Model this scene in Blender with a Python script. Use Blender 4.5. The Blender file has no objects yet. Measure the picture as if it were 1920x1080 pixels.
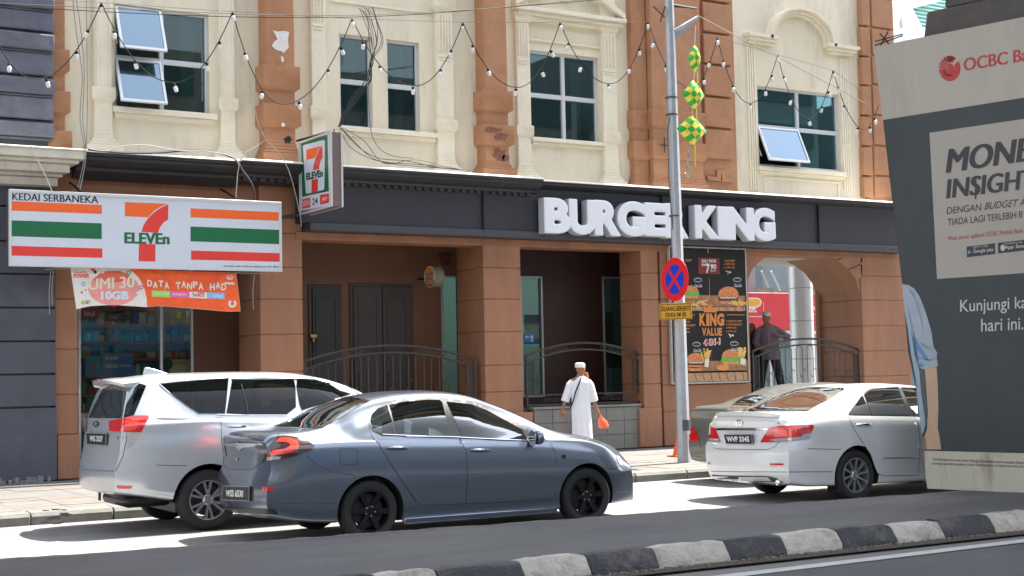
import bpy, bmesh, math, random
from mathutils import Vector, Matrix
from mathutils.bvhtree import BVHTree
from mathutils.geometry import delaunay_2d_cdt, tessellate_polygon
random.seed(7)
R = math.radians
sc = bpy.context.scene
COL = sc.collection
# ---------------------------------------------------------------- camera
EYE = 1.70
FPX = 2667.0                       # focal length in pixels of a 1920 px wide picture
def _basis():
    p1 = Vector((0, -(701-540), -FPX)); p2 = Vector((5340-960, -(611-540), -FPX))
    n = p2.cross(p1).normalized()
    if n.y < 0: n = -n
    xd = p2.normalized(); yd = n.cross(xd)
    return Matrix((xd, yd, n))     # rows: world axes in camera space
CR = _basis()
cd = bpy.data.cameras.new('camera'); cam = bpy.data.objects.new('camera', cd); COL.objects.link(cam)
cam.matrix_world = Matrix.Translation((0, 0, EYE)) @ CR.to_4x4()
cd.sensor_width = 36; cd.lens = 36*FPX/1920; cd.clip_start = .1; cd.clip_end = 1500
sc.camera = cam
# ---------------------------------------------------------------- light
SUN = Vector((.50, .075, 1.0)).normalized()
w = bpy.data.worlds.new('World'); sc.world = w; w.use_nodes = True
nt = w.node_tree; sky = nt.nodes.new('ShaderNodeTexSky'); sky.sky_type = 'NISHITA'; sky.sun_disc = False
sky.sun_elevation = math.asin(SUN.z); sky.sun_rotation = math.atan2(SUN.x, SUN.y)
sky.dust_density = 1.4; sky.air_density = 1.2; sky.ozone_density = 1.0
bg = nt.nodes['Background']; bg.inputs['Strength'].default_value = .15
hz_ = nt.nodes.new('ShaderNodeHueSaturation'); hz_.inputs['Saturation'].default_value = .42   # humid, milky sky
nt.links.new(sky.outputs[0], hz_.inputs['Color']); nt.links.new(hz_.outputs[0], bg.inputs[0])
sd = bpy.data.lights.new('sun', 'SUN'); sd.energy = 4.6; sd.angle = R(.5); sd.color = (1, .95, .87)
so = bpy.data.objects.new('sun', sd); COL.objects.link(so)
so.rotation_euler = (-SUN).to_track_quat('-Z', 'Y').to_euler(); so.location = (0, 0, 40)
vs = sc.view_settings; vs.view_transform = 'Standard'; vs.look = 'None'; vs.gamma = 1; vs.use_curve_mapping = False
vs.exposure = 1.88
# ---------------------------------------------------------------- pixel <-> place helpers (photo pixels, 1920 x 1080)
def ray(px, py): return CR @ Vector((px-960, 540-py, -FPX))
def W(px, py, Y):                  # point of the vertical plane y = Y seen at a pixel
    d = ray(px, py); return Vector((0, 0, EYE)) + d*(Y/d.y)
def WX(px, py, Y): return W(px, py, Y).x
def WZ(px, py, Y): return W(px, py, Y).z
def G(px, py, z):                  # point of the horizontal plane z seen at a pixel
    d = ray(px, py); return Vector((0, 0, EYE)) + d*((z-EYE)/d.z)
class Plane:                       # vertical plane through o along e, outward normal n
    def __init__(s, o, e):
        s.o = Vector(o); s.e = Vector(e).normalized(); s.n = Vector((s.e.y, -s.e.x, 0)); s.up = Vector((0, 0, 1))
        if (Vector((0, 0, EYE))-s.o).dot(s.n) < 0: s.n = -s.n
    def at(s, px, py):
        d = ray(px, py); o = Vector((0, 0, EYE)); t = (s.o-o).dot(s.n)/d.dot(s.n); p = o+d*t-s.o
        return (p.dot(s.e), p.z+s.o.z)
    def pt(s, u, z, off=0): return Vector((s.o.x, s.o.y, 0))+s.e*u+Vector((0, 0, z))+s.n*off
# ---------------------------------------------------------------- materials
MATS = {}
def lin(c):
    if isinstance(c, str):
        c = [int(c[i:i+2], 16)/255 for i in (0, 2, 4)]
        c = [x/12.92 if x <= .04045 else ((x+.055)/1.055)**2.4 for x in c]
    return (c[0], c[1], c[2], 1)
def mat(name, col, rough=.6, metal=0, var=0, vscale=3, bump=0, bscale=40, coat=0, spec=.5, emit=0, dirt=None, dscale=1.2, damt=.5, flakes=0, streak=False, bdist=.02):
    if name in MATS: return MATS[name]
    m = bpy.data.materials.new(name); m.use_nodes = True; MATS[name] = m
    t = m.node_tree; n = t.nodes; l = t.links; b = n['Principled BSDF']
    c = lin(col); b.inputs['Base Color'].default_value = c
    b.inputs['Roughness'].default_value = rough; b.inputs['Metallic'].default_value = metal
    b.inputs['Specular IOR Level'].default_value = spec
    if coat: b.inputs['Coat Weight'].default_value = coat; b.inputs['Coat Roughness'].default_value = .03
    if emit: b.inputs['Emission Color'].default_value = c; b.inputs['Emission Strength'].default_value = emit
    out = None
    if var or bump or dirt:
        g = n.new('ShaderNodeNewGeometry')
        mp = n.new('ShaderNodeMapping'); l.new(g.outputs['Position'], mp.inputs[0])
        if streak: mp.inputs['Scale'].default_value = (1, 1, .22)
    if var:
        ns = n.new('ShaderNodeTexNoise'); ns.inputs['Scale'].default_value = vscale; ns.inputs['Detail'].default_value = 8; ns.inputs['Roughness'].default_value = .65
        l.new(mp.outputs[0], ns.inputs['Vector'])
        hs = n.new('ShaderNodeMapRange'); hs.inputs[1].default_value = .3; hs.inputs[2].default_value = .7
        hs.inputs[3].default_value = 1-var; hs.inputs[4].default_value = 1+var; l.new(ns.outputs['Fac'], hs.inputs[0])
        mx = n.new('ShaderNodeVectorMath'); mx.operation = 'SCALE'; mx.inputs[0].default_value = c[:3]; l.new(hs.outputs[0], mx.inputs['Scale'])
        out = mx.outputs[0]
    if dirt is not None:
        n2 = n.new('ShaderNodeTexNoise'); n2.inputs['Scale'].default_value = dscale; n2.inputs['Detail'].default_value = 10; n2.inputs['Roughness'].default_value = .72
        l.new(mp.outputs[0], n2.inputs['Vector'])
        r2 = n.new('ShaderNodeMapRange'); r2.inputs[1].default_value = .52; r2.inputs[2].default_value = .7; r2.inputs[4].default_value = damt; l.new(n2.outputs['Fac'], r2.inputs[0])
        m2 = n.new('ShaderNodeMix'); m2.data_type = 'RGBA'; l.new(r2.outputs[0], m2.inputs[0])
        if out: l.new(out, m2.inputs[6])
        else: m2.inputs[6].default_value = c
        m2.inputs[7].default_value = lin(dirt); out = m2.outputs[2]
    if out: l.new(out, b.inputs['Base Color'])
    if bump:
        nb = n.new('ShaderNodeTexNoise'); nb.inputs['Scale'].default_value = bscale; nb.inputs['Detail'].default_value = 6
        l.new(g.outputs['Position'], nb.inputs['Vector'])
        bp = n.new('ShaderNodeBump'); bp.inputs['Strength'].default_value = bump; bp.inputs['Distance'].default_value = bdist
        l.new(nb.outputs['Fac'], bp.inputs['Height']); l.new(bp.outputs[0], b.inputs['Normal'])
    return m
def glassmat(name, tint, trans=.6, rough=.01, refl=1.0, radd=0, diff=.15, gcol=(1, 1, 1)):
    if name in MATS: return MATS[name]
    m = bpy.data.materials.new(name); m.use_nodes = True; MATS[name] = m
    t = m.node_tree; n = t.nodes; l = t.links; n.remove(n['Principled BSDF']); o = n['Material Output']
    tr = n.new('ShaderNodeBsdfTransparent'); tr.inputs[0].default_value = lin(tint)
    df = n.new('ShaderNodeBsdfDiffuse'); df.inputs[0].default_value = [x*diff for x in lin(tint)[:3]]+[1]
    gl = n.new('ShaderNodeBsdfGlossy'); gl.inputs[0].default_value = lin(gcol); gl.inputs['Roughness'].default_value = rough
    a = n.new('ShaderNodeMixShader'); a.inputs[0].default_value = trans; l.new(df.outputs[0], a.inputs[1]); l.new(tr.outputs[0], a.inputs[2])
    fr = n.new('ShaderNodeFresnel'); fr.inputs[0].default_value = 1.6
    ad = n.new('ShaderNodeMath'); ad.operation = 'MULTIPLY_ADD'; ad.inputs[1].default_value = refl; ad.inputs[2].default_value = radd; ad.use_clamp = True; l.new(fr.outputs[0], ad.inputs[0])
    b = n.new('ShaderNodeMixShader'); l.new(ad.outputs[0], b.inputs[0]); l.new(a.outputs[0], b.inputs[1]); l.new(gl.outputs[0], b.inputs[2])
    l.new(b.outputs[0], o.inputs[0]); return m
def asphalt(name, col, agg=.35, crack=1.0):
    m = bpy.data.materials.new(name); m.use_nodes = True; MATS[name] = m; t = m.node_tree; n = t.nodes; l = t.links; b = n['Principled BSDF']
    b.inputs['Roughness'].default_value = .75; g = n.new('ShaderNodeNewGeometry')
    def noise(sc_, det=8, rough=.6, stretch=(1, 1, 1)):
        mp = n.new('ShaderNodeMapping'); mp.inputs['Scale'].default_value = stretch; l.new(g.outputs['Position'], mp.inputs[0]); q = n.new('ShaderNodeTexNoise'); q.inputs['Scale'].default_value = sc_; q.inputs['Detail'].default_value = det; q.inputs['Roughness'].default_value = rough; l.new(mp.outputs[0], q.inputs['Vector']); return q.outputs['Fac']
    def rng(x, a, b_, c, d):
        q = n.new('ShaderNodeMapRange'); q.inputs[1].default_value = a; q.inputs[2].default_value = b_; q.inputs[3].default_value = c; q.inputs[4].default_value = d; l.new(x, q.inputs[0]); return q.outputs[0]
    def mul(x, y):
        q = n.new('ShaderNodeMath'); q.operation = 'MULTIPLY'; l.new(x, q.inputs[0]); l.new(y, q.inputs[1]); return q.outputs[0]
    f = rng(noise(140, 3, .7), .3, .7, 1-agg, 1+agg); f = mul(f, rng(noise(.55, 6, .6), .35, .65, .84, 1.14)); f = mul(f, rng(noise(1.6, 8, .7, (.25, 1.6, 1)), .4, .62, .9, 1.1)); f = mul(f, rng(noise(28, 4, .8), .60, .72, 1, 1.5)); f = mul(f, rng(noise(7, 8, .8), .60, .75, 1, .72))
    v = n.new('ShaderNodeTexVoronoi'); v.feature = 'DISTANCE_TO_EDGE'; v.inputs['Scale'].default_value = .45
    dn = n.new('ShaderNodeTexNoise'); dn.inputs['Scale'].default_value = 2.2; dn.inputs['Detail'].default_value = 8; l.new(g.outputs['Position'], dn.inputs['Vector'])
    ma = n.new('ShaderNodeMixRGB'); ma.blend_type = 'ADD'; ma.inputs[0].default_value = .7; l.new(g.outputs['Position'], ma.inputs[1]); l.new(dn.outputs['Color'], ma.inputs[2]); l.new(ma.outputs[0], v.inputs['Vector'])
    f = mul(f, rng(v.outputs['Distance'], .0, .011, 1-.6*crack, 1))
    sc2 = n.new('ShaderNodeVectorMath'); sc2.operation = 'SCALE'; sc2.inputs[0].default_value = col; l.new(f, sc2.inputs['Scale']); l.new(sc2.outputs[0], b.inputs['Base Color'])
    bp = n.new('ShaderNodeBump'); bp.inputs['Strength'].default_value = .8; bp.inputs['Distance'].default_value = .012; l.new(noise(110, 4, .7), bp.inputs['Height']); l.new(bp.outputs[0], b.inputs['Normal'])
    return m
# ---------------------------------------------------------------- object helpers
def link(o, parent=None):
    COL.objects.link(o)
    if parent is not None: o.parent = parent
    return o
def tag(o, label=None, cat=None, group=None, kind=None):
    if label: o['label'] = label
    if cat: o['category'] = cat
    if group: o['group'] = group
    if kind: o['kind'] = kind
    return o
def thing(name, loc, label, cat, group=None, rz=0):
    o = bpy.data.objects.new(name, None); o.location = loc; o.rotation_euler.z = rz; o.empty_display_size = .2
    return tag(link(o), label, cat, group)
def base(p):                        # world offset of a (possibly nested) unrotated parent
    v = Vector((0, 0, 0))
    while p is not None: v += Vector(p.location); p = p.parent
    return v
class MB:
    def __init__(s): s.v = []; s.f = []; s.m = []
    def add(s, vs, fs, m=0):
        o = len(s.v); s.v += [Vector(q) for q in vs]; s.f += [tuple(i+o for i in f) for f in fs]; s.m += [m]*len(fs); return s
    def box(s, x0, x1, y0, y1, z0, z1, m=0):
        x0, x1 = min(x0, x1), max(x0, x1); y0, y1 = min(y0, y1), max(y0, y1); z0, z1 = min(z0, z1), max(z0, z1)
        return s.add([(x, y, z) for x in (x0, x1) for y in (y0, y1) for z in (z0, z1)],
                     [(0, 1, 3, 2), (4, 6, 7, 5), (0, 4, 5, 1), (2, 3, 7, 6), (0, 2, 6, 4), (1, 5, 7, 3)], m)
    def prism(s, pts, d, m=0):      # planar 3-D polygon swept by vector d
        n = len(pts); d = Vector(d); a = [Vector(p) for p in pts]; b = [p+d for p in a]
        tri = tessellate_polygon([a])
        fs = [tuple(t) for t in tri]+[tuple(i+n for i in reversed(t)) for t in tri]+[(i, i+n, (i+1) % n+n, (i+1) % n) for i in range(n)]
        return s.add(a+b, fs, m)
    def tube(s, pts, r, n=6, m=0, closed=False, cap=True):
        pts = [Vector(p) for p in pts]; k = len(pts); rr = r if isinstance(r, (list, tuple)) else [r]*k
        vs = []; up = None
        for i, p in enumerate(pts):
            if closed: t = pts[(i+1) % k]-pts[i-1]
            else: t = pts[min(i+1, k-1)]-pts[max(i-1, 0)]
            t = t.normalized() if t.length > 1e-9 else Vector((0, 0, 1))
            if up is None: up = t.orthogonal().normalized()
            up = up-t*up.dot(t)
            if up.length < 1e-6: up = t.orthogonal()
            up.normalize(); sd_ = t.cross(up)
            for j in range(n):
                a = 2*math.pi*j/n; vs.append(p+(up*math.cos(a)+sd_*math.sin(a))*rr[i])
        fs = []
        for i in range(k if closed else k-1):
            i2 = (i+1) % k
            for j in range(n): fs.append((i*n+j, i*n+(j+1) % n, i2*n+(j+1) % n, i2*n+j))
        if cap and not closed: fs += [tuple(reversed(range(n))), tuple(range((k-1)*n, k*n))]
        return s.add(vs, fs, m)
    def lathe(s, prof, n=24, c=(0, 0, 0), axis='z', m=0, cap=True):   # prof: (radius, height)
        c = Vector(c); vs = []
        for r, h in prof:
            for j in range(n):
                a = 2*math.pi*j/n; x, y = r*math.cos(a), r*math.sin(a)
                vs.append(c+(Vector((x, y, h)) if axis == 'z' else Vector((x, h, y)) if axis == 'y' else Vector((h, x, y))))
        fs = [(i*n+j, i*n+(j+1) % n, (i+1)*n+(j+1) % n, (i+1)*n+j) for i in range(len(prof)-1) for j in range(n)]
        if cap and prof[0][0] > 1e-5: fs.append(tuple(reversed(range(n))))
        if cap and prof[-1][0] > 1e-5: fs.append(tuple(range((len(prof)-1)*n, len(prof)*n)))
        return s.add(vs, fs, m)
    def build(s, name, mats, parent=None, smooth=False, bevel=0, sharp=35, world=True, seg=2, recalc=True):
        me = bpy.data.meshes.new(name); off = base(parent) if world else Vector((0, 0, 0))
        me.from_pydata([v-off for v in s.v], [], s.f)
        for mm in (mats if isinstance(mats, (list, tuple)) else [mats]): me.materials.append(mm)
        for p, k in zip(me.polygons, s.m): p.material_index = k
        if recalc:
            bm = bmesh.new(); bm.from_mesh(me); bmesh.ops.remove_doubles(bm, verts=bm.verts, dist=1e-5); bmesh.ops.recalc_face_normals(bm, faces=bm.faces); bm.to_mesh(me); bm.free()
        if smooth or bevel:
            me.shade_smooth()
            me.set_sharp_from_angle(angle=R(sharp))
        o = bpy.data.objects.new(name, me); link(o, parent)
        if bevel:
            md = o.modifiers.new('bevel', 'BEVEL'); md.width = bevel; md.segments = seg; md.limit_method = 'ANGLE'; md.angle_limit = R(40)
        return o
def share(o, parent, loc):          # a further piece with the same mesh
    c = o.copy(); c.location = loc; return link(c, parent)
def px_box(mb, x0, y0, x1, y1, Yf, Yb, m=0):   # box whose front face fills a pixel rectangle on the plane Yf
    a = W(x0, (y0+y1)/2, Yf).x; b = W(x1, (y0+y1)/2, Yf).x; zt = W((x0+x1)/2, y0, Yf).z; zb = W((x0+x1)/2, y1, Yf).z
    return mb.box(a, b, Yf, Yb, zb, zt, m)
# flat lettering and print on a plane -----------------------------------------------------------
def text_mesh(body, bold=0, res=4):
    cu = bpy.data.curves.new('t', 'FONT'); cu.body = body; cu.offset = bold; cu.resolution_u = res; cu.fill_mode = 'BOTH'
    o = bpy.data.objects.new('t', cu); COL.objects.link(o); bpy.context.view_layer.update()
    me = bpy.data.meshes.new_from_object(o.evaluated_get(bpy.context.evaluated_depsgraph_get()))
    vs = [v.co.copy() for v in me.vertices]; fs = [tuple(p.vertices) for p in me.polygons]
    bpy.data.objects.remove(o); bpy.data.meshes.remove(me); bpy.data.curves.remove(cu)
    return vs, fs
JOINED = {'fries', 'dot', 'plank_joint', 'bullet', 'logo_line'}
class Print:
    """flat print on a plane; shapes in photo pixels; each colour group is one mesh"""
    def __init__(s, plane, parent): s.p = plane; s.par = parent; s.mb = {}; s.k = {}
    def _mb(s, name, m):
        s.c = getattr(s, 'c', 0)+1
        key = (name, m.name if name in JOINED else s.c)
        if key not in s.mb: s.mb[key] = (MB(), m)
        return s.mb[key][0]
    def poly(s, name, pts, m, layer=1, px=True):
        q = [s.p.at(*a) if px else a for a in pts]; v = [s.p.pt(a, b, layer*.002) for a, b in q]
        tri = tessellate_polygon([v]); s._mb(name, m).add(v, [tuple(t) for t in tri]); return s
    def rect(s, name, x0, y0, x1, y1, m, layer=1):   # pixel corners TL, BR, kept upright on the plane
        a = s.p.at(x0, y0); b = s.p.at(x1, y1)
        return s.poly(name, [(a[0], a[1]), (b[0], a[1]), (b[0], b[1]), (a[0], b[1])], m, layer, px=False)
    def ell(s, name, cx, cy, rx, ry, m, layer=1, a0=0, a1=360, n=24, inner=0):
        pts = [(cx+rx*math.cos(R(a0+(a1-a0)*i/n)), cy+ry*math.sin(R(a0+(a1-a0)*i/n))) for i in range(n+(a1-a0 < 360))]
        if inner:
            q = [(cx+rx*inner*math.cos(R(a0+(a1-a0)*i/n)), cy+ry*inner*math.sin(R(a0+(a1-a0)*i/n))) for i in range(n+1)]
            po = [(cx+rx*math.cos(R(a0+(a1-a0)*i/n)), cy+ry*math.sin(R(a0+(a1-a0)*i/n))) for i in range(n+1)]
            mb = s._mb(name, m); A = [s.p.pt(*s.p.at(*a), layer*.002) for a in po]; B = [s.p.pt(*s.p.at(*a), layer*.002) for a in q]
            mb.add(A+B, [(i, i+1, n+2+i, n+1+i) for i in range(n)]); return s
        return s.poly(name, pts, m, layer)
    def text(s, name, body, x0, y0, x1, y1, m, layer=2, bold=0, shear=0, dy=0, fat=0):
        """text fitted to the pixel box TL(x0,y0)..BR(x1,y1); dy: pixel drop of the baseline from left to right"""
        vs, fs = text_mesh(body, bold)
        if not vs: return s
        a0 = min(v.x for v in vs); a1 = max(v.x for v in vs); b0 = min(v.y for v in vs); b1 = max(v.y for v in vs)
        out = []
        for v in vs:
            u = (v.x-a0)/(a1-a0); t = (v.y-b0)/(b1-b0)
            X = x0+(x1-x0)*u+shear*t; Yp = y1+(y0-y1)*t+dy*u
            q = s.p.at(X, Yp); out.append(s.p.pt(q[0], q[1], layer*.002))
        mb = s._mb(name, m); mb.add(out, fs)
        for k in range(1, int(abs(fat)/.4)+1): mb.add([v+s.p.e*(.4*k*(s.p.at(x0+1, y0)[0]-s.p.at(x0, y0)[0]))+s.p.n*(.0001*k) for v in out], fs)
        return s
    def done(s):
        for (name, _), (mb, m) in s.mb.items():
            o = mb.build(name, m, s.par, recalc=False)
            if name in JOINED: o['kind'] = 'stuff'
# ================================================================ materials of the place
CREAM = mat('cream_paint', (.77, .69, .53), .75, var=.07, vscale=1.4, bump=.25, bscale=14, dirt=(.40, .36, .29), dscale=1.6, damt=.5, streak=True)
CREAM2 = mat('cream_trim', (.80, .73, .58), .7, var=.05, vscale=3, bump=.2, bscale=20, dirt=(.45, .40, .31), dscale=2.2, damt=.25)
ORANGE = mat('terracotta_paint', (.42, .205, .105), .7, var=.12, vscale=2.2, bump=.5, bscale=16, dirt=(.25, .10, .05), dscale=2.5, damt=.35)
ORANGE2 = mat('terracotta_pillar', (.335, .155, .085), .6, var=.15, vscale=2.2, bump=.35, bscale=20, dirt=(.20, .11, .075), dscale=2.1, damt=.6, streak=True)
CHAR = mat('charcoal_paint', (.030, .029, .032), .5, var=.18, vscale=3, bump=.15, bscale=20, dirt=(.06, .055, .055), dscale=2, damt=.4)
SLATE = mat('slate_paint', (.115, .12, .155), .75, var=.22, vscale=3, bump=.8, bscale=9, dirt=(.21, .21, .25), dscale=2.4, damt=.6)
SLATE2 = mat('slate_smooth', (.075, .079, .105), .6, var=.15, vscale=2, bump=.15, bscale=20, dirt=(.13, .13, .16), dscale=1.6, damt=.4)
OFFW = mat('offwhite_cornice', (.60, .57, .49), .7, var=.1, vscale=4, bump=.25, bscale=20, dirt=(.30, .26, .20), dscale=3, damt=.45, streak=True)
WHITEP = mat('white_coping', (.78, .76, .70), .7, var=.1, vscale=6, bump=.2)
BROWN = mat('dark_brown_wall', (.050, .025, .017), .6, var=.15, vscale=2, bump=.1, bscale=25)
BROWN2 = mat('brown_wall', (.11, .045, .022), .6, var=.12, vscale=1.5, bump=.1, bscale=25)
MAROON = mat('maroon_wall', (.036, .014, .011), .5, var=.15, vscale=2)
DOORM = mat('door_paint', (.022, .014, .014), .5, var=.1)
WFRAME = mat('white_aluminium', (.62, .64, .66), .35, metal=.2)
ALU = mat('grey_aluminium', (.45, .46, .46), .35, metal=.6)
BLACK = mat('black', (.012, .012, .012), .6)
RUBBER = mat('rubber', (.015, .015, .015), .85, bump=.1, bscale=60)
STEEL = mat('railing_steel', (.055, .052, .05), .5, metal=.3, var=.15)
GALV = mat('galvanised', (.42, .44, .48), .45, metal=.55, var=.12, vscale=8, dirt=(.25, .25, .26), dscale=4, damt=.4)
TILE = mat('grey_tile', (.20, .195, .175), .45, var=.16, vscale=2.5, bump=.1, bscale=30, dirt=(.12, .115, .10), dscale=2, damt=.5, streak=True)
GROUT = mat('grout', (.09, .085, .075), .8)
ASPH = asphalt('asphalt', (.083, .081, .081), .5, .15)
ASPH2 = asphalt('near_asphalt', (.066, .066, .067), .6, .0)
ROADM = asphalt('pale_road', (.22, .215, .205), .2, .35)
PAVE = mat('paving', (.135, .132, .125), .7, var=.15, vscale=4, bump=.3, bscale=60, dirt=(.10, .095, .09), dscale=1.5, damt=.5)
PAVER = mat('paving_tan', (.16, .13, .105), .7, var=.15, vscale=4, bump=.3, bscale=60, dirt=(.12, .08, .06), dscale=1.5, damt=.5)
KERBM = mat('kerb_concrete', (.16, .155, .14), .8, var=.2, vscale=5, bump=.5, bscale=50, dirt=(.08, .075, .07), dscale=3, damt=.6)
KW = mat('kerb_white_paint', (.40, .37, .32), .8, var=.2, vscale=9, bump=1, bscale=30, dirt=(.12, .10, .08), dscale=2.6, damt=.9)
KB = mat('kerb_black_paint', (.016, .016, .019), .6, var=.3, vscale=8, bump=.8, bscale=35, dirt=(.16, .14, .12), dscale=2.6, damt=.6)
GRIT = mat('gutter_grit', (.055, .048, .042), .95, var=.6, vscale=40, bump=1, bscale=80, dirt=(.12, .10, .075), dscale=18, damt=.7)
LINEM = mat('road_line_paint', (.40, .40, .38), .7, var=.15, vscale=20, bump=.3, bscale=150, dirt=(.2, .2, .19), dscale=6, damt=.5)
CONC = mat('dark_concrete', (.10, .085, .075), .85, var=.2, vscale=3, bump=.5, bscale=25)
DECKM = mat('deck_concrete', (.11, .105, .10), .85, var=.15, vscale=1, bump=.3, bscale=15)
TEAL = glassmat('teal_window_glass', (.36, .64, .66), .9, refl=.7)
TEAL2 = glassmat('dim_window_glass', (.26, .36, .34), .6, refl=1.0)
SHOPG = glassmat('shop_glass', (.75, .80, .78), .97, refl=.6)
BLUEG = glassmat('sky_window_glass', (.25, .5, .52), .35, refl=2.2, radd=.10, gcol=(.62, .80, 1))  # blue of the reflected sky put into the glossy colour and boosted

# ================================================================ ground, road, pavement, island
YKERB = 17.9; YB = 23.5; ISL = .16
def structure(name, mb, m, **k):
    return tag(mb.build(name, m, **k), kind='structure')
structure('ground', MB().box(-400, 500, -400, 500, -.5, -.02), mat('far_ground', (.14, .13, .12), .9))
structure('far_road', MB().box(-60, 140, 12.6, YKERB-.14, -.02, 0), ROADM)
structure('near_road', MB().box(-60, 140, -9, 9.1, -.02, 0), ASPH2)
# island: far edge follows the shade line in the photo
I0 = G(0, 1050, ISL); I1 = G(1920, 913, ISL)
sl = (I1.y-I0.y)/(I1.x-I0.x)
def isl_far(x): return I0.y+sl*(x-I0.x)
K0 = G(700, 1080, ISL); K1 = G(1920, 962, ISL); sk = (K1.y-K0.y)/(K1.x-K0.x)
def isl_near(x): return K0.y+sk*(x-K0.x)
mb = MB(); N = 60; xs = [-30+i*2.0 for i in range(N+1)]; vs = []; fs = []
for i, x in enumerate(xs):
    yf = isl_far(x); yn = isl_near(x)+.02
    vs += [(x, yf, -.02), (x, yf, ISL-.02), (x, yf-.03, ISL), (x, (yf+yn)/2, ISL+.02), (x, yn, ISL-.005), (x, yn, -.02)]
for i in range(N):
    for j in range(5): a = i*6+j; fs.append((a, a+1, a+7, a+6))
mb.add(vs, fs); isl = structure('traffic_island', mb, ASPH, smooth=True)
# weathered far rim of the island
mb = MB(); pr = []
for i in range(240):
    x = -6+i*.15; pr.append((x, isl_far(x)-.012+random.uniform(-.006, .006), ISL-.004+random.uniform(-.006, .006)))
o = mb.tube(pr, .016, 5).build('island_edge', mat('edge_concrete', (.2, .18, .16), .8, var=.3, vscale=20, dirt=(.25, .05, .03), dscale=3, damt=.8), isl)
tag(o, 'worn concrete edging of the traffic island')
# black and white kerb stones, rounded, one object each
stones = [(-3.6, 0)]
edges_px = [(560, 1093), (700, 1080), (803, 1067), (955, 1051), (1083, 1040), (1200, 1027), (1330, 1014), (1445, 1005), (1550, 995), (1645, 985), (1740, 977), (1825, 967), (1905, 959), (1990, 950)]
ed = [G(a, b, ISL).x for a, b in edges_px]
st = ed[1]-ed[0]
ed = [ed[0]-st*k for k in range(5, 0, -1)]+ed
while ed[-1] < 26: ed.append(ed[-1]+1.15)
for i in range(len(ed)-1):
    x0, x1 = ed[i]+.006, ed[i+1]-.006; yn = isl_near((x0+x1)/2); L = x1-x0
    jz = random.uniform(-.012, .012); jy = random.uniform(-.012, .012)
    prof = [(yn+.10, -.02), (yn+.10, ISL+.005), (yn+.06, ISL+.022), (yn-.035, ISL+.02), (yn-.065, ISL-.002), (yn-.135, .055), (yn-.145, .0), (yn-.145, -.02)]
    vs = []; n = len(prof); nx = 6
    for k in range(nx+1):
        t = k/nx; x = x0+L*t; sh = sk*(x-(x0+x1)/2)
        e = .012 if k in (0, nx) else 0
        for q, (y, z) in enumerate(prof):
            vs.append((x, y+sh+jy+e*(q > 1)+random.uniform(-.005, .005), z+jz*(q > 0)-e*(1 < q < 6)+(random.uniform(-.006, .006) if 0 < q < 7 else 0)))
    fs = [(k*n+q, k*n+q+1, (k+1)*n+q+1, (k+1)*n+q) for k in range(nx) for q in range(n-1)]+[tuple(range(n)), tuple(reversed(range(nx*n, nx*n+n)))]
    black = i % 2 == 1
    o = MB().add(vs, fs).build('kerb_stone', KB if black else KW, isl, smooth=True, sharp=28)
    o['label'] = 'black painted kerb stone' if black else 'white painted kerb stone with worn grey patches'
mb = MB(); rg = random.Random(21)
for i in range(1500):
    x = rg.uniform(3, 16); y = isl_near(x)-.15-abs(rg.gauss(0, .05)); r = rg.uniform(.003, .013); mb.box(x-r, x+r*rg.uniform(.5, 1.6), y-r, y+r, .006, .008+r)
tag(mb.build('gutter_gravel', mat('gravel', (.16, .13, .10), .9, var=.5, vscale=30)), kind='stuff', label='loose gravel and dead leaves along the foot of the striped kerb', cat='gravel')
# gutter grit and line
structure('gutter', MB().prism([(-30, isl_near(-30)-.15, 0), (60, isl_near(60)-.15, 0), (60, isl_near(60)-.33, 0), (-30, isl_near(-30)-.33, 0)], (0, 0, .008)), GRIT)
L0 = G(1340, 1081, 0); L1 = G(1920, 1012, 0); L2 = G(1920, 1020.5, 0); sL = (L1.y-L0.y)/(L1.x-L0.x); wl = .16
structure('road_line', MB().prism([(-30, L1.y+sL*(-30-L1.x), .004), (60, L1.y+sL*(60-L1.x), .004), (60, L1.y+sL*(60-L1.x)-wl, .004), (-30, L1.y+sL*(-30-L1.x)-wl, .004)], (0, 0, .004)), LINEM)
# far pavement: bands of paving, kerb stones
pv = structure('pavement', MB().box(-60, 140, YKERB+.14, 40, -.02, .13), PAVE)
for k, (y0, y1, m) in enumerate([(18.05, 18.55, PAVE), (18.57, 18.9, PAVER), (18.92, 19.6, PAVE), (19.62, 20.0, PAVER), (20.02, 21.3, PAVE), (21.32, 21.7, PAVER), (21.72, 23.2, PAVE)]):
    ref = None; x = -1.0
    dx = .62
    while x < 20:
        if ref is None: ref = MB().box(0, dx-.012, y0, y1, .13, .152).build('paving_slab', m, pv, world=False); ref.location = (x, 0, 0)
        else: share(ref, pv, (x, 0, random.uniform(-.003, .003)))
        x += dx
kx = -2.0; ref = None
while kx < 30:
    if ref is None:
        ref = MB().prism([(0, YKERB-.14, -.02), (0, YKERB-.14, .10), (0, YKERB-.10, .15), (0, YKERB+.135, .155), (0, YKERB+.135, -.02)], (.985, 0, 0)).build('kerb_stone', KERBM, pv, world=False, bevel=.01); ref.location = (kx, 0, 0)
    else: share(ref, pv, (kx, random.uniform(-.01, .01), random.uniform(-.006, .004)))
    kx += 1.0
# broken kerb spot at left
mb = MB()
for i in range(26):
    c = G(85+random.uniform(-6, 50), 955+random.uniform(0, 26), .15) if i % 2 else Vector((3.2+random.uniform(-.25, .25), YKERB-.16+random.uniform(-.08, .06), .02))
    r = random.uniform(.015, .05); mb.box(c.x-r, c.x+r, c.y-r, c.y+r*.8, max(.0, c.z-.01), c.z+r*.5)
o = mb.build('kerb_rubble', KERBM, bevel=.006); tag(o, kind='stuff', label='broken concrete rubble at the cracked far kerb on the left', cat='rubble')

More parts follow.
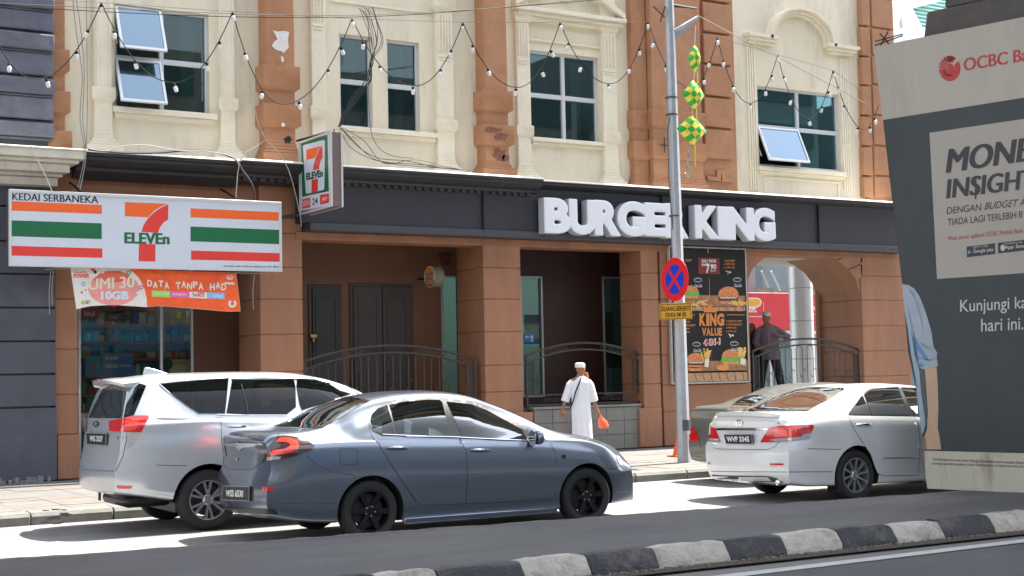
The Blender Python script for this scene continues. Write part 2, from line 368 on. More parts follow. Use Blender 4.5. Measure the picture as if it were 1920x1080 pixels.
# ================================================================ elevated deck above the camera that shades island and near road
dk = thing('viaduct', (16, 8, 0), 'dark concrete viaduct pier and deck above the advertising hoarding', 'viaduct')
MB().box(-45, 110, 7.0, 14.2, 13.3, 14.6).build('deck', DECKM, dk)
mb = MB()
for y in (7.8, 10.5, 13.2): mb.box(-45, 110, y-.35, y+.35, 12.5, 13.3)
mb.build('girder', CONC, dk)
for y, r, c in ((8.6, .22, (.45, .30, .12)), (9.6, .12, (.06, .22, .32)), (11.4, .20, (.42, .38, .32)), (12.3, .10, (.05, .12, .2))): MB().tube([(-45, y, 12.6), (110, y, 12.6)], r, 8).build('reflection_pipe', mat('pipe_%d' % int(y*10), c, .6), dk)  # unseen tubes added so the car windows reflect coloured stripes
# ================================================================ shophouse building (terracotta and cream)
YU = 23.65; YW = 25.1
bld = thing('shophouse_building', (15, YB, 0), 'cream and terracotta shophouse block with white windows above a charcoal cornice', 'building')
WALLTOP = 12.5
def wall_open(name, x0, x1, z0, z1, yf, yb, ops, m, parent, mats=None):
    xs = sorted({x0, x1}|{v for o in ops for v in (o[0], o[1])}); zs = sorted({z0, z1}|{v for o in ops for v in (o[2], o[3])})
    mb = MB()
    def isin(cx, cz): return any(o[0] < cx < o[1] and o[2] < cz < o[3] for o in ops)
    for i in range(len(xs)-1):
        for j in range(len(zs)-1):
            if isin((xs[i]+xs[i+1])/2, (zs[j]+zs[j+1])/2): continue
            a, b, c, d = xs[i], xs[i+1], zs[j], zs[j+1]
            mb.add([(a, yf, c), (b, yf, c), (b, yf, d), (a, yf, d)], [(0, 1, 2, 3)])
    for a, b, c, d in ops:
        mb.add([(a, yf, c), (a, yb, c), (a, yb, d), (a, yf, d)], [(0, 1, 2, 3)]); mb.add([(b, yf, c), (b, yb, c), (b, yb, d), (b, yf, d)], [(0, 1, 2, 3)])
        mb.add([(a, yf, c), (b, yf, c), (b, yb, c), (a, yb, c)], [(0, 1, 2, 3)]); mb.add([(a, yf, d), (b, yf, d), (b, yb, d), (a, yb, d)], [(0, 1, 2, 3)])
    mb.add([(x0, yf, z1), (x1, yf, z1), (x1, yb, z1), (x0, yb, z1), (x0, yf, z0), (x1, yf, z0), (x1, yb, z0), (x0, yb, z0)], [(0, 1, 2, 3), (4, 5, 6, 7)])
    mb.add([(x0, yf, z0), (x0, yb, z0), (x0, yb, z1), (x0, yf, z1), (x1, yf, z0), (x1, yb, z0), (x1, yb, z1), (x1, yf, z1)], [(0, 1, 2, 3), (4, 5, 6, 7)])
    return mb.build(name, m, parent, recalc=False)
WINS = [((215, 17, 392, 211), 2, 2, [(0, 0), (0, 1)]), ((637, 66, 698, 240), 1, 2, []), ((726, 77, 787, 247), 1, 2, []),
        ((995, 101, 1123, 264), 2, 2, []), ((1422, 169, 1575, 316), 2, 2, [(0, 1)])]
def rectXZ(r, Y):
    x0, y0, x1, y1 = r; xm, ym = (x0+x1)/2, (y0+y1)/2
    return WX(x0, ym, Y), WX(x1, ym, Y), WZ(xm, y1, Y), WZ(xm, y0, Y)
ops = [rectXZ(r, YU) for r, *_ in WINS]
XL = WX(99, 150, YU); XR = WX(1677, 200, YU)
wall_open('upper_wall', XL, XR, 5.2, WALLTOP, YU, YU+.22, ops, CREAM, bld)
MB().box(XL+.01, XR-.01, YU+.25, 30, 12.3, 12.5).build('roof', DECKM, bld)
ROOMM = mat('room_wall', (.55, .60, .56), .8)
def make_window(r, cols, rows, opened, parent):
    x0, x1, z0, z1 = rectXZ(r, YU); yf = YU+.07; fw = .05
    mb = MB()
    mb.box(x0, x0+fw, yf, yf+.09, z0, z1); mb.box(x1-fw, x1, yf, yf+.09, z0, z1)
    mb.box(x0+fw, x1-fw, yf+.002, yf+.09, z0, z0+fw); mb.box(x0+fw, x1-fw, yf+.002, yf+.09, z1-fw, z1)
    xm = [x0+(x1-x0)*i/cols for i in range(cols+1)]; zm = [z0+(z1-z0)*i/rows for i in range(rows+1)]
    for x in xm[1:-1]: mb.box(x-.04, x+.04, yf-.004, yf+.09, z0+.01, z1-.01)
    for z in zm[1:-1]: mb.box(x0+.02, x1-.02, yf+.006, yf+.08, z-.045, z+.045)
    wn = mb.build('window', WFRAME, parent, bevel=.006)
    for i in range(cols):
        for j in range(rows):
            a, b = xm[i]+.045, xm[i+1]-.045; c, d = zm[j]+.045, zm[j+1]-.045; row_from_top = rows-1-j
            if (i, row_from_top) in opened:
                ang = R(24); h = d-c+.06; a -= .03; b += .03; hinge = Vector((0, yf-.02, d+.03)); f2 = .045
                def T(x, t, o): # t down the sash, o outward
                    return Vector((x, hinge.y-t*math.sin(ang)-o*math.cos(ang), hinge.z-t*math.cos(ang)+o*math.sin(ang)))
                def bar(m_, xa, xb, ta, tb, o0=-.02, o1=.02):
                    m_.add([T(x, t, o) for x in (xa, xb) for t in (ta, tb) for o in (o0, o1)], [(0, 1, 3, 2), (4, 6, 7, 5), (0, 4, 5, 1), (2, 3, 7, 6), (0, 2, 6, 4), (1, 5, 7, 3)])
                q = MB(); bar(q, a, a+f2, 0, h); bar(q, b-f2, b, 0, h); bar(q, a+f2, b-f2, 0, f2); bar(q, a+f2, b-f2, h-f2, h)
                bar(q, a+.01, a+.025, h*.1, h*.75, -.2, -.18)
                q.build('open_sash', WFRAME, wn, bevel=.004)
                q = MB(); bar(q, a+f2, b-f2, f2, h-f2, -.003, .003); q.build('pane', BLUEG, wn)
            else:
                MB().box(a-.01, b+.01, yf+.05, yf+.056, c-.01, d+.01).build('pane', TEAL, wn)
    q = MB(); D = YU+3
    q.add([(x, y, z) for x in (x0-.6, x1+.6) for y in (YU+.24, D) for z in (z0-1.0, z1+.45)], [(0, 2, 3, 1), (4, 5, 7, 6), (0, 4, 6, 2), (1, 3, 7, 5), (2, 6, 7, 3)])
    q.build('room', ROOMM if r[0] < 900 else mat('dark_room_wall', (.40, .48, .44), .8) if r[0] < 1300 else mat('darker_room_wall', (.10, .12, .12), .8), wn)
    # a vertical blind edge / cabinet seen inside
    MB().box(x1-.30, x1-.05, YU+.6, YU+.62, z0-.2, z1).build('curtain', mat('curtain_green', (.30, .36, .24), .8), wn)
    MB().box(x0+.1, x1-.4, YU+1.6, YU+2.0, z0-.9, z0+.35).build('cabinet', mat('pale_cabinet', (.45, .48, .46), .6), wn)
    return wn
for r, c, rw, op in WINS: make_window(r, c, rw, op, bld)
# sills
def sill(x0, y0, x1, y1, proj=.12):
    mb = MB(); X0, X1, Z0, Z1 = rectXZ((x0, y0, x1, y1), YU-.1)
    mb.box(X0, X1, YU-proj, YU+.05, Z0+(Z1-Z0)*.45, Z1); mb.box(X0+.04, X1-.04, YU-proj*.55, YU+.02, Z0, Z0+(Z1-Z0)*.45-.001)
    mb.build('window_sill', CREAM2, bld, bevel=.012)
sill(212, 206, 408, 226); sill(640, 243, 823, 259); sill(998, 262, 1137, 275); sill(1424, 317, 1588, 331)
# cream pilasters: (x0,x1 at yref, yref, block y0,y1 (or None), base y0,y1, flutes)
def pilaster(x0, x1, yr, Yf, m, blocks=(), base=None, top=WALLTOP, flutes=None, name='pilaster', ytop=None):
    xa, xb = WX(x0, yr, Yf), WX(x1, yr, Yf); xm = (x0+x1)/2
    mb = MB(); mb.box(xa, xb, Yf, YU+.04, 5.2, top)
    p = mb.build(name, m, bld, bevel=.015)
    for (y0, y1, ex) in blocks:
        z1, z0 = WZ(xm, y0, Yf), WZ(xm, y1, Yf)
        q = MB(); q.box(xa-ex, xb+ex, Yf-ex, YU+.03, z0+.05, z1)
        q.prism([(xa-ex, Yf-ex, z0+.05), (xb+ex, Yf-ex, z0+.05), (xb+.005, Yf-.005, z0), (xa-.005, Yf-.005, z0)], (0, .001, 0))
        q.prism([(xa-ex, Yf-ex, z0+.0499), (xa-ex, YU+.02, z0+.0499), (xa-.004, YU+.02, z0), (xa-.004, Yf-.004, z0)], (.001, 0, 0))
        q.build('block', m, p, bevel=.02, seg=3)
    if base:
        y0, y1, ex = base; z1, z0 = WZ(xm, y0, Yf), WZ(xm, y1, Yf)-.12; q = MB()
        for k in range(5):
            t = k/4; e = ex*(t**1.6); zz1 = z1-(z1-z0)*.5*t; zz0 = z1-(z1-z0)*.5*(t+.25) if k < 4 else z0
            q.box(xa-e-.004, xb+e+.004, Yf-e*.8-.004, YU+.01-k*.001, zz0, zz1)
        q.build('base', m, p, bevel=.012)
    if flutes:
        y0, y1, n = flutes; z1, z0 = WZ(xm, y0, Yf), WZ(xm, y1, Yf); q = MB(); wd = (xb-xa)
        for k in range(n+1):
            c = xa+wd*(.16+.68*k/n); q.box(c-wd*.045, c+wd*.045, Yf-.022, Yf+.01, z0, z1)
        q.box(xa+wd*.1, xb-wd*.1, Yf-.018, Yf+.01, z0-.10, z0-.06); q.box(xa+wd*.2, xb-wd*.2, Yf-.018, Yf+.01, z0-.16, z0-.13)
        q.build('fluting', m, p, bevel=.006)
    return p
pilaster(176, 211, 100, YU-.09, CREAM2, [(163, 190, .04)], (247, 285, .14), flutes=(-60, 160, 1))
pilaster(413, 441, 120, YU-.09, CREAM2, [(184, 208, .04)], (264, 300, .14), flutes=(-60, 178, 1))
pilaster(584, 611, 120, YU-.09, CREAM2, [(200, 224, .04)], (290, 320, .12), flutes=(-60, 40, 3))
pilaster(819, 851, 120, YU-.09, CREAM2, [(224, 246, .04), (-18, 20, .05)], (296, 330, .14), flutes=(28, 98, 4))
pilaster(969, 994, 140, YU-.09, CREAM2, [(235, 257, .04), (22, 42, .04)], (306, 340, .13), flutes=(46, 105, 3))
pilaster(1130, 1157, 150, YU-.09, CREAM2, [(247, 271, .04), (44, 62, .04)], (320, 350, .13), flutes=(68, 126, 3))
# orange pilasters
pilaster(98, 122, 60, YU-.13, ORANGE, [(93, 138, .06), (172, 216, .07), (246, 285, .09)], None)
pilaster(498, 552, 60, YU-.34, ORANGE, [(124, 170, .07), (197, 240, .08)], (262, 300, .08))
pilaster(907, 950, 60, YU-.34, ORANGE, [(170, 210, .07), (235, 274, .08)], (298, 326, .12))
# wide terracotta band between the cream bays
Xa, Xb = WX(1181, 200, YU-.05), WX(1378, 200, YU-.05)
wb = MB().box(Xa, Xb, YU-.06, YU+.02, 5.2, WALLTOP).build('terracotta_band', ORANGE, bld)
pilaster(1186, 1213, 150, YU-.16, ORANGE, [(208, 243, .05), (266, 300, .06)], (322, 350, .08), name='band_pilaster')
pilaster(1222, 1314, 150, YU-.30, ORANGE, [(208, 243, .05), (266, 300, .06)], (325, 352, .08), name='band_pilaster')
def quoins(xl, xr, joints, Yf, m, gap=5, top=True):
    last = None
    for a, b in zip(joints[:-1], joints[1:]):
        X0, X1, Z0, Z1 = rectXZ((xl+(a+b)*.5*.018, a+gap*.5, xr+(a+b)*.5*.022, b-gap*.5), Yf)
        MB().box(X0, X1, Yf, YU, Z0, Z1).build('quoin_block', m, bld, bevel=.02)
quoins(1318, 1370, [-60, 4, 63, 122, 182, 241, 300], YU-.14, ORANGE)
# notched foot on the band
def px_poly_box(pts, Yf, Yb, name, m, parent, bevel=.01):
    v = [W(x, y, Yf) for x, y in pts]
    for q in v: q.y = Yf
    return MB().prism(v, (0, Yb-Yf, 0)).build(name, m, parent, bevel=bevel)
px_poly_box([(1327, 330), (1345, 332), (1345, 318), (1362, 319), (1362, 334), (1376, 336), (1376, 342), (1354, 341), (1354, 326), (1352, 326), (1352, 340), (1327, 337)], YU-.12, YU, 'notched_foot', ORANGE, bld)
# right end terracotta strip
Xa, Xb = WX(1617, 200, YU), WX(1676, 200, YU)
MB().box(Xa, XR+.002, YU-.06, YU+.3, 5.2, WALLTOP).build('terracotta_band', ORANGE, bld)
quoins(1614, 1630, [-60, 49, 106, 160, 217, 274, 330, 372], YU-.14, ORANGE, 4); quoins(1634, 1674, [-60, -3, 54, 106, 160, 217, 274, 330, 372], YU-.10, ORANGE, 4)
# fluted strips and arch moulding of the right bay
for x0, x1 in ((1401, 1418), (1577, 1592)):
    q = MB(); X0, X1, Z0, Z1 = rectXZ((x0, 82 if x0 < 1500 else 110, x1, 356), YU)
    for k in range(4):
        c = X0+(X1-X0)*(k+.5)/4; q.box(c-.022, c+.022, YU-.035, YU+.01, Z0, Z1)
    q.build('fluting', CREAM2, bld, bevel=.006)
c0 = W(1393, 74, YU); c1 = W(1449, 80, YU); c2 = W(1543, 100, YU); c3 = W(1600, 98, YU)
zc = (W(1449, 70, YU).z+W(1543, 95, YU).z)/2; xc = (c1.x+c2.x)/2; zt = W(1497, 18, YU).z
ri = (c2.x-c1.x)/2+.02; q = MB()
for (r0, r1, pr) in ((0, .07, .10), (.07, .15, .16), (.15, .22, .22)):
    pts = [(xc+(ri+r0)*math.cos(R(a)), YU-pr, zc+(zt-zc)*(ri+r0)/(ri+.22)*math.sin(R(a))) for a in range(0, 181, 6)]
    pts2 = [(xc+(ri+r1)*math.cos(R(a)), YU-pr, zc+(zt-zc)*(ri+r1)/(ri+.22)*math.sin(R(a))) for a in range(180, -1, -6)]
    n = len(pts); A = [Vector(p) for p in pts]; B = [Vector(p) for p in reversed(pts2)]
    vs = A+B+[p+Vector((0, pr, 0)) for p in A+B]; fs = []
    for i in range(n-1): fs += [(i, i+1, n+i+1, n+i), (i, 2*n+i, 2*n+i+1, i+1), (n+i, n+i+1, 3*n+i+1, 3*n+i)]
    q.add(vs, fs)
for (a, b) in ((c0.x, xc-ri+.02), (xc+ri-.02, c3.x)):
    for (dz0, dz1, pr) in ((0, .07, .22), (-.07, 0, .17), (-.13, -.07, .11)):
        q.box(a+(.22-pr), b-(.0 if a < xc else 0)+(pr-.22 if a > xc else 0), YU-pr, YU+.01, zc+dz0, zc+dz1)
q.build('arch_moulding', CREAM2, bld, smooth=True, sharp=30)
q = MB(); X0, X1, Z0, Z1 = rectXZ((1432, 336, 1573, 364), YU)
q.box(X0, X1, YU-.03, YU+.01, Z1-.05, Z1); q.box(X0, X0+.05, YU-.03, YU+.01, Z0-.2, Z1-.051); q.box(X1-.05, X1, YU-.03, YU+.01, Z0-.2, Z1-.051); q.build('wall_panel', CREAM2, bld, bevel=.008)
# pediment over the third window
q = MB(); a = W(958, 10, YU); b = W(1163, 30, YU); z0 = W(1000, 26, YU).z; z0b = z0-.02
x0, x1 = a.x, b.x; xm = (x0+x1)/2
for dz0, dz1, pr in ((0, .08, .24), (-.08, 0, .18), (-.16, -.08, .12), (-.55, -.51, .05)):
    q.box(x0+(.24-pr), x1-(.24-pr), YU-pr, YU+.01, z0+dz0, z0+dz1)
for s in (-1, 1):
    e = Vector((xm+s*(x1-x0)/2, YU-.2, z0+.08)); t_ = Vector((xm, YU-.2, z0+.78))
    q.prism([e, e+Vector((0, 0, .12)), t_+Vector((0, 0, .12)), t_], (0, .21, 0))
q.build('pediment', CREAM2, bld, bevel=.01)
q = MB(); c = W(1092, 3, YU-.1)
q.lathe([(.0, -.12), (.10, -.12), (.13, -.06), (.16, 0)], 18, (c.x-.35, YU, c.z+.1), 'y'); q.build('roundel', CREAM2, bld, smooth=True)
# horizontal moulding line high on the bays
for x0, x1, y in ((620, 820, 14), ):
    q = MB(); X0, X1 = WX(x0, y, YU), WX(x1, y, YU); z = WZ((x0+x1)/2, y, YU); q.box(X0, X1, YU-.03, YU+.01, z-.02, z+.02); q.build('moulding', CREAM2, bld, bevel=.006)

# ---- charcoal cornice in three runs with white coping
def run(name, X0, X1, prof, m, parent, bevel=0, smooth=False):
    return MB().prism([(X0, y, z) for y, z in prof], (X1-X0, 0, 0)).build(name, m, parent, bevel=bevel, smooth=smooth)
def cornice(pxa, pxb, pxm, yt, yb, Yo, thick=1.0, dent=False):
    X0 = WX(pxa, yt, Yo); X1 = WX(pxb, yt, Yo); zt = WZ(pxm, yt, Yo); zb = WZ(pxm, yb, 23.42); h = zt-zb
    prof = [(YU+.05, zt), (Yo, zt), (Yo, zt-h*.16), (Yo+.04, zt-h*.2), (Yo+.05, zt-h*.32), (Yo+.14, zt-h*.5), (Yo+.24, zt-h*.6), (Yo+.26, zt-h*.72), (23.42, zb), (YU+.05, zb)]
    o = run('cornice', X0, X1, prof, CHAR, bld)
    run('coping', X0-.01, X1, [(YU-.05, zt+.002), (Yo-.006, zt-.012), (Yo-.02, zt-.008), (Yo-.02, zt+.0), (Yo+.03, zt+.032), (YU-.05, zt+.06)], WHITEP, o)
    if dent:
        x = X0+.1
        ref = None
        while x < X1-.15:
            if ref is None: ref = MB().box(0, .085, Yo+.27, Yo+.33, zt-h*.74-.06, zt-h*.74).build('dentil', CHAR, o, world=False); ref.location = Vector((x, 0, 0))-base(o); b0 = base(o)
            else: share(ref, o, Vector((x, 0, 0))-b0)
            x += .16
    return o, zt, zb
cornice(150, 462, 300, 292, 342, 22.98)
_, zt2, zb2 = cornice(456, 1019, 760, 319, 362, 22.88, dent=True)
_, zt3, zb3 = cornice(1019, 1700, 1340, 359, 384, 22.95)
# drop of rubble on ledge
# ---- dark fascia carrying the letters
YF = 23.2
XF0 = WX(566, 420, YF); XF1 = WX(1700, 440, YF); zfb = WZ(1100, 451, YF); lip = .13
MB().box(XF0, XF1, YF, 23.6, zfb+lip+.001, zb3+.15).build('fascia', mat('fascia_panel', (.028, .028, .038), .5, var=.1, vscale=2, dirt=(.05, .05, .06), dscale=1.5, damt=.4), bld, bevel=.006)
MB().box(WX(580, 430, YF)-.0, XF1, YF-.05, 23.55, zfb, zfb+lip).build('fascia_lip', mat('fascia_lip', (.06, .063, .08), .35), bld, bevel=.01)
for px in (905, 1240, 1533):
    X = WX(px, 420, YF); MB().box(X-.006, X+.006, YF-.052, YF+.01, zfb, zb3+.1).build('fascia_joint', BLACK, bld)
zc_ = zfb-.14
MB().box(XF0, XF1, YB-.02, YB+.5, zc_, zfb-.002).build('beam', ORANGE2, bld, bevel=.01)
# terracotta lintel over the convenience shop
MB().box(WX(103, 400, YB), WX(488, 400, YB), YB+.12, YB+.4, 4.05, 5.25).build('lintel', ORANGE2, bld)
# ---- ground floor pillars in courses
def pillar(x0, x1, yr, joints, z0=.15, depth=1.05, m=ORANGE2, Yf=YB, top=None, bulge=0):
    xa, xb = WX(x0, yr, Yf), WX(x1, yr, Yf); xm = (x0+x1)/2; top = top or zc_+.02
    p = MB().box(xa+.02, xb-.02, Yf+.02, Yf+depth-.02, z0, top).build('pillar', m, bld)
    zs = [top]+[WZ(xm, y, Yf) for y in joints]+[z0]
    for a, b in zip(zs[:-1], zs[1:]):
        if a-b < .05: continue
        MB().box(xa, xb, Yf, Yf+depth, b+.007, a-.007).build('course', m, p, bevel=.012)
    return p, xa, xb
pillar(103, 146, 700, [560, 655, 740, 815], top=5.2, depth=1.5)
pillar(488, 568, 600, [408, 437, 501, 561, 627, 697, 760], top=5.2)
pillar(908, 978, 600, [454, 502, 561, 622, 685, 735])
o, xa, xb = pillar(1240, 1405, 600, [512, 562, 612, 665, 720, 770])
pillar(1204, 1236, 600, [512, 562, 612, 665, 720, 770], depth=.75)
pillar(1617, 1705, 600, [455, 518, 563, 611, 658, 705], depth=1.5, top=zc_-.1)
pillar(1200, 1242, 800, [], Yf=YB-.06, top=WZ(1220, 765, YB-.06), depth=.4)
pillar(893, 1000, 800, [], Yf=YB-.12, top=WZ(960, 774, YB-.12), depth=.9)
pillar(108, 150, 850, [], Yf=YB-.06, top=WZ(128, 815, YB-.06), depth=.9)
pillar(478, 578, 800, [], Yf=YB-.12, top=WZ(520, 774, YB-.12), depth=.9)
# ---- covered walkway: ceiling, floor, back wall with openings
ceil_z = zc_+.12
XE = WX(1405, 600, YB)
MB().box(WX(103, 500, YB), WX(1403, 500, YB), YB+.3, YW+.1, ceil_z, ceil_z+.1).build('walkway_ceiling', BROWN2, bld)
MB().box(WX(1403, 500, YB)+.003, 27, YB+.3, 26.2, ceil_z-.1, ceil_z).build('walkway_ceiling', mat('pale_soffit', (.55, .54, .50), .7), bld)
MB().box(5.6, WX(488, 700, YB), YB+.2, 31, .02, .42).build('walkway_floor', PAVE, bld); MB().box(WX(489, 700, YB), 25.2, YB+.2, 27, .02, 1.02).build('walkway_floor', PAVE, bld)
def rW(r): return rectXZ(r, YW)
SW = rW((147, 540, 364, 800)); w1 = rW((828, 516, 863, 750)); w2 = rW((976, 518, 1018, 745)); w3 = rW((1131, 519, 1171, 742))
shop_op = (SW[0], SW[1], .43, 3.95)
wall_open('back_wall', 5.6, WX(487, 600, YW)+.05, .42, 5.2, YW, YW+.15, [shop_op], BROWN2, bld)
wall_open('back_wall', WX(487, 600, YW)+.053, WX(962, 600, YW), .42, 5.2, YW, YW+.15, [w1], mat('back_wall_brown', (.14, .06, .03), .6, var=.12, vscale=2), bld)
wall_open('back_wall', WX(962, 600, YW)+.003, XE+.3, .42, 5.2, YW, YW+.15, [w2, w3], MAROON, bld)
for wv in (w1, w2, w3):
    q = MB(); a, b, c, d = wv
    q.box(a, a+.04, YW-.03, YW+.05, c, d); q.box(b-.04, b, YW-.03, YW+.05, c, d); q.box(a+.04, b-.04, YW-.028, YW+.05, d-.04, d); q.box(a+.04, b-.04, YW-.028, YW+.05, c, c+.04)
    wn = q.build('tall_window', ALU, bld, bevel=.004)
    MB().box(a+.03, b-.03, YW+.03, YW+.036, c+.03, d-.03).build('pane', TEAL2, wn)
# room seen through tall windows
RM = mat('restaurant_room', (.10, .12, .11), .7)
q = MB(); x0, x1 = WX(700, 600, YW), XE+.25
q.add([(x, y, z) for x in (x0, x1) for y in (YW+.2, 29) for z in (.43, 4.4)], [(0, 2, 3, 1), (4, 5, 7, 6), (0, 4, 6, 2), (1, 3, 7, 5)])
q.build('room', RM, bld)
sg = mat('pale_green_panel', (.45, .75, .62), .5); bl = mat('sign_blue', (.02, .19, .5), .5)
for (r, m_) in (((984, 590, 1014, 645), sg), ((1131, 585, 1150, 660), sg), ((1131, 660, 1168, 690), mat('grey_green', (.20, .28, .25), .6))):
    a, b, c, d = rectXZ(r, YW+.5); MB().box(a, b, YW+.5, YW+.53, c, d).build('inner_panel', m_, bld)
# louvred doors
DM = mat('door_wood', (.045, .030, .028), .5, var=.15, vscale=3)
def door(r, leaves, m):
    x0, x1, z0, z1 = rW(r); z0 = .43
    d0 = MB().box(x0-.06, x1+.06, YW-.03, YW+.01, z0, z1+.06).build('door_frame', mat('door_frame_brown', (.045, .028, .02), .5), bld, bevel=.006)
    for k in range(leaves):
        a = x0+(x1-x0)*k/leaves+.01; b = x0+(x1-x0)*(k+1)/leaves-.01; lf = MB().box(a, b, YW-.06, YW-.031, z0, z1).build('door', m, bld, bevel=.006)
        for (u, v) in ((.08, .45), (.52, .95)):
            zz0, zz1 = z0+(z1-z0)*u, z0+(z1-z0)*v; q = MB(); e = .09 if leaves > 1 else .06
            q.box(a+e, b-e, YW-.075, YW-.059, zz0, zz0+.03); q.box(a+e, b-e, YW-.075, YW-.059, zz1-.03, zz1); q.box(a+e, a+e+.03, YW-.074, YW-.059, zz0+.03, zz1-.03); q.box(b-e-.03, b-e, YW-.074, YW-.059, zz0+.03, zz1-.03)
            q.build('door_panel', m, lf)
    return d0
door((584, 540, 636, 780), 1, mat('black_door', (.016, .017, .015), .4)); door((661, 538, 769, 780), 2, DM)
q = MB(); c = W(587, 630, YW-.08); q.box(c.x-.06, c.x+.08, YW-.10, YW-.06, c.z-.03, c.z+.03); q.box(c.x-.02, c.x+.01, YW-.12, YW-.06, c.z-.12, c.z-.03); q.build('door_bolt', mat('brass', (.45, .33, .12), .35, metal=.9), bld, bevel=.005)
# ---- tiled parapet walls
def parapet(pa, pb, pc, parent):
    xa, xb = WX(pa, 800, YB), WX(pb, 800, YB); z1 = 1.02
    core = MB().box(xa, xb, YB+.02, YB+.24, .15, z1-.03).build('parapet', GROUT, parent)
    MB().box(xa, xb, YB-.02, YB+.28, z1-.028, z1+.02).build('parapet_cap', mat('cap_concrete', (.22, .21, .19), .6, var=.2), core, bevel=.01)
    tw = .43; n = int((xb-xa)/tw)+1; zz = [.15, .44, .72, z1-.034]; b0 = base(core)
    refs = {}
    for i in range(n):
        for j in range(3):
            x0 = xb-(i+1)*tw; wd = tw
            if x0 < xa: wd = tw-(xa-x0); x0 = xa
            if wd < .05: continue
            key = (round(wd, 3), j)
            if key not in refs: refs[key] = MB().box(.004, wd-.004, 0, .025, zz[j]+.004, zz[j+1]-.004).build('tile', TILE, core, world=False, bevel=.003); refs[key].location = Vector((x0, YB, 0))-b0
            else: share(refs[key], core, Vector((x0, YB+random.uniform(-.003, .003), 0))-b0)
    return core
parapet(1000, 1203, 0, bld); parapet(578, 895, 0, bld); parapet(1406, 1616, 0, bld)
# ---- arch over the side opening
ar = [(1400, 462), (1400, 535), (1404, 520), (1412, 503), (1426, 489), (1444, 477), (1452, 473), (1528, 476), (1548, 479), (1570, 489), (1590, 505), (1604, 525), (1612, 548), (1618, 560), (1622, 467)]
v = [W(x, y, YB+.03) for x, y in ar]
MB().prism(v, (0, 1.4, 0)).build('arch', ORANGE2, bld)
# arch stones on the right haunch
for pts in ([(1541, 478), (1568, 486), (1600, 474), (1595, 470), (1545, 470)], [(1570, 488), (1590, 504), (1617, 492), (1617, 476), (1603, 476)], [(1592, 506), (1606, 526), (1617, 520), (1617, 495)]):
    px_poly_box(pts, YB+.0, YB+.05, 'arch_stone', ORANGE2, bld, .008)
# plaster damage on pilasters
def patch(cx, cy, rx, ry, Yp, m, name, par, seed, n=16):
    rd = random.Random(seed); pts = []
    for i in range(n):
        a = 2*math.pi*i/n; k = rd.uniform(.55, 1.1); pts.append(W(cx+rx*k*math.cos(a), cy+ry*k*math.sin(a), Yp))
    for q in pts: q.y = Yp
    return MB().prism(pts, (0, .006, 0)).build(name, m, par)
pat = mat('bare_plaster', (.72, .70, .66), .8, var=.15, vscale=20, bump=.4); hole = mat('spalled_plaster', (.22, .10, .06), .9, var=.4, vscale=14, bump=1, bscale=30)
YP = YU-.34-.008
c1p = lambda *t: [(x/3, y/3) for x, y in t]
px_poly_box(c1p((1535, 170), (1560, 178), (1600, 174), (1626, 180), (1620, 225), (1624, 268), (1606, 288), (1592, 300), (1586, 288), (1560, 283), (1545, 275), (1529, 256), (1541, 236), (1562, 218), (1548, 196)), YP, YP+.006, 'bare_plaster', pat, bld, 0); px_poly_box(c1p((1580, 316), (1592, 318), (1598, 340), (1590, 352), (1582, 345)), YP, YP+.006, 'bare_plaster', pat, bld, 0); patch(531, 234, 4, 5, YP-.09, pat, 'bare_plaster', bld, 6)
for s_, (a, b, c, d) in enumerate([(926, 244, 18, 6), (940, 258, 14, 8), (938, 290, 15, 13), (948, 296, 8, 7)]): patch(a, b, c, d, YP-(.09 if b < 275 else .002), hole, 'spalled_plaster', bld, 30+s_)
patch(540, 262, 9, 8, YP-.004, mat('soot', (.03, .02, .018), .9), 'burnt_patch', bld, 9)

# ================================================================ slate building on the left
sb = thing('slate_building', (0, 23.3, 0), 'dark slate blue building of rusticated blocks with an off-white cornice on the left', 'building')
XS = WX(99, 150, 23.4)
MB().box(-14, XS-.03, 23.45, 34, 0, 12).build('wall', SLATE2, sb)
ys = [-60, -18, 20, 62, 98, 146, 181, 229, 262]
for i, (a, b) in enumerate(zip(ys[:-1], ys[1:])):
    z1, z0 = WZ(60, a, 23.3), WZ(60, b, 23.3); q = MB()
    q.box(-14, XS, 23.30-(.05 if i % 2 else 0), 23.46, z0+.05, z1-.004); q.box(-14, XS-.015, 23.36-(.05 if i % 2 else 0), 23.455, z0, z0+.049)
    q.build('stone_course', SLATE, sb, bevel=.025, seg=3)
zt = WZ(80, 275, 22.75); XC = WX(161, 285, 22.75)
for (dz0, dz1, Yc, dx, m_) in ((-.03, 0, 22.72, .02, WHITEP), (-.16, -.031, 22.75, 0, OFFW), (-.22, -.161, 22.85, -.08, OFFW), (-.36, -.221, 22.95, -.20, OFFW), (-.42, -.361, 23.08, -.28, OFFW), (-.56, -.421, 23.16, -.34, OFFW)):
    MB().box(-14, XC+dx, Yc, 23.5, zt+dz0, zt+dz1).build('cornice', m_, sb, bevel=.012)
XS2 = WX(104, 600, 23.4); ys = [337, 388, 453, 514, 577, 640, 702, 764, 925]
for i, (a, b) in enumerate(zip(ys[:-1], ys[1:])):
    z1, z0 = WZ(52, a, 23.4), WZ(52, b, 23.4)
    if i == len(ys)-2: z0 = .14
    MB().box(-14, XS2+.02*(i == len(ys)-2), 23.38, 23.6, z0+.012, z1-.012).build('stone_course', SLATE2, sb, bevel=.015)
mb = MB()
for i in range(40):
    x = random.uniform(3.2, 5.6); mb.box(x-random.uniform(.01, .05), x+random.uniform(.01, .05), 23.37-random.uniform(.0, .05), 23.39, .13, .15+random.uniform(.01, .09))
tag(mb.build('peeling_plaster', mat('peeled', (.25, .25, .25), .9, var=.3)), kind='stuff', label='crumbling plaster along the foot of the slate blue wall', cat='rubble')
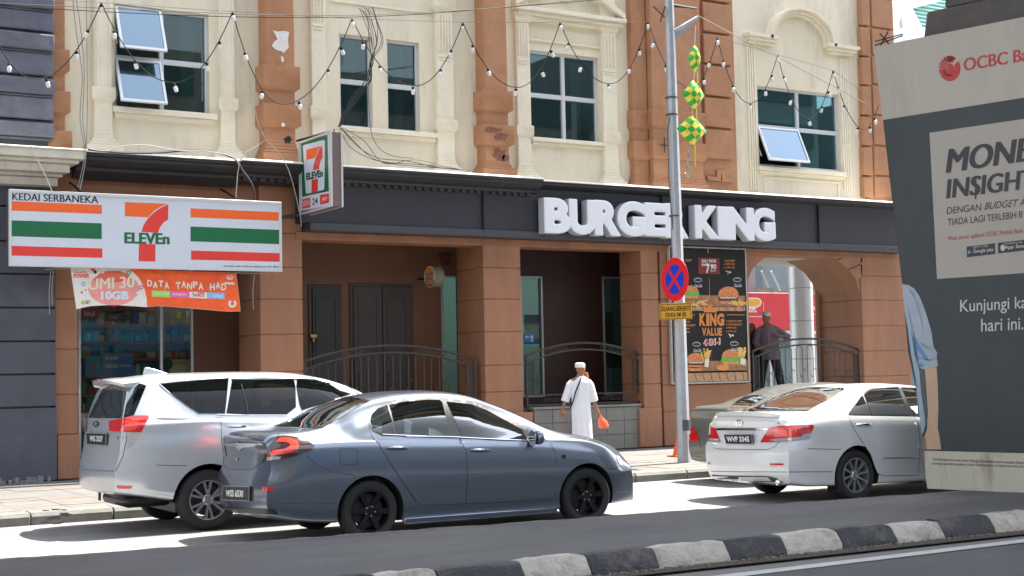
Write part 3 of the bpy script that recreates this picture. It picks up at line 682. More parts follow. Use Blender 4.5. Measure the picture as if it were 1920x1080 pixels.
# ================================================================ signs
def cp(ox, oy, s): return lambda x, y: (ox+x/s, oy+y/s)
RED = mat('sign_red', (.72, .045, .035), .4); ORG = mat('sign_orange', (.85, .13, .02), .4); GRN = mat('sign_green', (.005, .13, .045), .4)
SWH = mat('sign_white', (.60, .64, .72), .35, var=.03, vscale=2); INK = mat('ink_black', (.012, .012, .015), .5); PWH = mat('print_white', (.75, .75, .74), .5)
BRN = mat('sign_side_brown', (.10, .07, .06), .6, dirt=(.15, .08, .04), dscale=4)
def strip(P, name, a, b, c, d, m, f, layer=1): P.poly(name, [f(*a), f(*b), f(*c), f(*d)], m, layer)
# ---- long shop sign
c5 = cp(0, 240, 2.842); YS = 22.45
pl = Plane((0, YS, 0), (1, 0, 0))
X0 = WX(18, 428, YS); X1 = WX(527, 443, YS); Z1 = WZ(270, 369, YS); Z0 = WZ(270, 502, YS)
s7 = thing('shop_sign', (X0, YS, Z0), 'long white lightbox shop sign with orange, green and red stripes', 'sign')
MB().box(X0, X1, YS+.004, YS+.22, Z0, Z1).build('cabinet', BRN, s7, bevel=.006)
q = MB(); e = .045
q.box(X0-.01, X1+.01, YS-.02, YS+.05, Z1-e+.02, Z1+.02); q.box(X0-.01, X1+.01, YS-.02, YS+.05, Z0-.02, Z0+e-.02); q.box(X0-.01, X0+e-.02, YS-.018, YS+.05, Z0+.026, Z1-.026); q.box(X1-e+.02, X1+.01, YS-.018, YS+.05, Z0+.026, Z1-.026)
q.build('frame', WFRAME, s7, bevel=.004)
MB().box(X0+.02, X1-.02, YS-.001, YS+.003, Z0+.02, Z1-.02).build('face', SWH, s7)
P = Print(pl, s7)
for (a, b, c, d, m_) in (((62, 390), (542, 410), (543, 458), (62, 440), ORG), ((62, 492), (542, 508), (542, 592), (62, 577), GRN), ((62, 628), (545, 642), (545, 692), (62, 680), RED),
        ((1015, 428), (1485, 449), (1485, 495), (1015, 476), ORG), ((1015, 525), (1487, 543), (1487, 619), (1015, 604), GRN), ((1018, 653), (1490, 667), (1490, 713), (1018, 702), RED)):
    strip(P, 'stripe', a, b, c, d, m_, c5)
P.poly('numeral_bar', [c5(*a) for a in ((665, 395), (893, 404), (862, 417), (833, 433), (808, 454), (790, 476), (665, 470))], ORG)
P.poly('numeral', [c5(*a) for a in ((897, 407), (896, 487), (872, 503), (853, 528), (841, 560), (753, 553), (765, 517), (785, 485), (812, 457), (842, 434), (872, 417))], RED)
P.poly('numeral', [c5(*a) for a in ((741, 616), (828, 620), (828, 712), (738, 710))], RED)
a, b = c5(662, 556), c5(904, 615); P.text('lettering', 'ELEVEn', a[0], a[1], b[0]-1.6, b[1], GRN, 2, bold=.02, dy=2, fat=1.6)
a, b = c5(65, 346), c5(522, 384); P.text('lettering', 'KEDAI SERBANEKA', a[0], a[1], b[0], b[1], INK, 2, dy=6.2, fat=.8)
a, b = c5(1192, 731), c5(1487, 742); P.text('small_print', 'Dimiliki oleh 7-Eleven Malaysia Sdn. Bhd.', a[0], a[1], b[0], b[1], INK, 2, bold=.01, dy=1.6)
P.done()
q = MB()
for px, yy in ((160, 360), (455, 372)): X = WX(px, yy, YS+.1); q.tube([(X, YS+.12, Z1), (X, YB+.1, Z1+.35)], .018, 6)
q.tube([W(527, 408, YS+.1), W(562, 402, 23.1)], .03, 6)
q.build('bracket', BLACK, s7)
# ---- projecting sign
c6 = cp(540, 240, 6.75)
def xr_(px, py): d = ray(px, py); return d.x/d.y
Yfar = 23.05; Xp = Yfar*xr_(561.5, 330); Yn = Xp/xr_(621, 315); th = Yn*xr_(643, 315)-Xp
Zt = WZ(621, 246, Yn); Zb_ = WZ(623, 386, Yn)
ps = thing('projecting_sign', (Xp, Yfar, Zb_), 'small upright lightbox with a green border and a 7, sticking out above the pillar', 'sign')
MB().box(Xp+.006, Xp+th-.012, Yn+.01, Yfar, Zb_, Zt).build('cabinet', mat('sign_side_taupe', (.17, .12, .11), .5), ps, bevel=.004)
q = MB()
for x0_, x1_ in ((Xp-.012, Xp+.02), (Xp+th-.03, Xp+th)):
    q.box(x0_, x1_, Yn-.005, Yn+.03, Zb_-.01, Zt+.01); q.box(x0_, x1_, Yfar-.03, Yfar+.002, Zb_-.01, Zt+.01); q.box(x0_+.001, x1_-.001, Yn+.031, Yfar-.031, Zt-.02, Zt+.01); q.box(x0_+.001, x1_-.001, Yn+.031, Yfar-.031, Zb_-.01, Zb_+.02)
q.build('frame', WFRAME, ps)
P = Print(Plane((Xp, Yn, 0), (0, -1, 0)), ps)
P.poly('face', [c6(*a) for a in ((158, 172), (535, 62), (553, 975), (162, 1050))], SWH, 0.5)
P.poly('border', [c6(*a) for a in ((165, 180), (500, 85), (518, 800), (180, 872))], GRN, 1)
P.poly('panel', [c6(*a) for a in ((190, 232), (205, 215), (455, 150), (472, 165), (462, 765), (448, 785), (240, 832), (228, 820))], SWH, 2)
P.poly('numeral_bar', [c6(*a) for a in ((235, 275), (432, 226), (395, 270), (368, 320), (348, 377), (237, 405))], ORG, 3)
P.poly('numeral', [c6(*a) for a in ((438, 228), (441, 375), (416, 420), (402, 470), (396, 522), (320, 536), (330, 460), (350, 390), (378, 318), (405, 265))], RED, 3)
P.poly('numeral', [c6(*a) for a in ((303, 656), (382, 640), (382, 808), (300, 825))], RED, 3)
a, b = c6(235, 572), c6(447, 662); P.text('lettering', 'ELEVEn', a[0], a[1], b[0], b[1], mat('ink_green', (.004, .04, .025), .5), 4, bold=.045, dy=-7)
strip(P, 'notice', (178, 905), (283, 880), (285, 1003), (178, 1026), RED, c6); strip(P, 'notice', (405, 850), (519, 825), (520, 946), (407, 972), RED, c6)
a, b = c6(183, 925), c6(280, 1000); P.text('lettering', 'DIBUKA', a[0], a[1], b[0], b[1], PWH, 2, dy=-3)
a, b = c6(310, 890), c6(378, 975); P.text('lettering', '24', a[0], a[1], b[0], b[1], INK, 2, bold=.01, dy=-2)
a, b = c6(432, 880), c6(495, 945); P.text('lettering', 'JAM', a[0], a[1], b[0], b[1], PWH, 2, dy=-2)
P.done()
MB().tube([(Xp+th/2, 22.1, Zt+.05), (Xp+th/2, 23.4, Zt+.10)], .02, 6).tube([(Xp+th/2, Yn+.1, Zt), (Xp+th/2, Yn+.1, Zt+.06)], .012, 5).build('bracket', BLACK, ps)
# ---- banner
c3 = cp(130, 500, 4.909); YN = 22.6
pl = Plane((0, YN, 0), (1, 0, 0)); ctr = W(290, 545, YN)
bn = thing('banner', (ctr.x, YN, ctr.z), 'orange and white cloth banner hanging crookedly under the long striped shop sign', 'banner')
BO = mat('banner_orange', (.90, .12, .02), .55, var=.12, vscale=4, bump=1, bscale=5, bdist=.06); BW = mat('banner_white', (.80, .76, .74), .55, var=.05, vscale=4, bump=1, bscale=5, bdist=.06)
BPK = mat('banner_pink', (.85, .32, .30), .5, var=.1, vscale=4, bump=1, bscale=5, bdist=.06); BRD = mat('banner_red', (.75, .13, .08), .5)
outl = [(12, 10), (300, 14), (780, 30), (1535, 55), (1558, 230), (1575, 410), (1500, 414), (1380, 408), (1100, 382), (900, 366), (800, 364), (700, 372), (560, 362), (400, 352), (200, 362), (120, 378), (65, 392), (38, 200)]
v = [W(*c3(x, y), YN) for x, y in outl]
for k in v: k.y = YN
MB().prism(v, (0, .012, 0)).build('cloth', BW, bn)
P = Print(pl, bn)
P.poly('orange_field', [c3(*a) for a in ((545, 20), (780, 30), (1533, 57), (1556, 230), (1572, 408), (1500, 412), (1380, 406), (1100, 380), (900, 364), (800, 362), (716, 368), (712, 290), (690, 200), (650, 120), (600, 60))], BO, 1)
P.ell('pink_circle', *c3(410, 205), 48, 31, BPK, 1); P.poly('red_cap', [c3(*a) for a in ((215, 120), (270, 70), (340, 42), (440, 38), (520, 60), (590, 110), (500, 140), (300, 150))], BRD, 2)
def T(f, name, s_, x0, y0, x1, y1, m_, layer=3, bold=0, shear=0, dy=0, fat=0):
    a, b = f(x0, y0), f(x1, y1); P.text(name, s_, a[0], a[1], b[0], b[1], m_, layer, bold, shear, dy, fat)
YEL = mat('print_cream', (.80, .72, .55), .5)
T(c3, 'lettering', 'UMI 30', 175, 112, 590, 215, YEL, 3, 0, 0, -5, 2.4); T(c3, 'lettering', '10GB', 290, 225, 545, 303, mat('print_ice', (.62, .75, .85), .5), 3, .05, 0, 0)
for i, ch in enumerate('DATA TANPA HAD'):
    if ch == ' ': continue
    x = 715+i*52.5; dy = (0, 12, 2, 14)[i % 4]+i*1.6
    T(c3, 'lettering', ch, x, 122+dy, x+46, 182+dy+(4 if i % 2 else 0), PWH, 3, .04)
for x0, x1, m_, s_ in ((758, 928, mat('tag_green', (.35, .70, .12), .5), ''), (932, 1098, mat('tag_pink', (.85, .15, .45), .5), ''), (1104, 1268, PWH, 'You'), (1272, 1428, mat('tag_blue', (.25, .5, .85), .5), '')):
    strip(P, 'app_tag', (x0, 218+(x0-758)*.035), (x1, 218+(x1-758)*.035), (x1, 280+(x1-758)*.03), (x0, 275+(x0-758)*.03), m_, c3, 2)
T(c3, 'lettering', 'You', 1130, 238, 1172, 275, INK, 3, .02); strip(P, 'app_tag', (1180, 236), (1240, 238), (1240, 276), (1180, 276), RED, c3, 3); T(c3, 'lettering', 'Tube', 1186, 244, 1234, 268, PWH, 4, .03)
T(c3, 'lettering', 'WhatsApp', 775, 236, 915, 262, PWH, 3, .02); T(c3, 'lettering', 'Instagram', 950, 242, 1080, 268, PWH, 3, .02); T(c3, 'lettering', 'twitter', 1320, 256, 1415, 282, PWH, 3, .02)
T(c3, 'lettering', 'POWER', 38, 66, 185, 104, BRD, 3, .05); T(c3, 'lettering', 'UNLIMITED', 42, 44, 160, 60, BRD, 3, .02)
for cx, cy, r, m_ in ((130, 160, 4, mat('dot_blue', (.1, .45, .8), .5)), (113, 238, 2.2, BRD), (150, 218, 1.6, ORG), (545, 55, 4, mat('dot_teal', (.02, .3, .35), .5)), (460, 52, 2.6, mat('dot_olive', (.4, .25, .05), .5)), (660, 190, 4, mat('dot_plum', (.45, .12, .25), .5)), (615, 295, 4, PWH), (630, 243, 3, PWH), (237, 50, 3, INK), (310, 50, 2.6, PWH)):
    P.ell('dot', *c3(cx, cy), r, r, m_, 3); 
    if r >= 4: P.ell('dot', *c3(cx, cy), r*.5, r*.5, BW, 4)
P.poly('red_corner', [c3(*a) for a in ((185, 14), (240, 16), (235, 40), (212, 46))], BRD, 2)
T(c3, 'lettering', '4G', 1448, 92, 1500, 122, PWH, 3, .04); P.ell('ring', *c3(1474, 105), 7, 6.5, PWH, 2, 180, 360, 14, .85); strip(P, 'tag', (1428, 142), (1520, 146), (1520, 166), (1430, 160), PWH, c3, 2)
P.ell('logo_ring', *c3(1500, 340), 7.6, 7.6, PWH, 2, -60, 240, 16, .45); strip(P, 'tag', (105, 318), (140, 312), (143, 345), (108, 348), mat('tag_lime', (.4, .6, .05), .5), c3, 2); T(c3, 'lettering', 'EZY', 150, 312, 190, 342, INK, 3, .02)
P.done()
q = MB(); q.tube([W(85, 505, YN), W(*c3(14, 12), YN)], .008, 5); q.tube([W(*c3(1533, 56), YN), W(505, 513, YN)], .008, 5)
for px in ((92, 508, 590), (97, 508, 572), (474, 515, 580)): q.tube([W(px[0]+3, px[1], YN), W(px[0], (px[1]+px[2])/2, YN+.02), W(px[0]+1, px[2], YN)], .006, 5)
q.build('tie_rope', mat('old_rope', (.35, .33, .30), .9), bn)
# ---- raised letters
LW = mat('letter_white', (.78, .80, .86), .35, coat=.3); LSd = mat('letter_side', (.50, .52, .56), .45)
c7 = cp(1000, 360, 3.0); YL = 22.93
bk = thing('letter_sign', (WX(1235, 410, YL), YL+.15, WZ(1235, 440, YL)), 'row of big rounded white letters mounted on the dark fascia', 'sign')
for ch, x0, y0, x1, y1 in (('B', 58, 32, 210, 233), ('U', 198, 40, 350, 241), ('R', 341, 46, 492, 247), ('G', 470, 50, 633, 250), ('E', 624, 60, 752, 250), ('R', 740, 64, 872, 260),
                            ('K', 906, 74, 1048, 264), ('I', 1035, 80, 1104, 268), ('N', 1092, 84, 1240, 272), ('G', 1226, 87, 1360, 276)):
    cu = bpy.data.curves.new('t', 'FONT'); cu.body = ch; cu.offset = .045; cu.extrude = .10; cu.bevel_depth = .02; cu.bevel_resolution = 2; cu.resolution_u = 6
    o = bpy.data.objects.new('t', cu); COL.objects.link(o); bpy.context.view_layer.update()
    me = bpy.data.meshes.new_from_object(o.evaluated_get(bpy.context.evaluated_depsgraph_get())); bpy.data.objects.remove(o)
    a = W(*c7(x0+5, (y0+y1)/2), YL); b = W(*c7(x1+5, (y0+y1)/2), YL); zt_ = W(*c7((x0+x1)/2, y0), YL).z; zb_ = W(*c7((x0+x1)/2, y1), YL).z
    xs_ = [v.co.x for v in me.vertices]; ys_ = [v.co.y for v in me.vertices]; mx, Mx, my, My = min(xs_), max(xs_), min(ys_), max(ys_); b0 = base(bk)
    for v in me.vertices:
        x, y, z = v.co; v.co = Vector((a.x+(b.x-a.x)*(x-mx)/(Mx-mx), YL+.12-z, zb_+(zt_-zb_)*(y-my)/(My-my)))-b0
    t_o = link(bpy.data.objects.new('t', me)); md = t_o.modifiers.new('r', 'REMESH'); md.mode = 'VOXEL'; md.voxel_size = .014; ms = t_o.modifiers.new('s', 'SMOOTH'); ms.iterations = 7; ms.factor = .5
    bpy.context.view_layer.update(); me = bpy.data.meshes.new_from_object(t_o.evaluated_get(bpy.context.evaluated_depsgraph_get())); bpy.data.objects.remove(t_o); me.name = 'letter'
    me.materials.clear(); me.materials.append(LW); me.materials.append(LSd)
    for p in me.polygons: p.material_index = 1 if abs(p.normal.y) < .3 else 0
    for p in me.polygons: p.use_smooth = True
    me.set_sharp_from_angle(angle=R(50))
    o = link(bpy.data.objects.new('letter', me), bk); o['label'] = 'white raised letter '+ch
    # thin back plate
# ---- menu poster
c5b = cp(1250, 460, 4.153); YPs = 23.42
pl = Plane((0, YPs, 0), (1, 0, 0)); a = W(1259, 590, YPs); b = W(1400, 590, YPs); zt_ = WZ(1328, 466, YPs); zb_ = WZ(1332, 716, YPs)
po = thing('menu_poster', (a.x, YPs, zb_), 'tall dark burger menu poster in a thin white frame on the terracotta wall', 'poster')
MB().box(a.x, b.x, YPs+.002, YPs+.06, zb_, zt_).build('board', mat('poster_black', (.018, .018, .018), .65, spec=.25), po)
q = MB(); e = .03
q.box(a.x-e, b.x+e, YPs-.01, YPs+.061, zt_, zt_+e); q.box(a.x-e, b.x+e, YPs-.01, YPs+.061, zb_-e, zb_); q.box(a.x-e, a.x, YPs-.009, YPs+.06, zb_, zt_); q.box(b.x, b.x+e, YPs-.009, YPs+.06, zb_, zt_)
q.build('frame', mat('worn_white_frame', (.45, .44, .40), .6, dirt=(.12, .08, .05), dscale=12, damt=.8), po)
P = Print(pl, po)
OR2 = mat('poster_orange', (.62, .22, .05), .5); WOOD = mat('poster_wood', (.32, .15, .07), .5, var=.35, vscale=9); WOOD2 = mat('poster_wood_pale', (.45, .26, .14), .5, var=.3, vscale=12); BUN = mat('poster_bun', (.62, .22, .07), .45, var=.25, vscale=14); PAT = mat('poster_patty', (.07, .03, .02), .5, var=.3, vscale=30)
LET = mat('poster_lettuce', (.12, .42, .05), .5, var=.5, vscale=40); FRY = mat('poster_fries', (.80, .48, .12), .5, var=.35, vscale=30); CHK = mat('poster_crumb', (.70, .27, .07), .5, var=.35, vscale=25); MAY = mat('poster_mayo', (.72, .68, .60), .5); DRK = mat('poster_maroon', (.20, .015, .02), .5); PRED = mat('poster_red', (.5, .02, .02), .5)
for (y0, y1, y2) in ((385, 478, 512), (905, 985, 1052)):
    P.rect('wood_wall', *c5b(60, y0), *c5b(612 if y0 < 500 else 630, y1), WOOD, 1); P.rect('wood_table', *c5b(60, y1), *c5b(612 if y0 < 500 else 630, y2), WOOD2, 1)
    for x in range(90, 600, 62): P.poly('plank_joint', [c5b(x, y1), c5b(x+4, y1), c5b(x+20, y2), c5b(x+14, y2)], PAT, 1.4)
def burger(cx, cy, w_, let):
    h = w_*.42
    P.ell('bun', *c5b(cx, cy), w_/2/4.153, h/4.153, BUN, 3, 180, 360, 20)
    P.poly('bun', [c5b(cx-w_/2, cy-1), c5b(cx+w_/2, cy-1), c5b(cx+w_*.49, cy+w_*.08), c5b(cx-w_*.49, cy+w_*.08)], BUN, 3)
    if let:
        pts = [(cx-w_*.5, cy+w_*.02)]+[(cx-w_*.55+w_*1.1*i/18, cy-w_*.02+(i % 2)*w_*.06) for i in range(19)]+[(cx+w_*.56-w_*1.12*i/18, cy+w_*.26+((i*7) % 3-1)*w_*.05) for i in range(19)]
        P.poly('lettuce', [c5b(*t) for t in pts], LET, 4)
        P.poly('fillet', [c5b(cx-w_*.5, cy+w_*.24), c5b(cx+w_*.5, cy+w_*.22), c5b(cx+w_*.46, cy+w_*.42), c5b(cx-w_*.42, cy+w_*.42)], CHK, 3)
    else:
        P.poly('patty', [c5b(cx-w_*.47, cy+w_*.10), c5b(cx+w_*.47, cy+w_*.10), c5b(cx+w_*.45, cy+w_*.28), c5b(cx-w_*.44, cy+w_*.28)], PAT, 4)
        P.poly('sauce', [c5b(cx-w_*.4+w_*.8*i/10, cy+w_*(.08+.05*(i % 2))) for i in range(11)]+[c5b(cx+w_*.4-w_*.8*i/10, cy+w_*(.14+.04*(i % 2))) for i in range(11)], MAY, 5)
        P.poly('bun', [c5b(cx-w_*.42, cy+w_*.28), c5b(cx+w_*.42, cy+w_*.28), c5b(cx+w_*.36, cy+w_*.44), c5b(cx-w_*.36, cy+w_*.44)], BUN, 4)
def fries(x0, y0, x1, y1, n, up, sd):
    rd = random.Random(sd)
    for i in range(n):
        if up: x = x0+(x1-x0)*rd.random(); y = y0+(y1-y0)*rd.random()*.35; dx = (x-(x0+x1)/2)*.45; P.poly('fries', [c5b(x, y), c5b(x+9, y+2), c5b((x0+x1)/2+dx*.8+8, y1), c5b((x0+x1)/2+dx*.8-2, y1)], FRY, 3+.2*(i % 4))
        else: x = x0+(x1-x0)*rd.random(); y = y0+(y1-y0)*(.3+.7*rd.random()); a_ = rd.uniform(-.6, .6); L = 30; P.poly('fries', [c5b(x-L*math.cos(a_), y-L*math.sin(a_)), c5b(x+L*math.cos(a_), y+L*math.sin(a_)), c5b(x+L*math.cos(a_), y+L*math.sin(a_)+7), c5b(x-L*math.cos(a_), y-L*math.sin(a_)+7)], FRY, 4+.2*(i % 4))
burger(185, 362, 120, True); burger(480, 388, 160, False); fries(215, 415, 300, 470, 16, False, 1); fries(505, 410, 595, 460, 18, False, 2)
burger(225, 895, 140, False); burger(498, 868, 140, True); fries(262, 798, 338, 910, 14, True, 3); fries(545, 788, 615, 890, 13, True, 4)
for pts in (((300, 885), (330, 885), (322, 950), (290, 945)), ((575, 880), (615, 885), (608, 935), (570, 925))): P.poly('fry_carton', [c5b(*t) for t in pts], MAY, 5)
P.poly('nugget', [c5b(*t) for t in ((380, 950), (400, 935), (440, 925), (480, 935), (485, 965), (440, 978), (395, 970))], CHK, 5); P.poly('nugget', [c5b(*t) for t in ((165, 958), (190, 948), (270, 952), (272, 978), (180, 978))], CHK, 4)
P.rect('price_box', *c5b(243, 94), *c5b(412, 225), DRK, 2)
def TT(s_, x0, y0, x1, y1, m_, bold=.02): T(c5b, 'lettering', s_, x0, y0, x1, y1, m_, 6, bold)
TT('ONLY FROM', 268, 110, 380, 135, PWH, .03); TT('RM', 270, 142, 300, 162, PWH, .03); TT('7', 303, 142, 333, 218, PWH, .05); TT('90', 338, 146, 383, 186, PWH, .04); TT('PER SET', 338, 192, 382, 204, PWH)
for i, s_ in enumerate(('DUO BEEF', 'FRIES (M)', 'COKE  (M)')): TT(s_, 455, 112+i*27, 527, 130+i*27, OR2); P.ell('bullet', *c5b(446, 122+i*27), .9, .9, OR2, 3, n=8)
TT('RM', 458, 197, 468, 206, PWH); TT('7', 470, 203, 482, 228, PWH, .04); TT('90', 484, 203, 500, 218, PWH, .04)
TT('N CRISPY', 122, 108, 195, 128, OR2)
for cx in ((242, 270), (548, 268), (232, 770), (525, 765)):
    P.ell('side_badge', *c5b(*cx), 8, 4.6, mat('badge_grey', (.32, .32, .34), .5), 3); P.ell('side_badge', *c5b(cx[0], cx[1]+1), 6.5, 2.6, INK, 4)
for x0, y0 in ((212, 300), (520, 298), (204, 803), (497, 795)): T(c5b, 'lettering', 'Coca-Cola', x0, y0, x0+60, y0+28, mat('badge_pale', (.50, .50, .53), .5), 4, .03, 1.5)
P.poly('crown', [c5b(*t) for t in ((284, 470), (308, 490), (336, 452), (360, 492), (396, 474), (388, 522), (288, 522))], OR2, 4)
for i, (x0, x1) in enumerate(((253, 302), (306, 330), (334, 386), (390, 446))): T(c5b, 'lettering', 'KING'[i], x0, 530, x1, 628, OR2, 4, .06)
for i, (x0, x1) in enumerate(((272, 308), (306, 342), (344, 368), (371, 401), (403, 429))): T(c5b, 'lettering', 'VALUE'[i], x0, 642, x1, 704, OR2, 4, .05)
T(c5b, 'lettering', '4-IN-1', 284, 732, 408, 786, PWH, 4, .02, dy=-3, fat=2.4); T(c5b, 'lettering', '4-IN-1', 290, 736, 406, 782, PRED, 5, .0, dy=-3, fat=.8)
P.rect('rule', *c5b(468, 538), *c5b(606, 544), OR2, 3); P.rect('rule', *c5b(200, 540), *c5b(216, 545), OR2, 3)
for x, y0, y1 in ((322, 26, 62), (333, 256, 425), (352, 805, 1050)): P.rect('rule', *c5b(x-4, y0), *c5b(x+4, y1), OR2, 2)
for i, s_ in enumerate(("CHICK'N CRISP", '5 PCS NUGGETS', 'FRIES (M)', 'COKE  (M)')): TT(s_, 472, 582+i*27, 582 if i < 2 else 540, 598+i*27, OR2); P.ell('bullet', *c5b(464, 590+i*27), .9, .9, OR2, 3, n=8)
for i, s_ in enumerate(('CRISP', 'NUGGETS', '(M)', '(M)')): TT(s_, 150, 588+i*27, (178, 220, 176, 178)[i], 604+i*27, OR2)
TT('RM', 476, 688, 488, 697, PWH); TT('9', 486, 694, 500, 720, PWH, .04); TT('90', 502, 694, 520, 710, PWH, .04)
P.done()
# ---- round projecting logo sign
Xr = 24.15*xr_(806, 519); rp = W(806, 519, 24.15)
rs = thing('round_sign', (Xr+.3, 24.15, rp.z), 'small round burger restaurant sign projecting inside the dark walkway', 'sign')
MB().lathe([(0, 0), (.19, 0), (.205, .02), (.205, .2), (.19, .22), (0, .22)], 28, (Xr, 24.15, rp.z), 'x').build('drum', mat('drum_olive', (.16, .15, .09), .5), rs, smooth=True)
P = Print(Plane((Xr-.001, 24.15, 0), (0, -1, 0)), rs)
P.ell('face', 806, 519, 10.8, 20, mat('sign_cream', (.55, .50, .42), .5), 1); P.ell('bun', 806, 510, 8, 9, mat('bun_orange', (.65, .25, .03), .5), 2, 180, 360, 14); P.ell('bun', 806, 527, 8, 8, mat('bun_orange', (.65, .25, .03), .5), 2, 0, 180, 14)
P.ell('swoosh', 806, 520, 9.5, 17, mat('swoosh_blue', (.01, .03, .2), .5), 2, 20, 150, 14, .86)
P.text('lettering', 'BURGER', 799, 511, 813, 518, mat('bk_red', (.35, .01, .01), .5), 3, .04, dy=-1); P.text('lettering', 'KING', 799, 519, 813, 527, mat('bk_red', (.35, .01, .01), .5), 3, .04, dy=-1); P.done()
MB().tube([(Xr+.2, 24.15, rp.z), (Xr+.25, YW, rp.z+.02)], .02, 6).build('bracket', BLACK, rs)
al = W(838, 486, YW-.12); tag(MB().prism([(al.x-.13, YW-.12, al.z+.1), (al.x+.13, YW-.12, al.z+.1), (al.x+.07, YW-.12, al.z-.12), (al.x-.05, YW-.12, al.z-.12)], (0, .12, 0)).build('alarm_box', mat('alarm_red', (.10, .015, .012), .5), bevel=.01), 'small dark red alarm box on the brown wall above the tall window', 'alarm')
# blue arrow sign seen behind the second window
pa = Plane((0, YW-.02, 0), (1, 0, 0)); c = W(993, 634, YW-.02)
bs = thing('arrow_sign', (c.x, YW-.01, c.z), 'small blue sign with a white arrow behind the tall window beside the second pillar', 'sign'); P = Print(pa, bs)
P.rect('plate', 983, 626, 1002, 642, bl, 1); P.text('lettering', 'en', 985, 630, 991, 634, PWH, 2, .02); P.poly('arrow', [(997, 628), (1001, 633), (998, 632), (998, 641), (996, 641), (996, 632), (993, 633)], PWH, 2); P.done()
# ---- no stopping sign on the lamp post
Ypole = 18.95
XN = Ypole*xr_(1262, 524); pn = Plane((XN-.10, Ypole-.02, 0), (0, -1, 0)); cN = pn.at(1265, 524); top = pn.at(1265, 483); RN = (top[1]-cN[1])
ns = thing('no_stopping_sign', pn.pt(cN[0], cN[1]), 'round red and blue no stopping sign fixed to the lamp post', 'road sign')
def disc(r0, r1, off, m_, name, a=0, b=360, n=40):
    mb = MB(); vs = []; 
    for i in range(n+1):
        t = R(a+(b-a)*i/n); vs += [pn.pt(cN[0]+r0*math.cos(t), cN[1]+r0*math.sin(t), off), pn.pt(cN[0]+r1*math.cos(t), cN[1]+r1*math.sin(t), off)]
    mb.add(vs, [(2*i, 2*i+1, 2*i+3, 2*i+2) for i in range(n)]); return mb.build(name, m_, ns)
SR = mat('road_sign_red', (.75, .02, .03), .4); SB_ = mat('road_sign_blue', (.01, .05, .55), .4)
MB().lathe([(0, 0), (RN, 0), (RN, .006), (0, .006)], 40, (XN-.10, pn.pt(*cN).y, cN[1]), 'x').build('plate', SR, ns)
disc(0, RN*.68, .003, SB_, 'blue_disc')
q = MB()
for s_ in (-1, 1):
    d_ = Vector((math.cos(R(45*s_+ -3)), math.sin(R(45*s_-3)))); n_ = Vector((-d_.y, d_.x)); rr = RN*.7; ww = RN*.085
    q.add([pn.pt(cN[0]+d_.x*u*rr+n_.x*v_*ww, cN[1]+d_.y*u*rr+n_.y*v_*ww, .005+.001*(s_ > 0)) for u, v_ in ((-1, -1), (1, -1), (1, 1), (-1, 1))], [(0, 1, 2, 3)])
q.build('red_cross', SR, ns)
pk = thing('warning_plate', pn.pt(pn.at(1266, 585)[0], pn.at(1266, 585)[1]), 'yellow plate with black lettering under the round no stopping sign', 'road sign')
v = [pn.pt(*pn.at(x, y), .0) for x, y in ((1236, 569), (1296, 567), (1297.5, 598), (1236.5, 600))]
MB().prism(v, (.006, 0, 0)).build('plate', mat('plate_yellow', (.72, .36, .03), .5, var=.08, dirt=(.35, .2, .05), dscale=9, damt=.4), pk)
P = Print(pn, pk)
for a, b in (((1238, 571), (1294.5, 569)), ((1238.5, 598), (1295.5, 596))): P.poly('border', [a, b, (b[0], b[1]+1), (a[0], a[1]+1)], INK, 1)
for a, b in (((1238, 571), (1238.5, 599)), ((1294, 569), (1295.3, 597))): P.poly('border', [a, (a[0]+.9, a[1]), (b[0]+.9, b[1]), b], INK, 1.2)
P.text('lettering', 'DILARANG BERHENTI', 1240.5, 574.5, 1293, 584, INK, 2, .01, dy=-1.5); P.text('lettering', 'DENDA RM 500', 1248, 586.5, 1287, 595, INK, 2, .01, dy=-1.2); P.done()
# ---- lamp post
pb = G(1283, 867, .15); Yp = pb.y; ptop = W(1254.5, 0, Yp-.0)
lp = thing('lamp_post', (pb.x, Yp, .15), 'tall grey galvanised lamp post carrying the round traffic sign', 'lamp post')
dirp = (Vector((ptop.x, Yp, ptop.z))-Vector((pb.x, Yp, .15))); tp = Vector((pb.x, Yp, .15))+dirp*1.25
MB().tube([(pb.x, Yp, .12), (pb.x, Yp, .15)+0*dirp if False else (pb.x+dirp.x*.3, Yp, .15+dirp.z*.3), tuple(tp)], [.115, .105, .07], 8).build('pole', GALV, lp)
q = MB(); c = W(1282, 797, Yp); q.lathe([(.125, -.09), (.125, .09)], 8, (c.x, Yp, c.z)); 
for yy in (552, 405, 183, 215): c = W(1262+(yy-300)*.03, yy, Yp); q.lathe([(.105, -.012), (.105, .012)], 8, (c.x, Yp, c.z))
q.build('strap', mat('dark_strap', (.08, .08, .09), .6), lp)
q = MB(); a = W(1254, 66, Yp); b = W(1308, 33, Yp-.1); q.tube([a, b], [.05, .035], 8); q.prism([a+Vector((0, 0, -.03)), b+Vector((0, 0, -.03)), a+Vector((.0, 0, -.2))], (0, .02, 0)); q.build('arm', GALV, lp)
for pts_, r_ in (((( 1238, 40), (1247, 12)), .014), (((1225, 12), (1246, 32)), .014), (((1258, 12), (1292, 14)), .016), (((1262, 9), (1306, 16)), .02), (((1262, 190), (1252, 240), (1254, 340), (1262, 430)), .007)):
    MB().tube([W(a_, b_, Yp-.02) for a_, b_ in pts_], r_, 5).build('fitting', mat('dark_fitting', (.05, .05, .05), .6), lp)
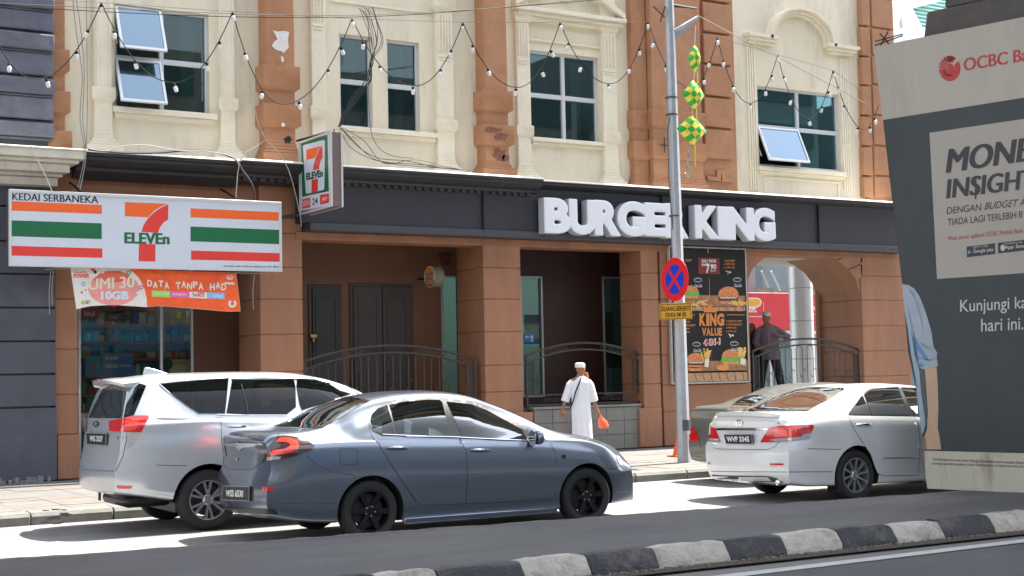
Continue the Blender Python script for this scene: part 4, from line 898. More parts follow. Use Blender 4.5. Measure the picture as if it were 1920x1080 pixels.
# ---- woven diamond decorations
KG = mat('foil_green', (.03, .42, .06), .35, metal=.2, var=.2, vscale=30); KY = mat('foil_yellow', (.80, .68, .08), .35, metal=.2, var=.15, vscale=30)
for k, (cx, cy, hw, hh, lab) in enumerate(((1302, 110, 11, 28, 'narrow green and yellow woven diamond, topmost of three beside the lamp post'), (1300, 178, 21, 29, 'green and yellow checkered diamond, middle of three beside the lamp post'), (1297, 244, 28, 30, 'widest green and yellow checkered diamond, lowest of three beside the lamp post'))):
    Yk = Yp-.25; c = W(cx, cy, Yk); wx = W(cx+hw, cy, Yk).x-c.x; wz = c.z-W(cx, cy+hh, Yk).z; N = 4 if k else 4; S = 3
    vs = []; fs = []; ms = []; n = N*S
    for side in (-1, 1):
        o0 = len(vs)
        for i in range(n+1):
            for j in range(n+1):
                u, v_ = i/n*2-1, j/n*2-1; x = (u+v_)/2*wx; z = (v_-u)/2*wz; pr = max(0, (1-u*u)*(1-v_*v_))**.5; wv = .012*math.sin(i/S*math.pi)*math.sin(j/S*math.pi)
                vs.append((c.x+x, Yk+side*(pr*.11+wv*.3*pr), c.z+z))
        for i in range(n):
            for j in range(n): fs.append((o0+i*(n+1)+j, o0+(i+1)*(n+1)+j, o0+(i+1)*(n+1)+j+1, o0+i*(n+1)+j+1)); ms.append((i//S+j//S) % 2)
    mb = MB(); mb.v = [Vector(q_) for q_ in vs]; mb.f = fs; mb.m = ms
    kt = thing('woven_ornament', (c.x, Yk, c.z-wz), lab, 'ornament', 'festive diamond ornaments by the lamp post')
    mb.build('diamond', [KG, KY], kt, smooth=True)
    q = MB(); y2 = (82, 150, 215)[k]; yu = (48, 136, 205)[k]; q.tube([W(cx, y2, Yk), W(cx+2, yu, Yk)], .008, 5); q.build('cord', mat('silver_cord', (.5, .5, .5), .4, metal=.5), kt)
    q = MB(); q.tube([W(cx+6, cy+hh-4, Yk-.03), W(cx+7, cy+hh+18+20*(k == 2), Yk-.03)], .011, 5); q.build('ribbon', KY, kt)
q = MB(); rd = random.Random(4)
pts = [W(1291+2*math.sin(i), 272+i*3.2, Yp-.27) for i in range(20)]
q.tube(pts, .01, 5)
for p in pts:
    for j in range(5): d_ = Vector((rd.uniform(-1, 1), rd.uniform(-1, 1), rd.uniform(-1, 1))).normalized()*.05; q.tube([p, p+d_], .004, 3)
tag(q.build('tinsel_garland', mat('tinsel', (.35, .38, .33), .35, metal=.7)), 'thin silver tinsel garland dangling under the lowest green and yellow diamond', 'garland')
# ---- festoon lights
YFS = 20.2
tops = [(-40, -8), (190, 5), (436, 22), (660, 35), (868, 42), (1050, 42), (1215, 40), (1345, 70), (1458, 103), (1562, 132), (1648, 196)]
bots = [(64, 148), (322, 155), (528, 195), (778, 161), (971, 164), (1145, 157), (1292, 165), (1402, 193), (1514, 222), (1612, 240)]
fl = thing('festoon_lights', tuple(W(660, 35, YFS)), 'black festoon cable with white bulbs looping across the whole upper facade', 'string lights')
cable = []; bulbs = []
for i in range(len(bots)):
    a, b, m_ = tops[i], tops[i+1], bots[i]
    for k in range(0, 21):
        t = k/20; x = a[0]*(1-t)+b[0]*t; yl = a[1]*(1-t)+b[1]*t
        # skew so that the low point is at the measured x
        tm = (m_[0]-a[0])/(b[0]-a[0]); s_ = t/tm if t < tm else (1-t)/(1-tm); sag = (m_[1]-(a[1]*(1-tm)+b[1]*tm)); y = yl+sag*(1-(1-s_)**2.05)
        cable.append((x, y))
        if k in (0, 2, 5, 11, 16, 18): bulbs.append((x, y, 0 if k == 0 else 1))
cv = [W(x, y, YFS+.15*math.sin(x/90)) for x, y in cable]
MB().tube(cv, .008, 5).build('cable', RUBBER, fl)
BULB = mat('bulb_white', (.80, .79, .76), .25, coat=.5)
bm_ = MB().lathe([(0, -.175), (.026, -.168), (.036, -.15), (.036, -.085), (.028, -.075)], 12); skm = MB().lathe([(.02, -.02), (.028, -.03), (.028, -.08), (.022, -.085)], 10)
bref = None
for x, y, k in bulbs:
    p = W(x, y, YFS+.15*math.sin(x/90)); loc = p-base(fl); ry = random.uniform(-.5, .5) if k else random.uniform(-.1, .1)
    if bref is None:
        bref = bm_.build('bulb', BULB, fl, world=False, smooth=True); bref.location = loc; sref = skm.build('socket', RUBBER, bref, world=False); bb = bref
    else: bb = share(bref, fl, loc); share(sref, bb, (0, 0, 0))
    bb.rotation_euler = (random.uniform(-.2, .2), ry, 0); bb.scale = (.85, .85, .85)
MB().tube([W(x, y, YFS+.15*math.sin(x/90)) for x, y in tops], .004, 4).build('support_wire', mat('thin_wire', (.3, .3, .3), .5, metal=.6), fl)
# ---- loose cables
def smooth_path(p, n=8):
    out = []
    for i in range(len(p)-1):
        p0 = p[max(i-1, 0)]; p1 = p[i]; p2 = p[i+1]; p3 = p[min(i+2, len(p)-1)]
        for k in range(n):
            t = k/n; out.append(.5*((2*p1)+(p2-p0)*t+(2*p0-5*p1+4*p2-p3)*t*t+(3*p1-p0-3*p2+p3)*t**3))
    out.append(p[-1]); return out
def cable(name, pts, Y, r, m, lab, cat='cable'):
    q = MB()
    for path in pts: q.tube(smooth_path([W(x, y, Y) for x, y in path]), r, 5)
    return tag(q.build(name, m, smooth=True), lab, cat)
GREYC = mat('grey_cable', (.20, .20, .19), .6); WHC = mat('pale_cable', (.36, .34, .30), .6); BLC = mat('black_cable', (.02, .02, .022), .6)
cable('overhead_wires', [[(-20, 5), (300, 20), (560, 29), (750, 25), (930, 15), (1165, -4)], [(-20, 10), (300, 27), (560, 33), (780, 27), (1000, 8), (1120, -4)]], 20.8, .006, BLC, 'pair of thin black wires running across the top of the facade')
cable('stay_wire', [[(1306, 28), (1400, 78), (1500, 128), (1620, 193)]], 19.5, .009, GREYC, 'straight grey wire slanting down from the lamp post to the right')
cable('hanging_cables', [[(136, -10), (143, 60), (154, 140), (150, 220), (158, 290), (146, 352)], [(142, -10), (152, 60), (158, 140), (155, 220), (161, 290), (150, 356)], [(162, -10), (163, 100), (164, 200), (160, 300), (150, 352)]], 22.5, .007, GREYC, 'thin grey cables dropping down the cream wall beside the slate building')
cable('ledge_cable', [[(165, 278), (200, 283), (230, 274), (275, 272), (320, 280), (350, 283), (390, 284), (430, 292), (447, 306), (445, 330), (442, 372)]], 22.7, .008, WHC, 'pale cable looping along the cornice above the long striped sign')
cable('ledge_cable', [[(165, 280), (230, 286), (300, 286), (345, 282), (400, 284), (440, 298), (455, 320), (472, 345), (478, 372)]], 22.8, .02, BLC, 'black cable drooping over the cornice above the long striped sign')
cable('wall_cable', [[(478, 205), (484, 230), (500, 262), (525, 290), (545, 330), (562, 400), (565, 425)], [(500, 262), (480, 275), (460, 288), (452, 300)]], 22.6, .008, WHC, 'pale loose wire hanging from the first terracotta pilaster')
cable('wall_cable', [[(57, 272), (70, 300), (85, 330), (98, 360)]], 22.6, .008, WHC, 'short pale wire hanging from the off-white cornice at the far left')
rd = random.Random(11); bundle = []
for i in range(9):
    x0 = 674+i*3.2; bundle.append([(x0, 14+rd.uniform(-2, 6)), (x0+8+rd.uniform(-3, 6), 40), (x0+18+rd.uniform(-4, 6), 80), (697+rd.uniform(-4, 8), 115), (690+rd.uniform(-6, 6), 150), (665+rd.uniform(-8, 8), 185), (645+rd.uniform(-5, 5), 215), (636+rd.uniform(-3, 3), 238)])
cable('cable_bundle', bundle, 22.9, .006, BLC, 'tangled bundle of black cables in front of the pair of narrow windows')
cable('loose_wires', [[(700, 100), (692, 140), (693, 220), (700, 260), (720, 285), (750, 295), (775, 296)]]+[[(640+rd.uniform(-5, 8), 240), (655+i*9, 270+rd.uniform(-8, 8)), (690+i*10, 300+rd.uniform(-6, 6)), (730+i*16, 305+rd.uniform(-8, 4)), (800+i*10, 312+rd.uniform(-3, 3)), (868, 319)] for i in range(4)], 22.85, .006, BLC, 'thin black wires trailing onto the cornice below the narrow windows')
# wall anchors
for x, y, Yk, lab in ((1246, 272, YU-.4, 'dark cross-shaped wall anchor beside the lamp post'), (1668, 74, 12.5, None)):
    if lab is None: continue
    c = W(x, y, Yk); q = MB(); q.tube([c+Vector((-.12, 0, 0)), c+Vector((.12, 0, 0))], .012, 5); q.tube([c+Vector((0, 0, -.16)), c+Vector((0, 0, .16))], .012, 5); q.tube([c, c+Vector((0, .15, 0))], .012, 5); tag(q.build('wall_anchor', BLACK), lab, 'anchor')
# ================================================================ advertising hoarding round the pier
HB = mat('hoarding_beige', (.41, .36, .30), .55, var=.05, vscale=2, dirt=(.20, .18, .15), dscale=1.6, damt=.3, streak=True); HD = mat('hoarding_dark', (.021, .029, .030), .45, var=.15, vscale=2); HG = mat('hoarding_panel', (.36, .32, .27), .5, var=.04, vscale=2)
HBS = mat('hoarding_base', (.48, .43, .34), .7, var=.06, vscale=3, dirt=(.16, .12, .08), dscale=3.5, damt=.7, streak=True)
ho = G(1737, 917, ISL); ph = Plane(ho, (.235, -.972, 0))
hd = thing('advertising_hoarding', tuple(ho), 'tall dark bank advertising hoarding wrapped round the pier on the island', 'hoarding')
le = [(1739, 916), (1736, 893), (1733, 845), (1728, 812), (1717, 730), (1702, 660), (1691, 533), (1668, 340), (1655, 225), (1638, 88)]
L = [ph.at(*p) for p in le]; SR_ = 3.3; zt_ = L[-1][1]
# top line continues level in the place
pts = [ph.pt(u, z) for u, z in L]+[ph.pt(SR_+.5, zt_), ph.pt(SR_, L[0][1])]
MB().prism(pts, -ph.n*1.3).build('board', HD, hd, bevel=.01)
def hz(px, py): return ph.at(px, py)[1]
def edge_u(z):
    for (u0, z0), (u1, z1) in zip(L[:-1], L[1:]):
        if z0 <= z <= z1: return u0+(u1-u0)*(z-z0)/(z1-z0)
    return L[-1][0]
P = Print(ph, hd)
zA = hz(1655, 225); P.poly('top_band', [(edge_u(zA), zA), (L[-1][0], zt_), (SR_+.5, zt_), (SR_+.3, zA)], HB, 1, px=False)
zC = hz(1733, 845); P.poly('base_band', [(L[0][0], L[0][1]), (edge_u(zC*.5), zC*.5), (edge_u(zC), zC), (SR_+.05, zC), (SR_, L[0][1])], HBS, 1, px=False)
a = ph.at(1743, 249); b = ph.at(1757, 523); P.poly('text_panel', [(a[0], a[1]), (SR_-.3, a[1]), (SR_-.3, b[1]), (b[0], b[1])], HG, 1, px=False)
c4 = cp(1500, 0, 3.0); c8 = cp(1380, 340, 3.0); HR = mat('bank_red', (.42, .03, .03), .5); HK = mat('hoarding_ink', (.03, .025, .03), .5); HW_ = mat('hoarding_white', (.5, .48, .44), .5)
P.ell('logo', *c4(843, 385), 20.3, 24, HR, 2, -35, 300, 30, .48); P.ell('logo', *c4(838, 392), 11, 12.5, HR, 2)
P.poly('logo', [c4(*t) for t in ((800, 340), (843, 312), (880, 330), (860, 345), (820, 352))], HR, 2)
for i in range(5): aa = R(200-i*22+180); P.poly('logo_line', [c4(838, 392), c4(838+62*math.cos(R(185+i*17)), 392+75*math.sin(R(185+i*17))), c4(838+62*math.cos(R(188+i*17)), 392+75*math.sin(R(188+i*17)))], HB, 3)
T(c4, 'lettering', 'OCBC Bank', 920, 330, 1372, 401, HR, 2, .0, 0, -25, 2.4); T(c4, 'lettering', 'MONEY', 820, 838, 1385, 975, HK, 3, .0, 6, -28, 4.5); T(c8, 'lettering', 'INSIGHTS', 1183, -12, 1730, 98, HK, 3, .0, 3, -22, 3.4)
q_ = [c8(*t) for t in ((1345, -18), (1353, -19), (1353, 100), (1345, 101))]; P.poly('dollar_stroke', q_, HK, 4)
T(c8, 'lettering', 'DENGAN', 1187, 146, 1378, 185, HK, 3, 0, 1, -7); T(c8, 'lettering', 'BUDGET A', 1398, 119, 1625, 160, HK, 3, 0, 4, -8)
T(c8, 'lettering', 'TIADA LAGI TERLEBIH B', 1192, 211, 1612, 249, HK, 3, 0, 0, -15); T(c8, 'lettering', 'Muat turun aplikasi OCBC Mobile Bank', 1195, 308, 1618, 341, HR, 3, 0, 0, -15)
for x0, x1, dy_, big, sm in ((1298, 1458, 0, 'Google play', 'GET IT ON'), (1474, 1650, -22, 'App Store', 'Download on the')):
    P.poly('badge', [c8(x0, 368+dy_), c8(x1, 348+dy_), c8(x1+1, 408+dy_), c8(x0+2, 427+dy_)], HK, 3)
    T(c8, 'lettering', sm, x0+38, 367+dy_, x1-40, 378+dy_, HW_, 4, 0, 0, -3); T(c8, 'lettering', big, x0+38, 384+dy_, x1-8, 410+dy_, HW_, 4, .01, 0, -4)
P.poly('play_mark', [c8(1306, 388), c8(1306, 412), c8(1326, 398)], mat('mark_mix', (.12, .30, .30), .5), 4); P.ell('apple_mark', *c8(1502, 374), 4.2, 6, HW_, 4)
T(c8, 'lettering', 'Kunjungi kami', 1262, 668, 1715, 757, HW_, 3, .005, 0, -9); T(c8, 'lettering', 'hari ini.', 1380, 774, 1618, 846, HW_, 3, .005, 0, -4)
c5c = cp(1680, 560, 2.7)
T(c5c, 'small_print', 'Tertakluk pada terma dan syarat. Pelanggan dinasihatkan untuk menetapkan Budget', 187, 805, 648, 822, HK, 3, 0, 0, 7); T(c5c, 'small_print', 'membuat perubahan padanya. Untuk maklumat lanjut, sila layari www.ocbc.com', 187, 826, 648, 843, HK, 3, 0, 0, 6)
SLV = mat('print_sleeve', (.30, .345, .39), .5, var=.12, vscale=6); SLD = mat('print_fold', (.19, .24, .31), .5, var=.2, vscale=8); SLB = mat('print_blue', (.09, .19, .36), .5, var=.3, vscale=9); SHT = mat('print_shirt', (.27, .33, .38), .5, var=.1, vscale=6); SKP = mat('print_skin', (.47, .30, .19), .5, var=.08, vscale=5)
def hp(x, y): # keep print on the board
    u, z = ph.at(x, y); return (max(u, edge_u(z)+.004), z)
P.poly('printed_shirt', [hp(*c5c(*t)) for t in ((40, 40), (75, 150), (95, 280), (118, 360), (128, 480), (146, 600), (148, 640), (140, 680), (132, 684), (110, 500), (100, 400), (80, 300), (60, 150))], SHT, 2, px=False)
P.poly('printed_shadow', [c5c(*t) for t in ((118, 360), (147, 350), (155, 480), (160, 620), (142, 690), (136, 684), (148, 640), (146, 600), (128, 480))], mat('print_shadow', (.06, .07, .08), .5), 2)
P.poly('printed_sleeve', [hp(*c8(*t)) for t in ((934, 578), (975, 585), (1005, 605), (1030, 640), (1052, 690), (1070, 740), (1088, 800), (1102, 850), (1112, 930), (1134, 965), (1130, 990), (1138, 1040), (1095, 1040), (1060, 1058), (1035, 1050), (1010, 960), (1000, 900), (985, 840), (962, 770), (946, 700))], SLV, 3, px=False)
for m_, pts in ((SLD, ((962, 690), (985, 760), (1005, 850), (1018, 950), (1030, 1040), (1012, 965), (990, 850))), (SLD, ((1000, 640), (1030, 700), (1050, 790), (1060, 880), (1046, 800), (1022, 710))), (SLD, ((1040, 900), (1080, 930), (1118, 945), (1085, 945), (1045, 925))), (SLD, ((1030, 985), (1080, 1000), (1132, 995), (1090, 1012), (1032, 1000))), (SLD, ((975, 600), (1000, 625), (1012, 660), (990, 640))),
        (SLB, ((996, 850), (1018, 900), (1022, 960), (1034, 1010), (1020, 1005), (1006, 940))), (SLB, ((1005, 870), (1035, 925), (1070, 975), (1090, 1010), (1060, 1000), (1022, 950))), (SLB, ((1020, 1018), (1060, 1030), (1050, 1046), (1034, 1046)))):
    P.poly('printed_fold', [hp(*c8(*t)) for t in pts], m_, 4, px=False)
P.poly('printed_arm', [c5c(*t) for t in ((147, 352), (172, 340), (206, 338), (213, 450), (216, 560), (212, 655), (222, 700), (229, 763), (140, 763), (140, 710), (158, 660), (162, 580), (156, 480))], SKP, 2)
P.poly('printed_finger', [c5c(*t) for t in ((140, 712), (152, 700), (158, 763), (141, 763))], mat('print_skin_deep', (.26, .14, .09), .5), 3)
P.done()
q = MB(); u0 = L[-1][0]
for k in range(2): q.tube([ph.pt(u0+.02, zt_+.02+.05*k), ph.pt(u0+.42, zt_+.07+.02*k)], .009, 5)
c = ph.pt(u0+.16, zt_+.08); q.tube([c+Vector((0, -.07, -.08)), c+Vector((0, .07, .08))], .010, 5); q.tube([c+Vector((0, .07, -.08)), c+Vector((0, -.07, .08))], .010, 5); q.build('wire_stay', BLACK, hd)
# pier inside the hoarding and its head
c0_ = ph.pt(1.9, 0, -1.0)
MB().lathe([(.55, 0), (.55, 5.5)], 20, (c0_.x, c0_.y, .1)).build('pier', CONC, dk, smooth=True)
a = ph.pt(.55, 0, -.25); b = ph.pt(4.5, 0, -.25)
phb = Plane(ph.pt(0, 0, -.3)+Vector((0, 0, ISL)), (.235, -.972, 0)); uA = phb.at(1721, 50)[0]; zA1 = phb.at(1730, 24)[1]; uB = phb.at(1769, 5)[0]
for (u0_, z0_, z1_, o_) in ((uA, zt_-.3, zA1, -.3), (uB, zA1+.001, zA1+1.3, -.3), (uB+.3, zA1+1.31, 13.3, -.3)):
    MB().prism([ph.pt(u0_, z0_, o_), ph.pt(6, z0_, o_), ph.pt(6, z1_, o_), ph.pt(u0_+.12, z1_, o_)], -ph.n*1.8).build('pier_head', CONC, dk, bevel=.04)
# ================================================================ railings
def railing(pl_, pr_, ye, ya, yb, Y, hoops, lab, panels=(1, 1), zbot=1.06):
    XL_, XR_ = WX(pl_, 700, Y), WX(pr_, 700, Y); xm = (pl_+pr_)/2; ze = (WZ(pl_, ye[0], Y)+WZ(pr_, ye[1], Y))/2; za = WZ(xm, ya, Y); zb = WZ(xm, yb, Y)
    t_ = thing('railing', ((XL_+XR_)/2, Y, zbot), lab, 'railing', 'arched iron railings in the shophouse openings')
    def arc(z0, z1, n=22, a=0, b=1): return [Vector((XL_+(XR_-XL_)*(a+(b-a)*i/n), Y, z0+(z1-z0)*(1-(2*(a+(b-a)*i/n)-1)**2))) for i in range(n+1)]
    def zarc(x, z0, z1): u = (x-XL_)/(XR_-XL_); return z0+(z1-z0)*(1-(2*u-1)**2)
    gp = .13
    MB().tube(arc(ze, za), .024, 6).build('top_rail', STEEL, t_, smooth=True); MB().tube(arc(ze-gp-.02, za-gp), .018, 6).build('lower_arc', STEEL, t_, smooth=True)
    MB().box(XL_, XR_, Y-.018, Y+.018, zbot, zbot+.035).build('bottom_rail', STEEL, t_); MB().box(XL_+.02, XR_-.02, Y-.014, Y+.014, zbot+.2, zbot+.225).build('bottom_rail', STEEL, t_)
    pw = .17
    for x in (XL_, XR_): MB().box(x-.02, x+.02, Y-.02, Y+.02, zbot-.03, ze+.01).build('post', STEEL, t_)
    for x, on in ((XL_+pw, panels[0]), (XR_-pw, panels[1])):
        if on: MB().box(x-.013, x+.013, Y-.013, Y+.013, zbot+.2, zarc(x, ze-gp, za-gp)).build('post', STEEL, t_)
    for x, on in ((XL_+pw/2, panels[0]), (XR_-pw/2, panels[1])):
        if not on: continue
        q = MB(); z = zbot+.225+.045; zt_ = zarc(x, ze-gp-.02, za-gp)-.03
        while z < zt_:
            for (dx, r) in ((0, .045), (-.035, .04), (.035, .04)): q.tube([(x+dx+r*math.cos(R(a)), Y, z+(0 if dx == 0 else .045)+r*math.sin(R(a))) for a in range(0, 360, 36)], .0065, 4, closed=True)
            z += .09
        o = q.build('ring_lattice', STEEL, t_); o['kind'] = 'stuff'
    def scroll(x, z, s_, k=1): return [(x+s_*k*(.02+.05*a/12)*math.cos(a*.55), Y, z+.045*math.sin(a*.55)*(.4+.6*a/12)) for a in range(13)]
    for cx in (.25, .75):
        q = MB()
        for j in range(5):
            x = XL_+(XR_-XL_)*cx+(j-2)*.12; q.tube(scroll(x, zarc(x, ze-gp/2-.01, za-gp/2), 1 if j < 2 else -1), .007, 4)
        q.build('scrollwork', STEEL, t_)
        q = MB()
        for j in range(5):
            x = XL_+(XR_-XL_)*cx+(j-2)*.12; q.tube(scroll(x, zbot+.115, 1 if j < 2 else -1), .007, 4)
        q.build('scrollwork', STEEL, t_)
    if hoops:
        x0 = XL_+pw+.12; n = int((XR_-XL_-2*pw-.24)/.32); st_ = (XR_-XL_-2*pw-.24)/n
        for i in range(n):
            x = x0+st_*i; w_ = st_*.55; zt2 = zarc(x+w_/2, ze-gp-.02, za-gp)-w_/2-.015
            pts = [(x, Y, zbot+.21), (x, Y, zt2)]+[(x+w_/2-w_/2*math.cos(R(a)), Y, zt2+w_/2*math.sin(R(a))) for a in range(20, 180, 20)]+[(x+w_, Y, zt2), (x+w_, Y, zbot+.21)]
            MB().tube(pts, .009, 5).build('hoop', STEEL, t_)
            q = MB(); xc_ = x+w_; zc0 = zbot+.21+(zt2-zbot-.21)*.45
            q.tube([(xc_+.0, Y, zc0), (xc_+.05, Y, zc0+.04), (xc_+.08, Y, zc0), (xc_+.06, Y, zc0-.03)], .007, 4).tube([(xc_, Y, zc0-.12), (xc_-.04, Y, zc0-.16), (xc_-.08, Y, zc0-.12), (xc_-.07, Y, zc0-.08)], .007, 4); q.build('scroll', STEEL, t_)
    return t_
railing(570, 890, (682, 670), 648, 760, 23.66, True, 'iron railing with many hoops in front of the dark double doors')
railing(987, 1200, (668, 664), 643, 745, 23.66, False, 'iron railing behind the man in the white robe')
railing(1412, 1612, (660, 655), 635, 730, 23.66, True, 'iron railing across the archway beside the menu poster')
# ================================================================ convenience shop interior
a0, a1, z0_, z1_ = SW[0], SW[1], .43, 3.95
q = MB(); q.box(a0, a0+.05, YW+.02, YW+.1, z0_, z1_); q.box(a1-.05, a1, YW+.02, YW+.1, z0_, z1_); xm = WX(303, 650, YW); q.box(xm-.02, xm+.03, YW+.02, YW+.09, z0_, z1_)
wn = q.build('shop_front', ALU, bld, bevel=.004); MB().box(a0+.05, a1-.05, YW+.05, YW+.056, z0_, z1_).build('pane', SHOPG, wn)
q = MB(); q.add([(x, y, z) for x in (a0-1.5, a1+2.5) for y in (YW+.16, 29.5) for z in (.42, 4.1)], [(0, 2, 3, 1), (4, 5, 7, 6), (0, 4, 6, 2), (1, 3, 7, 5), (2, 6, 7, 3)]); q.build('shop_room', mat('shop_room', (.22, .22, .21), .7), wn)
for i in range(3): o = MB().box(a0-.5+i*1.1, a0+.3+i*1.1, 26.6, 26.75, 4.0, 4.05).build('goods_fill_light', mat('goods_fill_glow', (.9, .95, 1), .5, emit=9), wn)  # unseen glowing panels added to make the shelf goods visible
SHM = mat('shelf_metal', (.35, .36, .37), .5)
cols = [mat('goods_%d' % i, c, .45) for i, c in enumerate([(.5, .03, .03), (.03, .12, .45), (.45, .42, .35), (.5, .35, .05), (.03, .25, .12), (.05, .05, .06), (.5, .5, .52), (.02, .25, .35), (.35, .12, .05)])]
def shelf_unit(px0, px1, Y, ztop, lab, seed):
    x0, x1 = WX(px0, 650, Y), WX(px1, 650, Y); rd = random.Random(seed)
    t_ = thing('shelf_unit', ((x0+x1)/2, Y, .42), lab, 'shelf', 'goods shelves inside the convenience shop')
    MB().box(x0, x1, Y+.4, Y+.43, .42, ztop).build('back_panel', SHM, t_)
    for x in (x0, x1-.03): MB().box(x, x+.03, Y, Y+.4, .42, ztop).build('side_panel', SHM, t_)
    q = MB(); z = .55
    while z < ztop-.1:
        MB().box(x0+.03, x1-.03, Y, Y+.4, z, z+.025).build('shelf', SHM, t_); MB().box(x0+.03, x1-.03, Y-.012, Y-.001, z-.02, z+.035).build('price_rail', mat('price_rail', (.4, .05, .04) if int(z*10) % 2 else (.5, .5, .48), .5), t_)
        x = x0+.05
        while x < x1-.12:
            w_ = rd.uniform(.05, .15); h = rd.uniform(.10, .24); q.box(x, x+w_, Y+rd.uniform(.02, .06), Y+.3, z+.026, z+.026+h, rd.randrange(9)); x += w_+rd.uniform(.004, .03)
        z += .31
    o = q.build('goods', cols, t_); o['kind'] = 'stuff'
shelf_unit(150, 300, 26.0, 3.3, 'goods shelves seen through the left shop pane', 1); shelf_unit(306, 362, 25.8, 3.0, 'goods shelves seen through the narrow right shop pane', 2)
pq = Plane((0, YW+.25, 0), (1, 0, 0))
def shop_poster(x0, y0, x1, y1, m, lab, lines, tm, nm='shop_poster'):
    c = W((x0+x1)/2, (y0+y1)/2, YW+.25); t_ = thing(nm, (c.x, YW+.25, c.z), lab, 'poster'); X0, X1, Z0, Z1 = rectXZ((x0, y0, x1, y1), YW+.25); MB().box(X0, X1, YW+.251, YW+.27, Z0, Z1).build('sheet', m, t_)
    P = Print(pq, t_)
    for i, (s_, a, b, c_, d) in enumerate(lines): P.text('lettering', s_, a, b, c_, d, tm, 1, .03)
    P.done()
SBL = mat('shop_blue', (.02, .14, .38), .4)
shop_poster(190, 662, 250, 706, SBL, 'blue notice with white lines of lettering inside the shop window', [('24 JAM', 196, 668, 222, 676), ('DIBUKA', 197, 682, 222, 690), ('SETIAP HARI', 224, 684, 246, 688)], PWH)
shop_poster(160, 668, 188, 706, mat('shop_teal', (.04, .28, .40), .4), 'pale teal drink poster with an orange bottle inside the shop window', [('O', 168, 680, 180, 698)], mat('bottle_orange', (.5, .2, .05), .5))
shop_poster(318, 674, 358, 700, mat('shop_yellow', (.55, .48, .22), .5), 'yellow notice low in the right shop pane', [('PROMOSI', 326, 678, 350, 684)], RED)
shop_poster(158, 622, 178, 642, mat('shop_sky', (.03, .25, .5), .5), 'small bright blue box notice at the left edge of the shop window', [('7', 163, 626, 171, 638)], PWH)
shop_poster(152, 578, 186, 596, mat('shop_red', (.4, .03, .03), .5), 'red notice high in the left shop pane under the banner', [('SALE', 158, 584, 178, 592)], PWH)
shop_poster(198, 588, 246, 601, mat('shop_dark', (.03, .03, .03), .5), 'black hanging panel high in the shop window under the banner', [('OPEN', 206, 592, 222, 598)], mat('dim_white', (.4, .4, .4), .5))
c = W(314, 682, YW+.15); tag(MB().lathe([(0, -.02), (.10, -.02), (.11, 0), (.10, .02), (0, .02)], 20, (c.x, YW+.18, c.z), 'y').build('round_mirror', BLACK, smooth=True), 'round black disc hanging inside the right shop pane', 'disc')
# ================================================================ beyond the archway
YFR = 33.0
fs_ = thing('far_shop', (36, YFR, 0), 'sunlit pale shop with a red signboard seen through the archway', 'shop')
xa, xb = WX(1395, 600, YFR)-1, WX(1640, 600, YFR)+6
PALE = mat('far_wall', (.55, .56, .55), .7, var=.08); RB = mat('far_red', (.62, .04, .05), .45)
MB().box(xa, xb, YFR, YFR+.3, 0, 2.75).build('wall', mat('far_shop_glass', (.16, .22, .23), .3), fs_)
zr0, zr1 = WZ(1450, 620, YFR-.3), WZ(1450, 549, YFR-.3)
MB().box(xa, xb, YFR-.3, YFR+.2, zr0, zr1).build('signboard', RB, fs_, bevel=.02)
MB().box(xa, xb, YFR-.34, YFR+.2, zr0-.12, zr0-.005).build('sign_trim', mat('far_trim', (.6, .62, .62), .5), fs_)
MB().box(xa-4, xb+6, YFR+.3, YFR+.6, 0, 9.0).build('upper_wall', mat('far_upper', (.30, .31, .32), .6, var=.1), fs_)
for i in range(8): MB().box(xa+i*1.2, xa+i*1.2+.08, YFR+.15, YFR+.29, zr1+.02, 9).build('louvre_post', PALE, fs_)
for i in range(5): x = xa+i*1.9; MB().box(x, x+.1, YFR-.06, YFR-.001, .1, zr0-.13).build('mullion', PALE, fs_)
P = Print(Plane((0, YFR-.3, 0), (1, 0, 0)), fs_)
P.ell('lozenge', 1418, 567, 10, 9, PWH, 1); P.rect('lozenge', 1395, 558, 1420, 577, PWH, 1.5); P.ell('lozenge_core', 1418, 567, 8, 7, mat('far_orange', (.8, .35, .03), .5), 2); P.rect('lozenge_core', 1395, 560, 1420, 575, mat('far_orange', (.8, .35, .03), .5), 2.5)
P.text('lettering', 'om.', 1404, 577, 1419, 586, PWH, 2, .02); P.rect('rule', 1404, 593, 1432, 594.2, PWH, 2); P.rect('rule', 1431, 565, 1432.5, 594, PWH, 2.5); P.text('lettering', 'n', 1523, 575, 1528, 582, PWH, 2, .02); P.rect('rule', 1521, 589, 1536, 590.2, PWH, 2)
P.done()
cxm = W(1503, 600, 27.5); cr = (WX(1520, 600, 27.5)-WX(1486, 600, 27.5))/2*.98
co = thing('round_column', (cxm.x, 27.5, 0), 'thick round white clad column standing behind the archway railing', 'column')
zz = [0]+[WZ(1503, y, 27.5) for y in (735, 673, 602, 541)]+[6.5]
for a, b in zip(zz[:-1], zz[1:]): 
    if b-a > .1: MB().lathe([(cr-.02, a+.0), (cr, a+.012), (cr, b-.012), (cr-.02, b)], 28, (cxm.x, 27.5, 0)).build('clad_ring', mat('clad_white', (.62, .64, .66), .3, metal=.3), co, smooth=True)
o = MB().box(WX(1430, 520, 30), WX(1475, 520, 30), 30, 30.3, WZ(1450, 545, 30), WZ(1450, 500, 30)+2).build('wall', mat('steel_blue', (.22, .27, .31), .5)); tag(o, 'grey blue duct box above the red signboard behind the archway', 'duct')
o.name = 'duct_box'
q = MB(); q.tube([W(1428, 508, 29), W(1446, 550, 29)], .03, 5); q.tube([W(1446, 508, 29), W(1463, 545, 29)], .03, 5); tag(q.build('roof_strut', PALE), 'pair of pale slanting struts seen at the top of the archway', 'strut')
